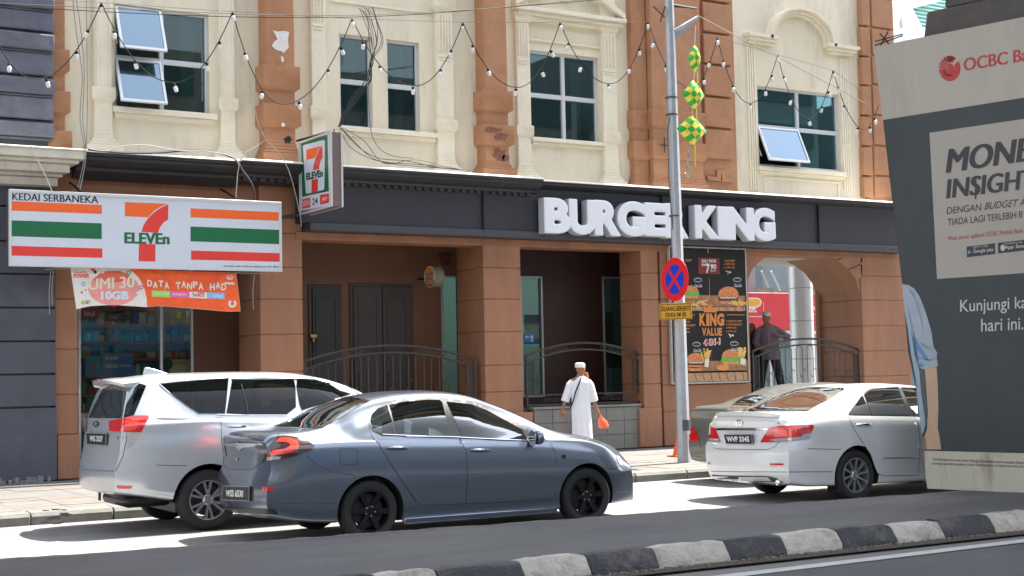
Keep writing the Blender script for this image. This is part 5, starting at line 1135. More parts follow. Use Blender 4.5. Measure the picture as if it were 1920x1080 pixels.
# parked motorcycles and clutter as seen: small goods stand
rd = random.Random(8); st_ = thing('street_stall', (WX(1450, 700, 29), 29, 0), 'low stall with colourful goods behind the archway railing', 'stall')
MB().box(WX(1428, 700, 29), WX(1482, 700, 29), 28.9, 29.6, .6, .66).build('table_top', PALE, st_)
for px in (1430, 1478): x = WX(px, 700, 29); MB().box(x, x+.05, 28.95, 29.0, 0, .6).build('leg', STEEL, st_)
q = MB()
for i in range(46): x = rd.uniform(WX(1429, 700, 29), WX(1481, 700, 29)); h = rd.uniform(.1, .55); q.box(x, x+rd.uniform(.06, .2), 28.92+rd.random()*.3, 29.3, .661, .67+h, rd.randrange(9))
q.build('goods', cols, st_)['kind'] = 'stuff'
tag(MB().box(WX(1406, 500, 25.6), WX(1440, 500, 25.6), 25.4, 25.5, 3.5, 3.56).box(WX(1406, 500, 25.6), WX(1440, 500, 25.6), 25.4, 25.7, 3.56, 3.6).build('batten_lamp', PWH), 'thin pale batten lamp under the walkway ceiling of the archway', 'lamp')
# pipe in the arch
a = W(1531, 520, 24.9); tag(MB().tube([(a.x, 24.9, .42), (a.x, 24.9, 4.1)], .06, 10).build('drain_pipe', ORANGE2, smooth=True), 'terracotta painted drain pipe inside the archway', 'pipe')
# ================================================================ glass building far behind
tb = thing('glass_tower', (110, 70, 0), 'pale green glass building with a white triangular frame at the top right', 'building')
YT = 62.0; TG = mat('tower_teal', (.45, .75, .70), .25, var=.1, vscale=.4); TW = mat('tower_white', (.85, .87, .88), .5); TD = mat('tower_slat', (.60, .85, .80), .4)
x0, x1 = WX(1672, 40, YT), WX(1672, 40, YT)+30; zlo = 0; zhi = 40
MB().box(x0-3, x1, YT, YT+12, 0, zhi).build('wall', TG, tb)
dz = WZ(1720, 40, YT)-WZ(1720, 46, YT)
for i in range(46): z = WZ(1700, 120, YT)+i*dz*1.15; MB().box(x0-3, x1, YT-.25, YT-.02, z, z+dz*.3).build('slat', TD, tb)
bk_ = [0]
def beam(p, q_, w_):
    bk_[0] += .04; a, b = W(*p, YT-1.0-bk_[0]), W(*q_, YT-1.0-bk_[0]); d_ = (b-a).normalized(); n_ = Vector((d_.z, 0, -d_.x))*w_; b.y = a.y; MB().prism([a-n_, a+n_, b+n_, b-n_], (0, .6, 0)).build('frame_beam', TW, tb)
beam((1668, 60), (1690, 5), .42); beam((1696, 12), (1722, 62), .55); beam((1660, 12), (1760, -12), .5); beam((1665, 68), (1760, 66), .5); beam((1680, 40), (1680, 75), .3); beam((1700, 30), (1700, 75), .25)
# ================================================================ traffic cone behind the post
cb = G(1275, 856, .152); cn = thing('traffic_cone', (cb.x, cb.y, .152), 'orange traffic cone half hidden behind the lamp post', 'cone')
MB().box(cb.x-.17, cb.x+.17, cb.y-.17, cb.y+.17, .152, .18).build('base', mat('cone_orange', (.85, .12, .03), .5), cn, bevel=.01)
MB().lathe([(.13, .18), (.035, .58), (0, .585)], 20, (cb.x, cb.y, 0)).build('cone', mat('cone_orange', (.85, .12, .03), .5), cn, smooth=True)
# ================================================================ shophouses across the near road, behind the viewer (seen in glass and paint)
ob = thing('opposite_shophouses', (10, -14, 0), 'row of shophouses with awnings on the opposite side of the road', 'building')
rd = random.Random(5); x = -30
pal = [(.45, .40, .32), (.30, .16, .10), (.20, .25, .32), (.5, .46, .38), (.16, .17, .20), (.42, .28, .18)]
while x < 70:
    w_ = rd.uniform(5, 8); m = mat('opposite_%d' % rd.randrange(6), pal[rd.randrange(6)], .7)
    MB().box(x, x+w_-.05, -20, -14, 0, rd.uniform(6.0, 7.2)).build('shophouse', m, ob)
    MB().box(x+.3, x+w_-.3, -13.95, -13.9, .2, 2.8).build('shopfront', mat('opp_dark', (.03, .035, .04), .2), ob); MB().box(x+.1, x+w_-.1, -14, -12.8, 3.1, 3.5).build('awning', mat('opp_awning_%d' % rd.randrange(3), [(.55, .30, .10), (.06, .22, .38), (.5, .45, .35)][rd.randrange(3)], .6), ob)
    MB().box(x+.1, x+w_-.1, -14.1, -13.9, 3.55, 4.3).build('shop_board', mat('opp_board_%d' % rd.randrange(3), [(.08, .30, .42), (.6, .55, .4), (.5, .12, .08)][rd.randrange(3)], .5), ob)
    x += w_
structure('opposite_pavement', MB().box(-60, 140, -16, -9.01, -.02, .13), PAVE)

of = thing('office_blocks', (10, -32, 0), 'pale office blocks with window bands added unseen behind the viewer to block reflected sky', 'building')  # unseen blocks added to keep bright sky out of the upper panes
x = -70; rd = random.Random(15)
while x < 130:
    w_ = rd.uniform(14, 24); h = rd.uniform(19, 26); MB().box(x, x+w_, -46, -32, 0, h).build('block', mat('office_%d' % rd.randrange(3), [(.34, .30, .25), (.22, .24, .26), (.38, .36, .32)][rd.randrange(3)], .7), of)
    for k in range(int(h/3.4)): MB().box(x+.5, x+w_-.5, -31.98, -31.9, 1.2+k*3.4, 3.0+k*3.4).build('window_band', mat('office_glass', (.03, .045, .055), .15), of)
    x += w_+rd.uniform(.5, 5)
# ================================================================ cars
def pchip(tab):
    xs = [t[0] for t in tab]; ys = [t[1] for t in tab]; n = len(xs); h = [xs[i+1]-xs[i] for i in range(n-1)]; d = [(ys[i+1]-ys[i])/h[i] for i in range(n-1)]
    m = [d[0]]+[0 if d[i-1]*d[i] <= 0 else 2*d[i-1]*d[i]/(d[i-1]+d[i]) for i in range(1, n-1)]+[d[-1]]
    def f(x):
        if x <= xs[0]: return ys[0]
        if x >= xs[-1]: return ys[-1]
        i = max(k for k in range(n-1) if xs[k] <= x); t = (x-xs[i])/h[i]
        return (2*t**3-3*t*t+1)*ys[i]+(t**3-2*t*t+t)*h[i]*m[i]+(-2*t**3+3*t*t)*ys[i+1]+(t**3-t*t)*h[i]*m[i+1]
    return f
TYRE = mat('tyre_rubber', (.018, .018, .018), .8, bump=.2, bscale=80); ARCHM = mat('wheel_well', (.008, .008, .008), .9)
TRIM = mat('black_trim', (.012, .012, .013), .35); CHR = mat('chrome', (.75, .76, .78), .12, metal=1)
LRED = mat('lamp_red', (.62, .012, .012), .12, coat=1, spec=.8); LREDB = mat('lamp_red_bright', (.85, .05, .03), .15, coat=1); LCLR = mat('lamp_clear', (.45, .44, .43), .12, coat=1, metal=.3); LDRK = mat('lamp_smoked', (.05, .025, .025), .12, coat=1)
PLB = mat('plate_black', (.012, .012, .013), .4); PLW = mat('plate_white', (.75, .75, .75), .4)
def paint(name, c, metal=.55, rough=.33): return mat(name, c, rough, metal=metal, coat=.6, var=.04, vscale=3)
class Car:
    def __init__(s, name, label, hub_local, hub_world, yaw, L_, T_, pm, rw, fw, wr, group='cars on the street', arch=.055):
        s.pm = pm; s.wr = wr; s.rw = rw; s.fw = fw; s.L = L_
        hw = Vector(hub_world); off = Matrix.Rotation(yaw, 3, 'Z') @ Vector((hub_local[0], hub_local[1], 0))
        s.root = thing(name, (hw.x-off.x, hw.y-off.y, 0), label, 'car', group, rz=yaw)
        s.M = Matrix.Translation(s.root.location) @ Matrix.Rotation(yaw, 4, 'Z'); s.Mi = s.M.inverted(); s.eye = s.Mi @ Vector((0, 0, EYE))
        F = {k: pchip(v) for k, v in T_.items() if isinstance(v, list)}; s.F = F
        xs = [0, .015, .04, .08, .14, .22]+[.3+(L_-.6)*i/52 for i in range(53)]+[L_-.22, L_-.14, L_-.08, L_-.04, L_-.015, L_]
        W_ = T_['W']; s.Whalf = W_
        def section(x):
            cr = 1-T_.get('rt', .16)*max(0, 1-x/.45)**2.4; cf = 1-T_.get('ft', .30)*max(0, 1-(L_-x)/1.0)**2.4; c = cr*cf
            zb, zt, zbl, zr = F['zb'](x), F['zt'](x), F['zbelt'](x), F['zr'](x); Wb = F['Wb'](x)*c; Wr = min(F['Wr'](x)*(c**.7), Wb-.02); Wm = W_*c
            zl = max(.46, zb+.16)
            cp_ = [(0, zb), (Wm-.16, zb), (Wm-.055, zb+.015), (Wm-.03, zb+.07), (Wm-.012, zl), (Wm, max(zl+.1, zbl-.36)), (Wm-.012, zbl-.15), (Wb+.028, zbl-.045), (Wb-.004, zbl+.0), ((Wb+Wr)/2+.018*(zr-zbl > .2), (zbl+zr)/2), (Wr+.012, zr-.03*min(1, (zr-zbl)*3)), (Wr-.07, zr+.55*(zt-zr)), (Wr*.5, zr+.88*(zt-zr)), (0, zt)]
            out = []; P_ = [Vector((a, b)) for a, b in cp_]; n = len(P_)
            for i in range(n-1):
                p0 = P_[i-1] if i else Vector((-P_[1].x, P_[1].y)); p1, p2 = P_[i], P_[i+1]; p3 = P_[i+2] if i+2 < n else Vector((-P_[n-2].x, P_[n-2].y))
                k = 3
                for j in range(k):
                    t = j/k; a = .5*((2*p1)+(p2-p0)*t+(2*p0-5*p1+4*p2-p3)*t*t+(3*p1-p0-3*p2+p3)*t**3)
                    if i in (0, 1): a = p1.lerp(p2, t)
                    out.append((max(a.x, 0), a.y))
            out.append((0, zt)); return out
        rb, fb = T_.get('rbow', .13), T_.get('fbow', .28)
        def warp(x, y, z):
            u = y/W_; x2 = x+F['xr'](z)*max(0, 1-x/.75)**1.5-F['xf'](z)*max(0, 1-(L_-x)/.9)**1.5
            x2 += rb*abs(u)**2.2*max(0, 1-x/.9)**1.5-fb*abs(u)**2.2*max(0, 1-(L_-x)/1.1)**1.5
            return Vector((x2, y, z))
        secs = [section(x) for x in xs]; m = len(secs[0]); vs = []; fs = []
        ring = list(range(m))+[-(j) for j in range(m-2, 0, -1)]   # + side then mirrored side
        nr = len(ring)
        for x, S_ in zip(xs, secs):
            for j in ring: y, z = S_[abs(j)]; vs.append(warp(x, y if j >= 0 else -y, z))
        for i in range(len(xs)-1):
            for j in range(nr): fs.append((i*nr+j, i*nr+(j+1) % nr, (i+1)*nr+(j+1) % nr, (i+1)*nr+j))
        for i, x in ((0, 0), (len(xs)-1, L_)):    # end caps as grids
            S_ = secs[i]; K = 8; rows = []
            for j in range(m):
                y, z = S_[j]
                if j in (0, m-1): rows.append([i*nr+j]*(K+1)); continue
                r = [i*nr+j]
                for k in range(1, K): yy = y*(1-2*k/K); vs.append(warp(x, yy, z)); r.append(len(vs)-1)
                r.append(i*nr+nr-j); rows.append(r)
            for j in range(m-1):
                for k in range(K):
                    q = [rows[j][k], rows[j][k+1], rows[j+1][k+1], rows[j+1][k]]; q = [a for n_, a in enumerate(q) if a not in q[:n_]]
                    if len(q) >= 3: fs.append(tuple(q))
        me = bpy.data.meshes.new('body'); me.from_pydata([tuple(v) for v in vs], [], fs); me.materials.append(pm); me.materials.append(ARCHM)
        bm = bmesh.new(); bm.from_mesh(me); bmesh.ops.remove_doubles(bm, verts=bm.verts, dist=1e-5); bmesh.ops.recalc_face_normals(bm, faces=bm.faces); bm.to_mesh(me); bm.free(); me.shade_smooth()
        s.bvh = BVHTree.FromPolygons([v.co.copy() for v in me.vertices], [tuple(p.vertices) for p in me.polygons])
        o = bpy.data.objects.new('body', me); COL.objects.link(o)
        cut = []
        for wx in (rw, fw):
            for sd_ in (-1, 1):
                q = MB(); q.lathe([(0, sd_*(W_-.36)), (wr+arch, sd_*(W_-.36)), (wr+arch, sd_*(W_+.3)), (0, sd_*(W_+.3))], 40, (wx, 0, wr), 'y')
                c = q.build('cut', [pm, ARCHM], None, world=False, smooth=True); 
                for p in c.data.polygons: p.material_index = 1
                cut.append(c); md = o.modifiers.new('b', 'BOOLEAN'); md.object = c; md.operation = 'DIFFERENCE'; md.solver = 'EXACT'
        s.o = o; s.cut = cut; s.section = section; s.warp = warp
    def _cutter(s, mb, vs=None):
        c = mb.build('cut', [s.pm, ARCHM], None, world=False, recalc=True)
        for p in c.data.polygons: p.material_index = 1
        s.cut.append(c); md = s.o.modifiers.new('b', 'BOOLEAN'); md.object = c; md.operation = 'DIFFERENCE'; md.solver = 'EXACT'
    def cabin(s, x0, x1, floor=.77):
        N = 22; rows = []
        for i in range(N+1):
            x = x0+(x1-x0)*i/N; sec = s.section(x); zt = s.F['zt'](x); zr = s.F['zr'](x); zbl = s.F['zbelt'](x); Wb = s.F['Wb'](x); Wr = min(s.F['Wr'](x), Wb-.02)
            top = zt-.05; g = max(0, zr-.05); r = [(0, floor), (Wb-.10, floor), (Wb-.075, min(zbl, top-.06)), ((Wb+Wr)/2-.055, min((zbl+zr)/2, top-.05)), (Wr-.06, min(zr-.05, top-.03)), (Wr*.5, top-.012), (0, top)]
            rows.append([Vector((x, a, b)) for a, b in r]+[Vector((x, -a, b)) for a, b in reversed(r[1:-1])])
        n = len(rows[0]); mb = MB(); mb.add([v for r in rows for v in r], [(i*n+j, i*n+(j+1) % n, (i+1)*n+(j+1) % n, (i+1)*n+j) for i in range(N) for j in range(n)]+[tuple(range(n)), tuple(reversed(range(N*n, N*n+n)))])
        s._cutter(mb)
    def opening(s, pts, d0=.16, d1=.16, mirror=True):
        A = []; B = []
        for x, y in pts:
            h, n = s.hit(x, y); d = s.local_ray(x, y); A.append(h-d*d0); B.append(h+d*d1)
        k = len(pts); tri = tessellate_polygon([[Vector((x, y, 0)) for x, y in pts]])
        for my in ((1, -1) if mirror else (1,)):
            f = lambda v: Vector((v.x, v.y*my, v.z))
            mb = MB(); mb.add([f(v) for v in A+B], [tuple(t) for t in tri]+[tuple(i+k for i in reversed(t)) for t in tri]+[(i, i+k, (i+1) % k+k, (i+1) % k) for i in range(k)]); s._cutter(mb)
    def screen(s, x0, x1, z0, z1, w0, w1, m):
        '''windscreen opening and its glass, laid on the body'''
        mb = MB(); mb.prism([(x0, -w0, z0), (x0, w0, z0), (x0, w1, z1), (x0, -w1, z1)], (x1-x0, 0, 0)); s._cutter(mb)
        N = 8; vs = []
        for i in range(N+1):
            for j in range(N+1):
                z = z0-.02+(z1-z0+.04)*i/N; w_ = (w0+(w1-w0)*i/N)+.02; y = -w_+2*w_*j/N; r = s.bvh.ray_cast(Vector((6, y, z)), Vector((-1, 0, 0))); vs.append((r[0] if r[0] else Vector((x1, y, z)))+Vector((.006, 0, .004)))
        MB().add(vs, [(i*(N+1)+j, i*(N+1)+j+1, (i+1)*(N+1)+j+1, (i+1)*(N+1)+j) for i in range(N) for j in range(N)]).build('windscreen', m, s.root, world=False, smooth=True)
    def seats(s, xf, xr_, m, z=.52, top=1.12, right=True, wy=.40):
        for x, ys in ((xf, (-wy, wy)), (xr_, (-wy, wy))):
            for y in ys:
                st = MB().box(x-.05, x+.46, y-.25, y+.25, z, z+.16).build('seat', m, s.root, world=False, bevel=.04)
                b = MB(); b.prism([(x-.02, y-.24, z+.12), (x+.12, y-.24, z+.12), (x-.04, y-.22, top-.14), (x-.14, y-.22, top-.14)], (0, .48, 0)); b.build('backrest', m, st, world=False, bevel=.04)
                MB().box(x-.17, x-.05, y-.13, y+.13, top-.11, top+.07).build('headrest', m, st, world=False, bevel=.035)
        MB().box(xf+.75, xf+1.05, -.66, .66, .78, .98).build('dashboard', TRIM, s.root, world=False, bevel=.05)
        pts = [(xf+.52+.05*math.sin(a*.4), -wy+.18*math.cos(a*.4), .93+.17*math.sin(a*.4)) for a in range(16)]; MB().tube(pts, .016, 6, closed=True).build('steering_wheel', TRIM, s.root, world=False, smooth=True)
    def finish(s):
        o = s.o; bpy.context.view_layer.update(); me2 = bpy.data.meshes.new_from_object(o.evaluated_get(bpy.context.evaluated_depsgraph_get())); me2.name = 'body'
        for c in s.cut: bpy.data.objects.remove(c)
        bpy.data.objects.remove(o); me2.shade_smooth(); me2.set_sharp_from_angle(angle=R(40)); s.body = link(bpy.data.objects.new('body', me2), s.root)
    def glass(s, pts, m, off=.007, mirror=True, name='window'):
        s.opening(pts, mirror=mirror); return s.skin(name, pts, m, off, 5, mirror=mirror)
    def local_ray(s, px, py): return (s.Mi.to_3x3() @ ray(px, py)).normalized()
    def hit(s, px, py):
        d = s.local_ray(px, py); h, n, i, t = s.bvh.ray_cast(s.eye, d)
        if h is None:
            c = Vector((s.L/2, 0, .8)); t = (c-s.eye).dot(d); best = None
            for k in range(-24, 25):
                p = s.eye+d*(t+k*.12); q, n2, i2, dist = s.bvh.find_nearest(p)
                if best is None or dist < best[0]: best = (dist, q, n2)
            return best[1], best[2]
        return h, (n if n.dot(d) < 0 else -n)
    def skin(s, name, pts, m, off=.004, step=5.0, parent=None, mirror=False, label=None, holes=()):
        poly = [Vector(p) for p in pts]; n = len(poly)
        dense = []
        for i in range(n):
            a, b = poly[i], poly[(i+1) % n]; k = max(1, int((b-a).length/step))
            for j in range(k): dense.append(a.lerp(b, j/k))
        xs = [p.x for p in dense]; ys = [p.y for p in dense]
        def inside(p):
            c = False
            for i in range(n):
                a, b = poly[i], poly[(i+1) % n]
                if (a.y > p.y) != (b.y > p.y) and p.x < (b.x-a.x)*(p.y-a.y)/(b.y-a.y)+a.x: c = not c
            return c
        inner = []; y = min(ys)+step*.5
        while y < max(ys):
            x = min(xs)+step*.5
            while x < max(xs):
                p = Vector((x, y))
                if inside(p) and min((p-q).length for q in dense) > step*.45: inner.append(p)
                x += step
            y += step
        def pin(p, P_):
            c = False; k = len(P_)
            for i in range(k):
                a, b = P_[i], P_[(i+1) % k]
                if (a[1] > p.y) != (b[1] > p.y) and p.x < (b[0]-a[0])*(p.y-a[1])/(b[1]-a[1])+a[0]: c = not c
            return c
        V = dense+inner; e = [(i, (i+1) % len(dense)) for i in range(len(dense))]
        for H_ in holes:
            V = V[:len(V)]; hp2 = []; k = len(H_)
            for i in range(k):
                a, b = Vector(H_[i]), Vector(H_[(i+1) % k]); q = max(1, int((b-a).length/step))
                for j in range(q): hp2.append(a.lerp(b, j/q))
            o0 = len(V); V = V+hp2; e += [(o0+i, o0+(i+1) % len(hp2)) for i in range(len(hp2))]
        r = delaunay_2d_cdt(V, e, [] if holes else [list(range(len(dense)))], 0 if holes else 1, 1e-4); vs = []
        for v in r[0]: h, nn = s.hit(v.x, v.y); vs.append(h+nn*off)
        fs = [tuple(f) for f in r[2]]
        if holes:
            P2 = [tuple(p) for p in poly]; cen = lambda f: Vector((sum(r[0][i].x for i in f)/len(f), sum(r[0][i].y for i in f)/len(f)))
            fs = [f for f in fs if pin(cen(f), P2) and not any(pin(cen(f), H_) for H_ in holes)]
        mb = MB().add(vs, fs)
        par = parent or s.root
        o = mb.build(name, m, par, world=False, smooth=True, sharp=60, recalc=False)
        if label: o['label'] = label
        if mirror:
            o2 = MB().add([Vector((v.x, -v.y, v.z)) for v in vs], [tuple(reversed(f)) for f in fs]).build(name, m, par, world=False, smooth=True, recalc=False)
            if label: o2['label'] = label
        return o
    def seam(s, pts, r=.004, m=None, name='panel_gap', closed=False, off=0, mirror=False):
        out = []
        for i in range(len(pts)-1+closed):
            a, b = Vector(pts[i]), Vector(pts[(i+1) % len(pts)]); k = max(1, int((b-a).length/5))
            for j in range(k): q = a.lerp(b, j/k); h, n = s.hit(q.x, q.y); out.append(h+n*off)
        if not closed: h, n = s.hit(*pts[-1]); out.append(h+n*off)
        MB().tube(out, r, 5, closed=closed).build(name, m or TRIM, s.root, world=False)
        if mirror: MB().tube([Vector((v.x, -v.y, v.z)) for v in out], r, 5, closed=closed).build(name, m or TRIM, s.root, world=False)
    def handle(s, x0, y0, x1, y1, m):
        a, n = s.hit(x0, (y0+y1)/2); b, n2 = s.hit(x1, (y0+y1)/2); c, n3 = s.hit((x0+x1)/2, (y0+y1)/2)
        for my in (1, -1):
            f = lambda v: Vector((v.x, v.y*my, v.z))
            MB().tube([f(a+n*.004), f(a.lerp(c, .3)+n3*.028), f(c+n3*.034), f(b.lerp(c, .3)+n3*.028), f(b+n2*.004)], [.010, .015, .016, .015, .010], 8).build('door_handle', m, s.root, world=False, smooth=True)
    def text(s, body, quad, m, off=.012, bold=0, name='lettering', parent=None):
        """lettering in a pixel quad TL TR BR BL, laid on the body"""
        vs, fs = text_mesh(body, bold, 2); a0 = min(v.x for v in vs); a1 = max(v.x for v in vs); b0 = min(v.y for v in vs); b1 = max(v.y for v in vs)
        h = [s.hit(*q) for q in quad]; P3 = [x[0]+x[1]*off for x in h]; out = []
        for v in vs:
            u = (v.x-a0)/(a1-a0); t = (v.y-b0)/(b1-b0); out.append(P3[3].lerp(P3[2], u).lerp(P3[0].lerp(P3[1], u), t))
        return MB().add(out, fs).build(name, m, parent or s.root, world=False, recalc=False)
    def plate(s, quad, body, tq):
        h = [s.hit(*q) for q in quad]; n = (h[0][1]+h[1][1]+h[2][1]+h[3][1]).normalized(); n.z = 0; n.normalize()
        P3 = [x[0]+x[1]*.018 for x in h]; c = sum(P3, Vector())/4
        P3 = [p-n*((p-c).dot(n)) + n*.012 for p in P3]
        o = MB().prism(P3, -n*.02).build('number_plate', PLB, s.root, world=False, bevel=.003)
        vs, fs = text_mesh(body, .03, 3); a0 = min(v.x for v in vs); a1 = max(v.x for v in vs); b0 = min(v.y for v in vs); b1 = max(v.y for v in vs); out = []
        for v in vs:
            u = tq[0]+(tq[2]-tq[0])*(v.x-a0)/(a1-a0); t = tq[1]+(tq[3]-tq[1])*(v.y-b0)/(b1-b0); out.append(P3[3].lerp(P3[2], u).lerp(P3[0].lerp(P3[1], u), t)+n*.004)
        MB().add(out, fs).build('lettering', PLW, o, world=False, recalc=False)
        fr = MB()
        for i in range(4): fr.tube([P3[i], P3[(i+1) % 4]], .005, 4)
        fr.build('plate_frame', mat('plate_frame', (.25, .25, .26), .4), o, world=False)
    def lip(s, hw, h):
        q = MB(); sp = []; N = 20
        for j in range(N+1):
            y = -hw+2*hw*j/N; r = s.bvh.ray_cast(Vector((-1, y, .98)), Vector((1, 0, 0))); x0 = r[0].x if r[0] else .1
            t = s.bvh.ray_cast(Vector((x0+.10, y, 2)), Vector((0, 0, -1))); z0 = t[0].z; t2 = s.bvh.ray_cast(Vector((x0+.26, y, 2)), Vector((0, 0, -1))); e = 1-(abs(y)/hw)**6
            sp += [(x0-.012*e, y, z0+h*e), (x0-.010*e, y, z0-.03), (x0+.10, y, z0-.02), (x0+.26, y, t2[0].z-.004), (x0+.12, y, z0+h*.75*e+.004)]
        q.add(sp, [(j*5+k, j*5+(k+1) % 5, j*5+5+(k+1) % 5, j*5+5+k) for j in range(N) for k in range(5)]+[tuple(range(5)), tuple(reversed(range(N*5, N*5+5)))])
        q.build('boot_spoiler', s.pm, s.root, world=False, smooth=True)
    def wheels(s, rimm, style, tw=.205, rim=.66, dish=None):
        r = s.wr; rr = r*rim
        tyre = MB().lathe([(rr, -tw/2+.01), (rr+.012, -tw/2), (r*.9, -tw/2-.004), (r*.975, -tw/2+.022), (r, -tw/2+.05), (r, tw/2-.05), (r*.975, tw/2-.022), (r*.9, tw/2+.004), (rr+.012, tw/2), (rr, tw/2-.01), (rr-.01, 0), (rr, -tw/2+.01)], 48, (0, 0, 0), 'y', cap=False)
        q = MB(); yo = -tw/2+.012     # outer face towards -y
        q.lathe([(rr+.001, yo-.006), (rr-.014, yo-.006), (rr-.02, yo+.03), (rr-.03, tw/2-.02), (rr-.002, tw/2-.012)], 48, (0, 0, 0), 'y', cap=False)
        q.lathe([(0, yo+.008), (.045, yo+.008), (.062, yo+.02), (.062, yo+.06), (0, yo+.06)], 20, (0, 0, 0), 'y')
        n, wa, dbl = style
        for k in range(n):
            for d_ in ((-1, 1) if dbl else (0,)):
                a = 2*math.pi*k/n+.2; a1_ = a+d_*.13
                p0 = Vector((math.cos(a)*.04, 0, math.sin(a)*.04)); p1 = Vector((math.cos(a1_+d_*.06)*(rr-.012), 0, math.sin(a1_+d_*.06)*(rr-.012))); t = (p1-p0).normalized(); nn = Vector((-t.z, 0, t.x))
                w0, w1 = wa*.9, wa*1.15
                A = [p0-nn*w0+Vector((0, yo+.014, 0)), p0+nn*w0+Vector((0, yo+.014, 0)), p1+nn*w1+Vector((0, yo+.0, 0)), p1-nn*w1+Vector((0, yo+.0, 0))]
                q.add(A+[v+Vector((0, .035, 0)) for v in A], [(0, 1, 2, 3), (7, 6, 5, 4), (0, 4, 5, 1), (1, 5, 6, 2), (2, 6, 7, 3), (3, 7, 4, 0)])
        nut = MB()
        for k in range(5): a = 2*math.pi*k/5+.3; nut.lathe([(0, yo-.004), (.009, yo-.004), (.009, yo+.02)], 8, (math.cos(a)*.05, 0, math.sin(a)*.05), 'y')
        hubm = rimm
        first = None
        for wx in (s.rw, s.fw):
            for sd_ in (-1, 1):
                loc = Vector((wx, sd_*(s.Whalf-.03-tw/2), r))
                if first is None:
                    w_ = q.build('wheel', rimm, s.root, world=False, smooth=True, sharp=30, bevel=0); ty = tyre.build('tyre', TYRE, w_, world=False, smooth=True, sharp=50); nu = nut.build('wheel_nuts', CHR, w_, world=False); br = MB().lathe([(0, -.02), (rr*.8, -.02), (rr*.8, .01), (0, .01)], 30, (0, 0, 0), 'y').build('brake_disc', mat('brake_disc', (.04, .04, .04), .5, metal=.5), w_, world=False, smooth=True); first = (w_, ty, nu, br)
                    cur = w_
                else:
                    cur = first[0].copy(); link(cur, s.root)
                    for c in first[1:]: link(c.copy(), cur)
                cur.location = loc; cur.rotation_euler = (0, random.uniform(0, 6), 0 if sd_ < 0 else math.pi)
        q = MB(); q.tube([(s.rw, -s.Whalf+.2, r), (s.rw, s.Whalf-.2, r)], .04, 8); q.build('axle', TRIM, s.root, world=False)
        q = MB(); q.box(s.rw-.3, s.fw+.4, -.6, .6, .2, .32); q.build('floor_pan', TRIM, s.root, world=False)
    def mirror(s, px, py, w_, h_, m):
        h, n = s.hit(px, py+h_*.3)
        for my in (-1, 1):
            c = Vector((h.x-.02, my*(abs(h.y)+.11), h.z+.035)); q = MB(); V = []
            for i in range(9):
                for j in range(16):
                    a = 2*math.pi*j/16; t = -1+2*i/8; k = (1-abs(t)**2.6)**.5 if abs(t) < 1 else .0
                    V.append(c+Vector((.055*t+.015*t*t, .115*k*math.copysign(abs(math.cos(a))**.7, math.cos(a)), .075*k*math.copysign(abs(math.sin(a))**.7, math.sin(a)))))
            q.add(V, [(i*16+j, i*16+(j+1) % 16, (i+1)*16+(j+1) % 16, (i+1)*16+j) for i in range(8) for j in range(16)])
            o = q.build('door_mirror', m, s.root, world=False, smooth=True)
            MB().tube([(h.x, my*(abs(h.y)-.03), h.z-.02), c+Vector((0, -my*.05, -.05))], .022, 6).build('mirror_stem', TRIM, o, world=False)
            MB().lathe([(0, 0), (.085, 0), (.085, .004), (0, .004)], 20, (c.x-.062, c.y, c.z), 'x').build('mirror_glass', mat('mirror_glass', (.5, .5, .5), .03, metal=1), o, world=False)
c1 = cp(120, 660, 3.0); c2 = cp(400, 700, 3.375); c3_ = cp(760, 700, 3.375); c4_ = cp(1280, 700, 4.0)
def L1(f, *pts): return [f(*p) for p in pts]
# ---------------------------------------------------------------- blue grey sedan
PB = paint('blue_grey_paint', (.175, .205, .255), .75, .23)
TB = dict(W=.893, rt=.10, ft=.22, rbow=.07, fbow=.30,
    zt=[(0, 1.08), (.03, 1.125), (.12, 1.155), (.4, 1.165), (.6, 1.185), (.8, 1.265), (1.05, 1.395), (1.35, 1.495), (1.7, 1.535), (2.05, 1.54), (2.4, 1.51), (2.75, 1.405), (3.1, 1.25), (3.4, 1.10), (3.6, 1.035), (3.95, .985), (4.25, .925), (4.5, .86), (4.62, .79), (4.68, .66)],
    zbelt=[(0, .98), (.3, 1.04), (1, 1.055), (2, 1.02), (3, .985), (3.6, .955), (4.2, .86), (4.68, .60)],
    zr=[(0, 1.065), (.12, 1.13), (.4, 1.14), (.6, 1.155), (.8, 1.20), (1.05, 1.31), (1.35, 1.405), (1.7, 1.455), (2.05, 1.465), (2.4, 1.43), (2.75, 1.325), (3.1, 1.19), (3.4, 1.06), (3.6, 1.01), (3.95, .955), (4.25, .895), (4.5, .82), (4.68, .63)],
    Wb=[(0, .85), (.5, .84), (1.2, .835), (2.2, .835), (3.2, .83), (3.7, .82), (4.2, .82), (4.54, .80)],
    Wr=[(0, .74), (.4, .72), (.7, .68), (1.0, .62), (1.4, .575), (2.0, .57), (2.5, .585), (2.9, .625), (3.3, .68), (3.6, .70), (4.2, .66), (4.54, .6)],
    zb=[(0, .30), (.3, .25), (.8, .21), (1.3, .19), (3.2, .175), (4.0, .19), (4.54, .2)],
    xr=[(.2, .07), (.35, .02), (.5, 0), (.66, .0), (.74, .045), (.95, .06), (1.06, .03), (1.14, .02)], xf=[(.15, .0), (.4, 0), (.6, .02), (.8, .10), (.95, .2)])
cb_ = Car('parked_sedan', 'blue grey sedan with black wheels, nearest to the viewer', (1.15, -.87), (6.42, 13.40, 0), R(-2.5), 4.68, TB, PB, 1.15, 3.78, .315)
GLS = glassmat('see_through_tint', (.26, .31, .31), .92, refl=.35)
INT = mat('seat_fabric', (.10, .10, .105), .9); INTB = mat('seat_beige', (.30, .26, .21), .9)
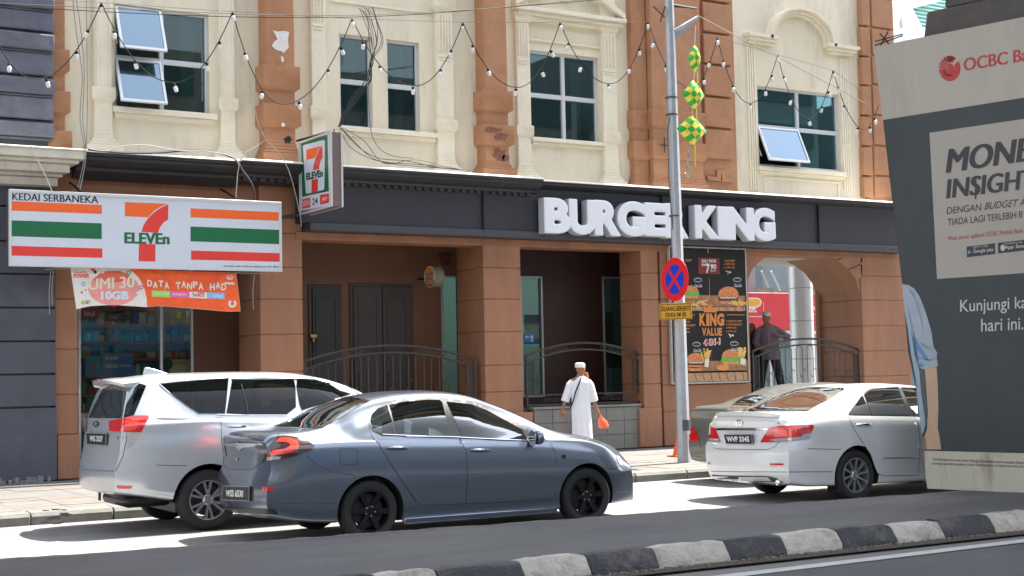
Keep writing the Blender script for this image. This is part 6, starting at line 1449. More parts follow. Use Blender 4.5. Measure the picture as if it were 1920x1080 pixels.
cb_.cabin(.95, 3.25); cb_.seats(2.05, 1.15, INT); cb_.screen(2.6, 3.9, 1.07, 1.40, .60, .50, GLS)
cb_.glass(L1(c2, (358, 338), (430, 290), (520, 240), (640, 190), (790, 153), (870, 150), (985, 172), (900, 220), (840, 258), (760, 305), (690, 345), (640, 347), (500, 340)), GLS, .005, False, 'rear_window')
cb_.skin('rear_quarter_panel_gap', L1(c2, (400, 402), (402, 400), (403, 402)), TRIM) if False else None
BWN = [L1(c2, (992, 300), (1002, 262), (1042, 222), (1100, 204), (1150, 380), (1060, 385), (1012, 360)), L1(c2, (1112, 202), (1200, 182), (1350, 168))+L1(c3_, (215, 170), (232, 182), (285, 400), (0, 396))+L1(c2, (1165, 388)), L1(c3_, (258, 180), (420, 198), (520, 238), (640, 303), (735, 356), (772, 424), (600, 418), (362, 407))]
DR = L1(c2, (1000, 395), (985, 340), (975, 280), (1010, 215), (1080, 182), (1200, 160), (1350, 148))+L1(c3_, (215, 148), (240, 180), (345, 408), (385, 500), (392, 650), (380, 825), (240, 832), (110, 835), (60, 800), (20, 740))+L1(c2, (1280, 800), (1200, 690), (1120, 565), (1050, 450))
cb_.skin('door', DR, PB, .0025, 6, mirror=True, holes=BWN[:2])
DF = L1(c3_, (245, 160), (420, 180), (520, 218), (640, 280), (760, 345), (850, 390), (910, 432), (945, 490), (960, 600), (952, 760), (920, 800), (600, 816), (384, 825), (395, 650), (388, 500), (349, 408), (260, 180))
cb_.skin('door', DF, PB, .0025, 6, mirror=True, holes=BWN[2:])
cb_.skin('side_trim', L1(c2, (980, 300), (990, 255), (1035, 212), (1095, 190), (1200, 170), (1350, 155))+L1(c3_, (215, 152), (420, 180), (540, 225), (680, 300), (775, 352), (790, 430), (600, 424), (360, 414), (0, 404))+L1(c2, (1160, 398), (1060, 396), (1005, 368)), TRIM, .004, 5, mirror=True, holes=BWN)
cb_.glass(L1(c2, (992, 300), (1002, 262), (1042, 222), (1100, 204), (1150, 380), (1060, 385), (1012, 360)), GLS)
cb_.glass(L1(c2, (1112, 202), (1200, 182), (1350, 168))+L1(c3_, (215, 170), (232, 182), (285, 400), (0, 396))+L1(c2, (1165, 388)), GLS)
cb_.glass(L1(c3_, (258, 180), (420, 198), (520, 238), (640, 303), (735, 356), (772, 424), (600, 418), (362, 407)), GLS)
cb_.seam(L1(c3_, (0, 399), (290, 403), (600, 420), (775, 427)), .006, CHR, 'window_moulding', off=.008); cb_.seam(L1(c2, (1070, 388), (1350, 400)), .006, CHR, 'window_moulding', off=.008)
cb_.skin('tail_lamp', L1(c2, (312, 560), (345, 480), (375, 430), (402, 400), (440, 394), (520, 400), (600, 425), (642, 460), (620, 487), (540, 517), (430, 545)), LDRK, .006, 4, mirror=True)
cb_.skin('lamp_inner_red', L1(c2, (345, 522), (375, 488), (410, 484), (455, 480), (480, 466), (488, 452), (470, 440), (435, 436), (400, 438), (412, 415), (440, 406), (490, 412), (525, 430), (543, 455), (532, 478), (500, 498), (450, 510), (400, 520)), LREDB, .010, 4, mirror=True)  # brighter red inner shape of the tail lamp
cb_.skin('lamp_reflector', L1(c2, (345, 528), (400, 525), (430, 528), (420, 542), (340, 553)), LCLR, .010, 4)
for pts in (((310, 562), (240, 608), (150, 606), (90, 604), (66, 580), (66, 520), (70, 400)), ((590, 520), (660, 580), (760, 625), (895, 645)), ((430, 820), (600, 824), (785, 822)), ((1200, 808), (1280, 810)), ((402, 398), (440, 370))): cb_.seam(L1(c2, *pts))
for pts in (((1285, 598), (1370, 590)), ((395, 640), (905, 635)), ((45, 645), (385, 640)), ((60, 655), (385, 656)), ((398, 656), (900, 648)), ((1340, 750), (1405, 748)), ((0, 712), (60, 800), (110, 835), (380, 825), (600, 816), (920, 800), (952, 760)), ((945, 490), (910, 432), (850, 388)), ((345, 410), (386, 500), (393, 650), (382, 825)), ((960, 600), (945, 490))): cb_.seam(L1(c3_, *pts), .0035)
cb_.seam(L1(c2, (1000, 395), (1050, 450), (1120, 568), (1200, 695), (1280, 800)), .0035)
cb_.seam(L1(c2, (812, 475), (900, 475), (915, 490), (915, 565), (902, 578), (820, 578), (804, 565), (801, 490)), .0035, name='fuel_flap_gap', closed=True)
cb_.handle(*c2(1095, 460), *c2(1230, 488), PB); cb_.handle(*c3_(410, 475), *c3_(533, 500), PB)
cb_.plate(L1(c2, (80, 712), (242, 717), (240, 806), (80, 797)), 'WSS 6530', (.13, .25, .80, .75))
cb_.skin('reflector', L1(c2, (312, 718), (385, 718), (378, 744), (318, 748)), LRED, .008, 4, mirror=True)
cb_.skin('badge_wing', L1(c2, (75, 442), (150, 436), (158, 430), (166, 438), (325, 443), (322, 455), (200, 466), (166, 490), (158, 486), (148, 462), (80, 456)), CHR, .014, 4)
cb_.skin('key_hole', L1(c2, (148, 538), (156, 532), (160, 545), (154, 555), (147, 550)), CHR, .01, 4)
cb_.skin('rear_diffuser', L1(c2, (65, 845), (200, 850), (385, 860), (412, 893), (200, 885), (62, 878)), TRIM, .008, 5)
cb_.skin('head_lamp', L1(c3_, (1338, 518), (1352, 528), (1364, 548), (1368, 585), (1352, 572), (1340, 545)), LCLR, .006, 4, mirror=True)
cb_.skin('indicator', L1(c3_, (990, 520), (1003, 512), (1014, 522), (1010, 540), (994, 538)), TRIM, .005, 3)
cb_.wheels(mat('black_alloy', (.008, .008, .008), .35, metal=.3), (6, .026, False), rim=.68)
cb_.mirror(*c3_(812, 400), 20, 25, PB)
MB().tube([(1.45, 0, 1.47), (1.33, 0, 1.56), (1.22, 0, 1.63)], [.008, .005, .003], 5).build('aerial', TRIM, cb_.root, world=False)
MB().box(1.52, 3.38, -.885, -.80, .15, .23).build('side_skirt', PB, cb_.root, world=False, bevel=.02)
cb_.finish()
# ---------------------------------------------------------------- silver people carrier
PS = paint('silver_paint', (.58, .60, .63), .5, .24)
TM = dict(W=.915, rt=.10, ft=.25, rbow=.10, fbow=.25,
    zt=[(0, 1.64), (.05, 1.70), (.15, 1.735), (.4, 1.76), (.9, 1.79), (1.6, 1.795), (2.2, 1.785), (2.6, 1.73), (2.95, 1.62), (3.3, 1.44), (3.65, 1.22), (3.9, 1.10), (4.3, 1.03), (4.55, .93), (4.735, .70)],
    zbelt=[(0, 1.27), (1, 1.28), (2, 1.24), (3, 1.16), (3.6, 1.05), (4.2, .95), (4.735, .6)],
    zr=[(0, 1.57), (.15, 1.66), (.4, 1.685), (.9, 1.70), (1.6, 1.705), (2.2, 1.69), (2.6, 1.64), (2.95, 1.55), (3.3, 1.39), (3.65, 1.19), (3.9, 1.08), (4.3, 1.0), (4.735, .66)],
    Wb=[(0, .87), (1, .875), (3, .86), (4.0, .83), (4.735, .8)], Wr=[(0, .69), (.5, .70), (2.2, .69), (3, .71), (3.7, .74), (4.3, .70), (4.735, .65)],
    zb=[(0, .46), (.3, .42), (.8, .34), (1.4, .27), (3.5, .25), (4.735, .25)],
    xr=[(.3, .10), (.5, .01), (.75, .0), (.85, .04), (1.1, .07), (1.3, .11), (1.6, .21), (1.75, .27)], xf=[(.2, .0), (.6, .0), (1.0, .2)])
cm = Car('parked_people_carrier', 'silver people carrier parked at the far kerb in front of the convenience shop', (1.12, -.885), (5.48, 15.66, 0), R(-1.0), 4.735, TM, PS, 1.12, 3.87, .345, arch=.065)
cm.cabin(.45, 3.45, .80); cm.seats(2.25, 1.35, INT, .7, 1.38, wy=.42); cm.screen(2.7, 4.1, 1.17, 1.58, .66, .58, GLS)
cm.glass(L1(c1, (138, 370), (165, 310), (222, 205), (300, 172), (400, 167), (462, 190), (430, 270), (398, 345), (385, 372), (250, 372)), GLS, .005, False, 'rear_window')
cm.skin('tail_lamp', L1(c1, (255, 390), (345, 370), (390, 358), (470, 358), (478, 370), (455, 410), (435, 450), (345, 450), (260, 445)), LRED, .012, 4, mirror=False)
cm.skin('lamp_inner_red', L1(c1, (385, 375), (465, 366), (468, 376), (430, 388), (385, 392)), LREDB, .016, 4); cm.skin('lamp_inner_red', L1(c1, (345, 385), (425, 400), (400, 440), (345, 440)), LREDB, .016, 4)
cm.skin('lamp_clear', L1(c1, (350, 452), (425, 452), (400, 500), (352, 552), (356, 500)), LCLR, .010, 4)
cm.skin('tail_lamp', L1(c1, (95, 372), (135, 366), (132, 405), (128, 445), (92, 448)), LRED, .012, 4)
cm.glass(L1(c1, (540, 183), (640, 172), (780, 160), (925, 150), (915, 260), (905, 345), (755, 345), (700, 312), (620, 250)), GLS, .006)
cm.seam(L1(c1, (538, 180), (640, 169), (780, 157), (928, 147)), .006, CHR, 'window_moulding', off=.005); cm.seam(L1(c1, (538, 182), (620, 252), (700, 314), (755, 348), (905, 349)), .007, CHR, 'window_moulding', off=.005)
DM_ = L1(c1, (932, 148), (925, 200), (908, 350), (883, 370), (885, 500), (900, 600))+L1(c2, (60, 560), (400, 560), (480, 300), (530, 230), (525, 90), (512, 32), (400, 30), (110, 34))
cm.skin('door', DM_, PS, .003, 7, holes=[L1(c2, (118, 42), (508, 38), (520, 90), (522, 215), (462, 262), (215, 262), (82, 255))])
cm.glass(L1(c2, (118, 42), (508, 38), (520, 90), (522, 215), (462, 262), (215, 262), (82, 255)), GLS)
cm.glass(L1(c2, (530, 38), (640, 45), (740, 72), (800, 110), (870, 130), (700, 190), (560, 235), (545, 200), (525, 90)), GLS)
cm.seam(L1(c2, (175, 70), (205, 180), (217, 262)), .012, TRIM, 'window_divider', off=.008)
cm.seam(L1(c2, (20, 262), (215, 266), (462, 266)), .008, CHR, 'window_moulding', off=.006); cm.seam(L1(c2, (114, 38), (300, 33), (510, 34), (640, 40), (740, 66)), .007, CHR, 'window_moulding', off=.006)
for pts in (((105, 660), (200, 668), (292, 670), (330, 590), (350, 500), (352, 450)), ((520, 636), (600, 638), (690, 640)), ((884, 370), (886, 500), (901, 600))): cm.seam(L1(c1, *pts), .004)
cm.skin('crease_shade', L1(c1, (500, 370), (620, 372), (760, 376), (640, 384), (540, 378)), mat('crease_shade_grey', (.16, .17, .19), .35, metal=.6), .003, 4); cm.skin('crease_shade', L1(c1, (790, 380), (875, 376), (860, 385)), mat('crease_shade_grey', (.16, .17, .19), .35, metal=.6), .003, 4)  # shade of the crease painted as flat dark slivers on smooth bodywork
cm.handle(*c2(80, 325), *c2(215, 345), CHR)
cm.plate(L1(c1, (145, 455), (255, 460), (246, 526), (140, 520)), 'WG 3337', (.18, .28, .85, .78))
cm.skin('reflector', L1(c1, (293, 750), (383, 754), (378, 768), (303, 768)), LRED, .008, 4, mirror=True)
cm.skin('badge', L1(c1, (168, 400), (184, 386), (200, 395), (202, 412), (184, 425), (170, 418)), CHR, .012, 3); cm.skin('badge_core', L1(c1, (178, 402), (185, 395), (192, 402), (186, 416)), PS, .015, 3)
cm.text('2.0', L1(c1, (300, 473), (335, 473), (335, 490), (300, 490)), CHR, .01, .03, 'model_badge')
cm.wheels(mat('silver_alloy', (.55, .55, .56), .3, metal=.85), (6, .013, True), tw=.205, rim=.65)
q = MB(); sp = []
for j in range(17):
    y = -.66+1.32*j/16; u = abs(y)/.66; x0 = .12+.12*u**2.5; z0 = 1.715-.05*u**3
    sp += [(x0-.02, y, z0+.01), (x0-.01, y, z0-.025), (x0+.22, y, z0-.045), (x0+.42, y, z0+.02), (x0+.2, y, z0+.035)]
q.add(sp, [(j*5+k, j*5+(k+1) % 5, j*5+5+(k+1) % 5, j*5+5+k) for j in range(16) for k in range(5)]+[tuple(range(5)), tuple(reversed(range(80, 85)))])
q.build('roof_spoiler', PS, cm.root, world=False, smooth=True)
MB().box(.118, .13, -.13, .13, 1.718, 1.738).build('brake_lamp', LREDB, cm.root, world=False)
q = MB(); q.prism([(.62, -.02, 1.76), (.95, -.02, 1.78), (.80, -.015, 1.83), (.68, -.01, 1.865), (.645, -.01, 1.86)], (0, .04, 0)); q.build('shark_fin_aerial', PS, cm.root, world=False, bevel=.008)
q = MB(); q.tube([(.12, 0, 1.28), (.11, -.3, 1.33)], .012, 6); q.build('rear_wiper', TRIM, cm.root, world=False)
MB().box(.25, .8, -.55, .45, .28, .42).build('spare_wheel_cover', TRIM, cm.root, world=False, bevel=.06)
MB().box(.24, .26, .5, .56, .30, .44).build('tow_eye', TRIM, cm.root, world=False)
cm.finish()
# ---------------------------------------------------------------- pearl silver saloon
PC = paint('pearl_silver_paint', (.74, .735, .73), .2, .27)
TC = dict(W=.91, rt=.09, ft=.28, rbow=.08, fbow=.30,
    zt=[(0, 1.03), (.04, 1.09), (.12, 1.125), (.4, 1.145), (.6, 1.16), (.75, 1.20), (1.0, 1.31), (1.35, 1.425), (1.7, 1.465), (2.15, 1.475), (2.6, 1.45), (3.0, 1.34), (3.4, 1.17), (3.7, 1.02), (4.2, .93), (4.6, .82), (4.815, .6)],
    zbelt=[(0, .98), (.5, 1.045), (1, 1.06), (2, 1.03), (3, .975), (3.7, .93), (4.3, .8), (4.815, .54)],
    zr=[(0, 1.01), (.12, 1.10), (.4, 1.12), (.6, 1.13), (.75, 1.155), (1.0, 1.245), (1.35, 1.34), (1.7, 1.385), (2.15, 1.395), (2.6, 1.37), (3.0, 1.27), (3.4, 1.11), (3.7, .985), (4.2, .90), (4.815, .57)],
    Wb=[(0, .86), (.5, .855), (2.2, .85), (3.6, .84), (4.3, .83), (4.815, .8)], Wr=[(0, .74), (.4, .74), (.75, .69), (1.1, .62), (1.5, .585), (2.1, .58), (2.6, .60), (3.0, .64), (3.6, .71), (4.3, .68), (4.815, .6)],
    zb=[(0, .26), (.3, .22), (.8, .20), (1.4, .185), (3.5, .17), (4.815, .2)],
    xr=[(.2, .08), (.32, .03), (.45, 0), (.70, .0), (.78, .05), (.95, .06), (1.06, .03), (1.14, .02)], xf=[(.15, 0), (.5, 0), (.9, .25)])
cc = Car('moving_saloon', 'pearl silver saloon with red tail lamps driving beside the hoarding', (1.13, -.88), (13.16, 13.26, 0), R(-1.0), 4.815, TC, PC, 1.13, 3.9, .325)
CG = glassmat('green_car_glass', (.34, .50, .45), .9, refl=1.1)
cc.cabin(.95, 3.45); cc.seats(2.15, 1.15, INTB); cc.screen(2.7, 4.0, 1.06, 1.38, .62, .52, CG)
cc.glass(L1(c4_, (435, 288), (520, 235), (630, 170), (740, 118), (860, 106), (1030, 105), (1205, 110), (1215, 118), (1100, 195), (1010, 240), (938, 283), (830, 286), (600, 286)), CG, .005, False, 'rear_window')
CWN = [L1(c4_, (1248, 310), (1268, 275), (1335, 178), (1350, 172), (1405, 312)), L1(c4_, (1358, 165), (1420, 120), (1580, 106), (1612, 106), (1650, 200), (1690, 312), (1420, 312)), L1(c4_, (1638, 108), (1745, 110), (1755, 210), (1760, 300), (1735, 310), (1690, 220))]
cc.skin('door', L1(c4_, (1236, 318), (1250, 290), (1325, 165), (1410, 105), (1580, 88), (1620, 92), (1660, 160), (1735, 330), (1765, 400), (1778, 500), (1775, 620), (1762, 765), (1505, 768), (1462, 750), (1440, 700), (1410, 610), (1350, 520), (1290, 425)), PC, .0025, 6, mirror=True, holes=CWN[:2])
cc.skin('door', L1(c4_, (1625, 92), (1700, 90), (1780, 95), (1800, 300), (1800, 765), (1766, 765), (1779, 620), (1782, 500), (1769, 400), (1739, 330)), PC, .0025, 6, mirror=True, holes=CWN[2:])
cc.skin('side_trim', L1(c4_, (1236, 318), (1250, 290), (1328, 168), (1412, 110), (1580, 95), (1700, 96), (1780, 100), (1790, 330), (1740, 326), (1500, 322)), TRIM, .004, 5, mirror=True, holes=CWN)
cc.glass(L1(c4_, (1248, 310), (1268, 275), (1335, 178), (1350, 172), (1405, 312)), CG, .008)
cc.glass(L1(c4_, (1358, 165), (1420, 120), (1580, 106), (1612, 106), (1650, 200), (1690, 312), (1420, 312)), CG, .008)
cc.glass(L1(c4_, (1638, 108), (1745, 110), (1755, 210), (1760, 300), (1735, 310), (1690, 220)), CG, .008)
cc.skin('tail_lamp', L1(c4_, (582, 518), (615, 465), (655, 408), (715, 395), (850, 390), (975, 387), (983, 400), (965, 445), (945, 490), (800, 508), (700, 515)), LRED, .008, 5)
cc.skin('lamp_inner_red', L1(c4_, (700, 405), (860, 395), (850, 470), (690, 480)), LREDB, .012, 5)
cc.skin('lamp_clear', L1(c4_, (650, 500), (720, 486), (880, 480), (900, 455), (965, 450), (945, 490), (800, 506), (700, 513)), LCLR, .014, 4)
cc.skin('tail_lamp', L1(c4_, (160, 402), (200, 398), (245, 412), (268, 465), (290, 518), (160, 508), (156, 440)), LRED, .008, 4); cc.skin('lamp_clear', L1(c4_, (160, 482), (270, 492), (288, 516), (162, 506)), LCLR, .012, 4)
cc.skin('chrome_strip', L1(c4_, (248, 412), (400, 410), (640, 410), (645, 418), (625, 428), (400, 428), (256, 426)), CHR, .012, 4)
cc.skin('badge', L1(c4_, (400, 360), (412, 350), (438, 350), (452, 362), (450, 385), (435, 395), (412, 395), (400, 382)), CHR, .014, 3); cc.skin('badge_core', L1(c4_, (412, 365), (438, 365), (440, 378), (426, 388), (414, 380)), PC, .017, 3)
cc.plate(L1(c4_, (330, 460), (540, 458), (532, 535), (330, 533)), 'WVP 3345', (.07, .22, .90, .80))
for pts in (((220, 540), (250, 566), (400, 570), (640, 571), (690, 552), (722, 515)), ((150, 735), (400, 738), (820, 740), (1125, 738)), ((935, 565), (1060, 568), (1190, 570)), ((940, 325), (960, 295)), ((1239, 320), (1290, 425), (1350, 520), (1410, 610), (1440, 700), (1462, 750), (1505, 768), (1762, 765)), ((1742, 340), (1768, 400), (1780, 500), (1777, 620), (1763, 765)), ((1440, 740), (1440, 830))): cc.seam(L1(c4_, *pts), .004)
cc.seam(L1(c4_, (1505, 636), (1640, 634), (1800, 632)), .011, mat('moulding_silver', (.35, .34, .33), .35, metal=.5), 'side_moulding')
cc.handle(*c4_(1300, 378), *c4_(1408, 394), CHR)
cc.skin('reflector', L1(c4_, (655, 674), (755, 675), (760, 688), (660, 690)), LRED, .008, 4); cc.skin('reflector', L1(c4_, (150, 667), (212, 668), (210, 680), (152, 680)), LRED, .008, 4)
cc.skin('rear_diffuser', L1(c4_, (165, 755), (300, 765), (640, 770), (705, 785), (760, 820), (815, 854), (700, 845), (400, 838), (230, 822), (185, 800)), mat('diffuser_grey', (.06, .06, .06), .5), .006, 6)
cc.skin('diffuser_insert', L1(c4_, (222, 770), (400, 774), (640, 776), (695, 832), (450, 834), (290, 812), (240, 795)), PC, .012, 6)
q = MB(); h, n = cc.hit(*c4_(725, 820)); q.lathe([(.030, -.05), (.038, -.052), (.040, -.04), (.040, .12)], 20, (h.x+.02, h.y, h.z), 'x'); q.build('exhaust', CHR, cc.root, world=False, smooth=True)
MB().lathe([(0, -.02), (.031, -.02), (.031, .1)], 16, (h.x+.02, h.y, h.z), 'x').build('exhaust_mouth', BLACK, cc.root, world=False)
cc.text('2.0V', L1(c4_, (670, 368), (735, 368), (735, 382), (670, 382)), CHR, .01, .02, 'model_badge'); cc.text('CAMRY', L1(c4_, (208, 372), (258, 372), (258, 386), (208, 386)), CHR, .01, .02, 'model_badge')
cc.lip(.62, .025)
cc.wheels(mat('silver_alloy', (.55, .55, .56), .3, metal=.85), (10, .013, False), tw=.215, rim=.68)
for y in (-.5, -.86): pass
MB().box(.85, .90, -.86, -.64, .12, .32).build('mud_flap', RUBBER, cc.root, world=False)
cc.finish()
# ---------------------------------------------------------------- grey saloon behind it
PG = paint('olive_grey_paint', (.20, .21, .19), .5, .3)
xg = W(1288, 850, 17.3).x
cg = Car('parked_saloon', 'grey green saloon parked at the far kerb, mostly hidden by the pearl silver one', (0, 0), (xg+.15, 16.75, 0), R(-1), 4.6, dict(TB, W=.87, zt=[(a, b*(.955 if 1 < a < 3.3 else 1)) for a, b in TB['zt']], zr=[(a, b*(.955 if 1 < a < 3.3 else 1)) for a, b in TB['zr']]), PG, .98, 3.6, .31)
cg.skin('tail_lamp', L1(c4_, (48, 400), (85, 402), (108, 440), (130, 512), (46, 515), (40, 480)), LRED, .008, 4)
cg.cabin(.95, 3.2); cg.seats(2.05, 1.15, INT); cg.screen(2.6, 3.8, 1.02, 1.33, .58, .48, CG)
cg.glass(L1(c4_, (268, 318), (330, 270), (400, 215), (470, 170), (560, 165), (640, 165), (560, 215), (430, 290), (380, 318)), CG, .005, False, 'rear_window')
cg.seam(L1(c4_, (130, 515), (138, 560)), .004); cg.seam(L1(c4_, (48, 620), (140, 622)), .004)
cg.skin('rear_diffuser', L1(c4_, (85, 680), (140, 680), (145, 715), (95, 715)), TRIM, .008, 5)
cg.wheels(mat('silver_alloy', (.55, .55, .56), .3, metal=.85), (5, .02, False))
MB().tube([(1.5, 0, 1.47), (1.38, 0, 1.56), (1.28, 0, 1.64)], [.008, .005, .003], 5).build('aerial', TRIM, cg.root, world=False)
cg.finish()
# ================================================================ people
SKIN = mat('skin_brown', (.30, .14, .075), .55, var=.08, vscale=12); SKIN2 = mat('skin_deep', (.17, .08, .05), .55, var=.08, vscale=12)
def ev(o):
    bpy.context.view_layer.update(); return bpy.data.meshes.new_from_object(o.evaluated_get(bpy.context.evaluated_depsgraph_get()))
def skin_part(J, E, root, sub=1):
    me = bpy.data.meshes.new('s'); names = list(J); me.from_pydata([J[n][0] for n in names], [(names.index(a), names.index(b)) for a, b in E], [])
    o = bpy.data.objects.new('s', me); COL.objects.link(o); o.modifiers.new('k', 'SKIN'); sv = me.skin_vertices[0].data
    for i, n in enumerate(names):
        r = J[n][1]; sv[i].radius = (r, r) if not isinstance(r, tuple) else r; sv[i].use_root = (n == root)
    m = o.modifiers.new('u', 'SUBSURF'); m.levels = sub; out = ev(o); bpy.data.objects.remove(o)
    return [v.co.copy() for v in out.vertices], [tuple(p.vertices) for p in out.polygons]
def ellipsoid(c, rx, ry, rz, rot=None, n=16, m_=10):
    vs = []; fs = []
    for i in range(m_+1):
        for j in range(n):
            a = math.pi*i/m_; b = 2*math.pi*j/n; v = Vector((rx*math.sin(a)*math.cos(b), ry*math.sin(a)*math.sin(b), rz*math.cos(a)))
            if rot: v = rot @ v
            vs.append(Vector(c)+v)
    fs = [(i*n+j, i*n+(j+1) % n, (i+1)*n+(j+1) % n, (i+1)*n+j) for i in range(m_) for j in range(n)]
    return vs, fs
def head_shapes(c, f, tilt=0, s=1.0):
    """c: head centre, f: facing direction (unit, horizontal)"""
    f = Vector(f).normalized(); l = Vector((-f.y, f.x, 0)); u = Vector((0, 0, 1)); B = Matrix((f, l, u)).transposed()
    vs, fs = ellipsoid((0, 0, 0), .098, .076, .118, n=24, m_=18); out = []
    for v in vs:
        x, y, z = v
        if z < -.02: k = 1-.32*min(1, (-z-.02)/.1); y *= k; x = x*(1-.12*min(1, (-z-.02)/.1)) + (.012 if x > 0 else .02)*min(1, (-z-.02)/.1)
        if x > .05 and .005 < z < .03 and abs(y) < .05: x -= .010      # eye line
        if x > .05 and .03 < z < .05: x += .004                          # brow
        out.append(Vector((x, y, z)))
    parts = [(out, fs)]
    parts.append(ellipsoid((.104, 0, -.018), .020, .013, .022, n=10, m_=8)); parts.append(ellipsoid((.094, 0, .005), .012, .009, .028, n=8, m_=6))
    parts.append(ellipsoid((.088, 0, -.060), .013, .024, .007, n=10, m_=6)); parts.append(ellipsoid((.086, 0, -.072), .012, .021, .007, n=10, m_=6)); parts.append(ellipsoid((.078, 0, -.100), .02, .026, .018, n=10, m_=6))
    for sd_ in (-1, 1): parts.append(ellipsoid((-.005, sd_*.079, -.008), .020, .009, .032, n=10, m_=8)); parts.append(ellipsoid((.074, sd_*.032, .014), .016, .014, .009, n=8, m_=6))
    return [([Vector(c)+(B @ (v*s)) for v in a], b) for a, b in parts]
def hand_shapes(wrist, d, palm_n, thumb, curl=.7, s=1.0):
    """hand hanging along d; fingers curl towards palm_n; thumb side given"""
    d = Vector(d).normalized(); n = Vector(palm_n); n = (n-d*n.dot(d)).normalized(); t = Vector(thumb); t = (t-d*t.dot(d)-n*t.dot(n)).normalized()
    out = []; W0 = Vector(wrist); mb = MB()
    mb.tube([W0-d*.02, W0+d*.03*s, W0+d*.085*s], [.027*s, .032*s, .030*s], 10)
    B = Matrix((d, t, n)).transposed(); out.append(ellipsoid(W0+d*.05*s, .050*s, .042*s, .018*s, B))
    for k, L_ in enumerate((.072, .080, .075, .058)):
        o = W0+d*.085*s+t*(.030-.020*k)*s; p = [o-d*.02]; dd = d.copy()
        for q, seg in enumerate((.45, .32, .23)):
            a = curl*(.5+.5*q)*.8; dd = (dd*math.cos(a)+n*math.sin(a)).normalized(); p.append(p[-1]+dd*(L_*seg*1.2)*s)
        mb.tube(p, [.0105*s, .010*s, .0092*s, .0075*s], 8)
    o = W0+d*.025*s+t*.030*s; dd = (d*.75+t*.6+n*.25).normalized(); p = [o, o+dd*.035*s, o+dd*.035*s+(d*.9+t*.15+n*.4).normalized()*.032*s]
    mb.tube(p, [.013*s, .011*s, .009*s], 8)
    return out+[(mb.v, mb.f)]
def remesh(parts, name, m, parent, vox=.008, smooth_it=3):
    mb = MB()
    for v, f in parts: mb.add(v, f)
    o = mb.build('tmp', m, None, recalc=True)
    md = o.modifiers.new('r', 'REMESH'); md.mode = 'VOXEL'; md.voxel_size = vox; md.use_smooth_shade = True
    ms = o.modifiers.new('s', 'SMOOTH'); ms.iterations = smooth_it; ms.factor = .6
    me = ev(o); bpy.data.objects.remove(o); me.name = name
    off = base(parent)
    for v in me.vertices: v.co -= off
    me.materials.clear(); me.materials.append(m); me.shade_smooth()
    return link(bpy.data.objects.new(name, me), parent)
def loft(levels, n=40, fold=0, seed=1, nf=9):
    """levels: (centre Vector, rx, ry) with axes X=r, Y=a given per person"""
    rd = random.Random(seed); ph = [rd.uniform(0, 6.28) for _ in range(4)]; vs = []
    for i, (c, ra, rb, A, B, fo) in enumerate(levels):
        for j in range(n):
            a = 2*math.pi*j/n; k = 1+fo*(math.sin(nf*a+ph[0]+i*.25)*.5+math.sin((nf-4)*a+ph[1]-i*.2)*.5); vs.append(Vector(c)+A*(ra*k*math.cos(a))+B*(rb*k*math.sin(a)))
    k = len(levels); fs = [(i*n+j, i*n+(j+1) % n, (i+1)*n+(j+1) % n, (i+1)*n+j) for i in range(k-1) for j in range(n)]+[tuple(reversed(range(n))), tuple(range((k-1)*n, k*n))]
    return vs, fs
# ---------------------------------------------------------------- man in the white robe walking along the pavement
ft = Vector((14.47, 21.4, .152)); rr_ = Vector((.83, -.56, 0)); aa_ = Vector((.56, .83, 0)); zz_ = Vector((0, 0, 1))
def P_(r, a, z): return ft+rr_*r+aa_*a+zz_*z
pw = thing('person', tuple(ft), 'man in a long white robe and white cap walking away with an orange bag', 'person')
face = (rr_*.62+aa_*.78).normalized()
J = {'pelvis': (P_(0, 0, .90), .13), 'chest': (P_(0, 0, 1.22), .14), 'neckb': (P_(.0, .0, 1.42), .075), 'neck': (P_(.0, .01, 1.50), .058), 'headb': (P_(.005, .02, 1.56), .06),
     'ls': (P_(-.16, -.01, 1.39), .06), 'le': (P_(-.27, -.06, 1.10), .045), 'lw': (P_(-.335, -.02, .86), .028), 'rs': (P_(.15, .02, 1.39), .06), 're': (P_(.215, .04, 1.10), .045), 'rw': (P_(.29, .10, .87), .028),
     'lh': (P_(-.09, 0, .86), .09), 'lk': (P_(-.07, -.02, .48), .06), 'la': (P_(-.06, -.10, .09), .04), 'lt': (P_(.0, .02, .04), .035), 'rh': (P_(.09, 0, .86), .09), 'rk': (P_(.08, .08, .48), .06), 'ra': (P_(.09, .10, .08), .04), 'rt': (P_(.16, .23, .035), .03)}
E_ = [('pelvis', 'chest'), ('chest', 'neckb'), ('neckb', 'neck'), ('neck', 'headb'), ('neckb', 'ls'), ('ls', 'le'), ('le', 'lw'), ('neckb', 'rs'), ('rs', 're'), ('re', 'rw'), ('pelvis', 'lh'), ('lh', 'lk'), ('lk', 'la'), ('la', 'lt'), ('pelvis', 'rh'), ('rh', 'rk'), ('rk', 'ra'), ('ra', 'rt')]
parts = [skin_part(J, E_, 'pelvis')]+head_shapes(P_(.01, .03, 1.605), face)
parts += hand_shapes(J['lw'][0], (-rr_*.25-zz_), aa_+rr_*.3, face, .9); parts += hand_shapes(J['rw'][0], (rr_*.3+aa_*.1-zz_), -rr_*.5+aa_*.2, face, 1.2)
remesh(parts, 'body', SKIN, pw, .0075)
ROBE = mat('white_cotton', (.78, .78, .84), .85, bump=.25, bscale=18, bdist=.02)
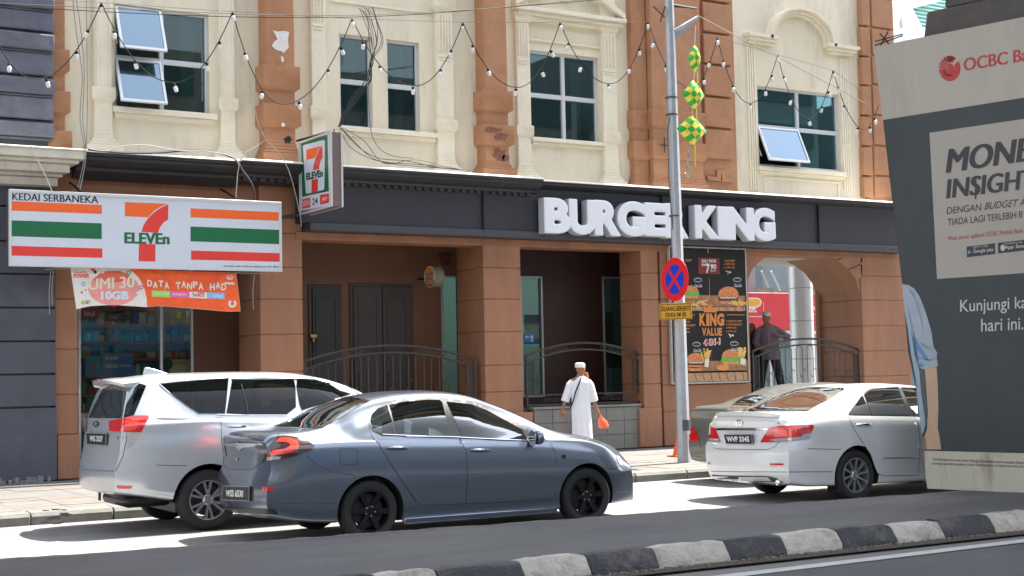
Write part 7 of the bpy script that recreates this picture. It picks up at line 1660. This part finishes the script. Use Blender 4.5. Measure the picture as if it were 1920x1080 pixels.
lv = [(P_(.02, .0, .13), .185, .20, rr_, aa_, .13), (P_(.015, .0, .35), .18, .18, rr_, aa_, .11), (P_(.01, .0, .62), .175, .16, rr_, aa_, .08), (P_(.0, .0, .88), .172, .155, rr_, aa_, .05), (P_(0, 0, 1.08), .168, .135, rr_, aa_, .02), (P_(0, 0, 1.25), .182, .125, rr_, aa_, .015), (P_(-.0, 0, 1.37), .18, .11, rr_, aa_, .01), (P_(.0, .005, 1.44), .12, .085, rr_, aa_, 0), (P_(.0, .01, 1.485), .068, .066, rr_, aa_, 0)]
rb_ = [loft(lv, 48, seed=3)]
q = MB(); q.tube([P_(-.13, 0, 1.38), P_(-.19, -.02, 1.32), P_(-.25, -.05, 1.14), P_(-.285, -.06, 1.03)], [.070, .074, .075, .080], 16); q.tube([P_(.12, .01, 1.38), P_(.17, .02, 1.32), P_(.215, .035, 1.14), P_(.235, .05, 1.02)], [.070, .074, .075, .082], 16)
remesh(rb_+[(q.v, q.f)], 'robe', ROBE, pw, .011, 4)
q = MB(); q.lathe([(.078, -.0), (.092, .003), (.093, .06), (.084, .078), (.05, .09), (0, .094)], 28, P_(.0, .02, 1.635), cap=True); q.build('cap', mat('cap_white', (.8, .8, .8), .8, bump=.3, bscale=90), pw, smooth=True, sharp=50)
q = MB(); pts = [P_(.045, .03, 1.475), P_(.02, -.06, 1.45), P_(-.03, -.12, 1.34), P_(-.09, -.145, 1.2), P_(-.13, -.16, 1.06), P_(-.165, -.12, .98), P_(-.19, .0, .92)]
q.tube(smooth_path([Vector(p) for p in pts]), .013, 6); q.build('bag_strap', mat('strap_navy', (.01, .012, .03), .7), pw, smooth=True)
q = MB(); q.tube([P_(.10, .11, 1.54), P_(.115, .12, 1.42), P_(.13, .13, 1.30), P_(.15, .13, 1.15)], [.045, .045, .035, .012], 8); q.build('beard', mat('henna_beard', (.34, .16, .06), .9, var=.3, vscale=40, bump=.8, bscale=120), pw, smooth=True)
bgc = P_(.345, .12, .79); q = MB()
vs = []; n = 20
for (z, ra, rb) in ((0, .012, .012), (-.05, .02, .018), (-.09, .05, .035), (-.14, .085, .05), (-.22, .09, .055), (-.26, .075, .05), (-.265, .0, .0)):
    for j in range(n): a = 2*math.pi*j/n; k = 1+.10*math.sin(5*a+z*30); vs.append(bgc+rr_*(ra*k*math.cos(a)+.25*-z)+aa_*(rb*k*math.sin(a))+zz_*z)
q.add(vs, [(i*n+j, i*n+(j+1) % n, (i+1)*n+(j+1) % n, (i+1)*n+j) for i in range(6) for j in range(n)])
tag(q.build('plastic_bag', mat('bag_orange', (.9, .14, .06), .4, bump=.5, bscale=30), smooth=True), 'small orange plastic bag in the right hand of the man in the white robe', 'bag')
# sandals
q = MB()
for p in ('lt', 'rt'):
    c = J[p][0]; c2_ = J['la' if p == 'lt' else 'ra'][0]; dv = (c-c2_); dv.z = 0; dv.normalize(); nn = Vector((-dv.y, dv.x, 0)); mid = Vector(((c.x+c2_.x)/2, (c.y+c2_.y)/2, .153))
    V = [mid+dv*a+nn*b for a, b in ((-.14, -.035), (-.14, .035), (.0, .045), (.13, .04), (.15, 0), (.13, -.04), (.0, -.045))]; MB().prism(V, (0, 0, .02)).build('sandal', mat('sandal_brown', (.06, .035, .02), .6), pw)
# ---------------------------------------------------------------- man in the grey shirt behind the archway railing
K = 1.08
hp_ = W(1436, 583, 24.15); ft2 = Vector((hp_.x, 24.15, 1.022)); Hh = hp_.z-1.022; K = Hh/1.76
r2 = Vector((.80, -.60, 0)); a2 = Vector((.60, .80, 0))
def Q_(r, a, z): return ft2+(r2*r+a2*a+zz_*z)*K
p2 = thing('person', tuple(ft2), 'man in a grey purple shirt and pale cap standing behind the archway railing', 'person')
face2 = (-a2*.85-r2*.5).normalized()
J = {'pelvis': (Q_(.05, 0, .93), .13*K), 'chest': (Q_(.04, 0, 1.25), .14*K), 'neckb': (Q_(.03, 0, 1.44), .07*K), 'neck': (Q_(.015, -.01, 1.51), .058*K), 'headb': (Q_(.0, -.02, 1.57), .06*K),
     'ls': (Q_(-.15, 0, 1.41), .06*K), 'le': (Q_(-.23, -.02, 1.12), .045*K), 'lw': (Q_(-.13, -.18, .98), .03*K), 'rs': (Q_(.21, 0, 1.40), .06*K), 're': (Q_(.42, -.05, 1.22), .045*K), 'rw': (Q_(.24, -.20, 1.25), .03*K),
     'lh': (Q_(-.05, 0, .88), .095*K), 'lk': (Q_(-.12, -.02, .48), .065*K), 'la': (Q_(-.16, .0, .09), .045*K), 'lt': (Q_(-.2, -.15, .045), .035*K), 'rh': (Q_(.14, 0, .88), .095*K), 'rk': (Q_(.22, .02, .48), .065*K), 'ra': (Q_(.30, .08, .09), .045*K), 'rt': (Q_(.34, -.06, .045), .035*K)}
remesh([skin_part(J, E_, 'pelvis')]+head_shapes(Q_(.0, -.03, 1.62), face2, s=K)+hand_shapes(J['lw'][0], (r2*.6-a2*.3), (a2), zz_, .6, K)+hand_shapes(J['rw'][0], (-r2*.8-a2*.2+zz_*.1), a2, zz_, .6, K), 'body', SKIN2, p2, .009)
lv = [(Q_(.05, 0, .78), .205*K, .15*K, r2, a2, .04), (Q_(.05, 0, .95), .20*K, .145*K, r2, a2, .03), (Q_(.045, 0, 1.15), .195*K, .14*K, r2, a2, .02), (Q_(.035, 0, 1.32), .20*K, .13*K, r2, a2, .01), (Q_(.03, 0, 1.41), .17*K, .105*K, r2, a2, .0), (Q_(.02, 0, 1.47), .08*K, .07*K, r2, a2, 0), (Q_(.02, 0, 1.51), .066*K, .066*K, r2, a2, 0)]
q = MB(); q.tube([Q_(-.1, 0, 1.39), Q_(-.17, 0, 1.34), Q_(-.23, -.02, 1.13), Q_(-.19, -.10, 1.03)], [.075*K, .08*K, .07*K, .055*K], 14); q.tube([Q_(.15, 0, 1.39), Q_(.22, 0, 1.35), Q_(.42, -.05, 1.22), Q_(.33, -.13, 1.23)], [.075*K, .08*K, .07*K, .055*K], 14)
remesh([loft(lv, 40, seed=5)]+[(q.v, q.f)], 'shirt', mat('shirt_grey', (.13, .11, .13), .85, var=.12, vscale=8, bump=.3, bscale=20), p2, .013, 3)
q = MB(); q.tube([Q_(.0, 0, .9), Q_(-.07, 0, .82), Q_(-.12, -.02, .48), Q_(-.16, 0, .08)], [.11*K, .105*K, .085*K, .07*K], 16); q.tube([Q_(.1, 0, .9), Q_(.15, 0, .82), Q_(.22, .02, .48), Q_(.30, .08, .08)], [.11*K, .105*K, .085*K, .07*K], 16)
remesh([(q.v, q.f)], 'trousers', mat('trousers_black', (.012, .013, .018), .85), p2, .014, 3)
q = MB(); q.lathe([(.080*K, 0), (.094*K, .003), (.093*K, .05*K), (.075*K, .08*K), (.04*K, .092*K), (0, .094*K)], 24, Q_(.0, -.025, 1.655)); q.build('cap', mat('cap_grey', (.50, .47, .42), .85, var=.15, vscale=60), p2, smooth=True, sharp=50)
q = MB(); q.tube([Q_(.02, -.13, 1.35), Q_(.03, -.145, 1.1), Q_(.03, -.15, .85)], .006, 5); q.build('shirt_placket', mat('placket', (.25, .22, .25), .7), p2)
# ---------------------------------------------------------------- person in black at the edge of the opening
h3 = W(1409, 606, 24.45); ft3 = Vector((h3.x, 24.45, 1.022)); Hh = h3.z-1.022; K3 = Hh/1.70
def S_(r, a, z): return ft3+(r2*r+a2*a+zz_*z)*K3
p3 = thing('person', tuple(ft3), 'person in a long black cloak beside the menu poster, half hidden by the wall', 'person')
face3 = (-r2*.3-a2).normalized()
J3 = {k: (S_(*v), r*K3) for k, v, r in (('pelvis', (0, 0, .92), .12), ('chest', (0, 0, 1.22), .13), ('neckb', (0, 0, 1.40), .07), ('neck', (0, 0, 1.47), .055), ('headb', (0, -.01, 1.52), .06), ('ls', (-.15, 0, 1.37), .055), ('le', (-.2, -.05, 1.1), .04), ('lw', (-.17, -.15, .9), .028), ('rs', (.15, 0, 1.37), .055), ('re', (.19, -.02, 1.08), .04), ('rw', (.20, -.06, .82), .028),
      ('lh', (-.08, 0, .87), .09), ('lk', (-.08, 0, .47), .06), ('la', (-.08, 0, .08), .04), ('lt', (-.09, -.13, .04), .033), ('rh', (.08, 0, .87), .09), ('rk', (.08, 0, .47), .06), ('ra', (.08, 0, .08), .04), ('rt', (.09, -.13, .04), .033))}
remesh([skin_part(J3, E_, 'pelvis')]+head_shapes(S_(0, -.01, 1.57), face3, s=K3)+hand_shapes(J3['rw'][0], -zz_, -r2, -a2, .7, K3)+hand_shapes(J3['lw'][0], -zz_, r2, -a2, .7, K3), 'body', SKIN2, p3, .010)
lv = [(S_(0, 0, .05), .24*K3, .22*K3, r2, a2, .06), (S_(0, 0, .5), .21*K3, .19*K3, r2, a2, .05), (S_(0, 0, .95), .19*K3, .16*K3, r2, a2, .03), (S_(0, 0, 1.25), .195*K3, .14*K3, r2, a2, .01), (S_(0, 0, 1.37), .18*K3, .12*K3, r2, a2, 0), (S_(0, .01, 1.45), .10*K3, .10*K3, r2, a2, 0), (S_(0, .02, 1.56), .10*K3, .11*K3, r2, a2, 0), (S_(0, .03, 1.66), .08*K3, .09*K3, r2, a2, 0), (S_(0, .03, 1.70), .03*K3, .04*K3, r2, a2, 0)]
q = MB(); q.tube([S_(.12, 0, 1.36), S_(.17, 0, 1.3), S_(.20, -.02, 1.08), S_(.205, -.05, .86)], [.07*K3, .075*K3, .07*K3, .075*K3], 14); q.tube([S_(-.12, 0, 1.36), S_(-.17, 0, 1.3), S_(-.20, -.05, 1.08), S_(-.18, -.13, .93)], [.07*K3, .075*K3, .07*K3, .075*K3], 14)
remesh([loft(lv, 36, seed=9)]+[(q.v, q.f)], 'cloak', mat('cloak_black', (.008, .008, .010), .85), p3, .015, 3)
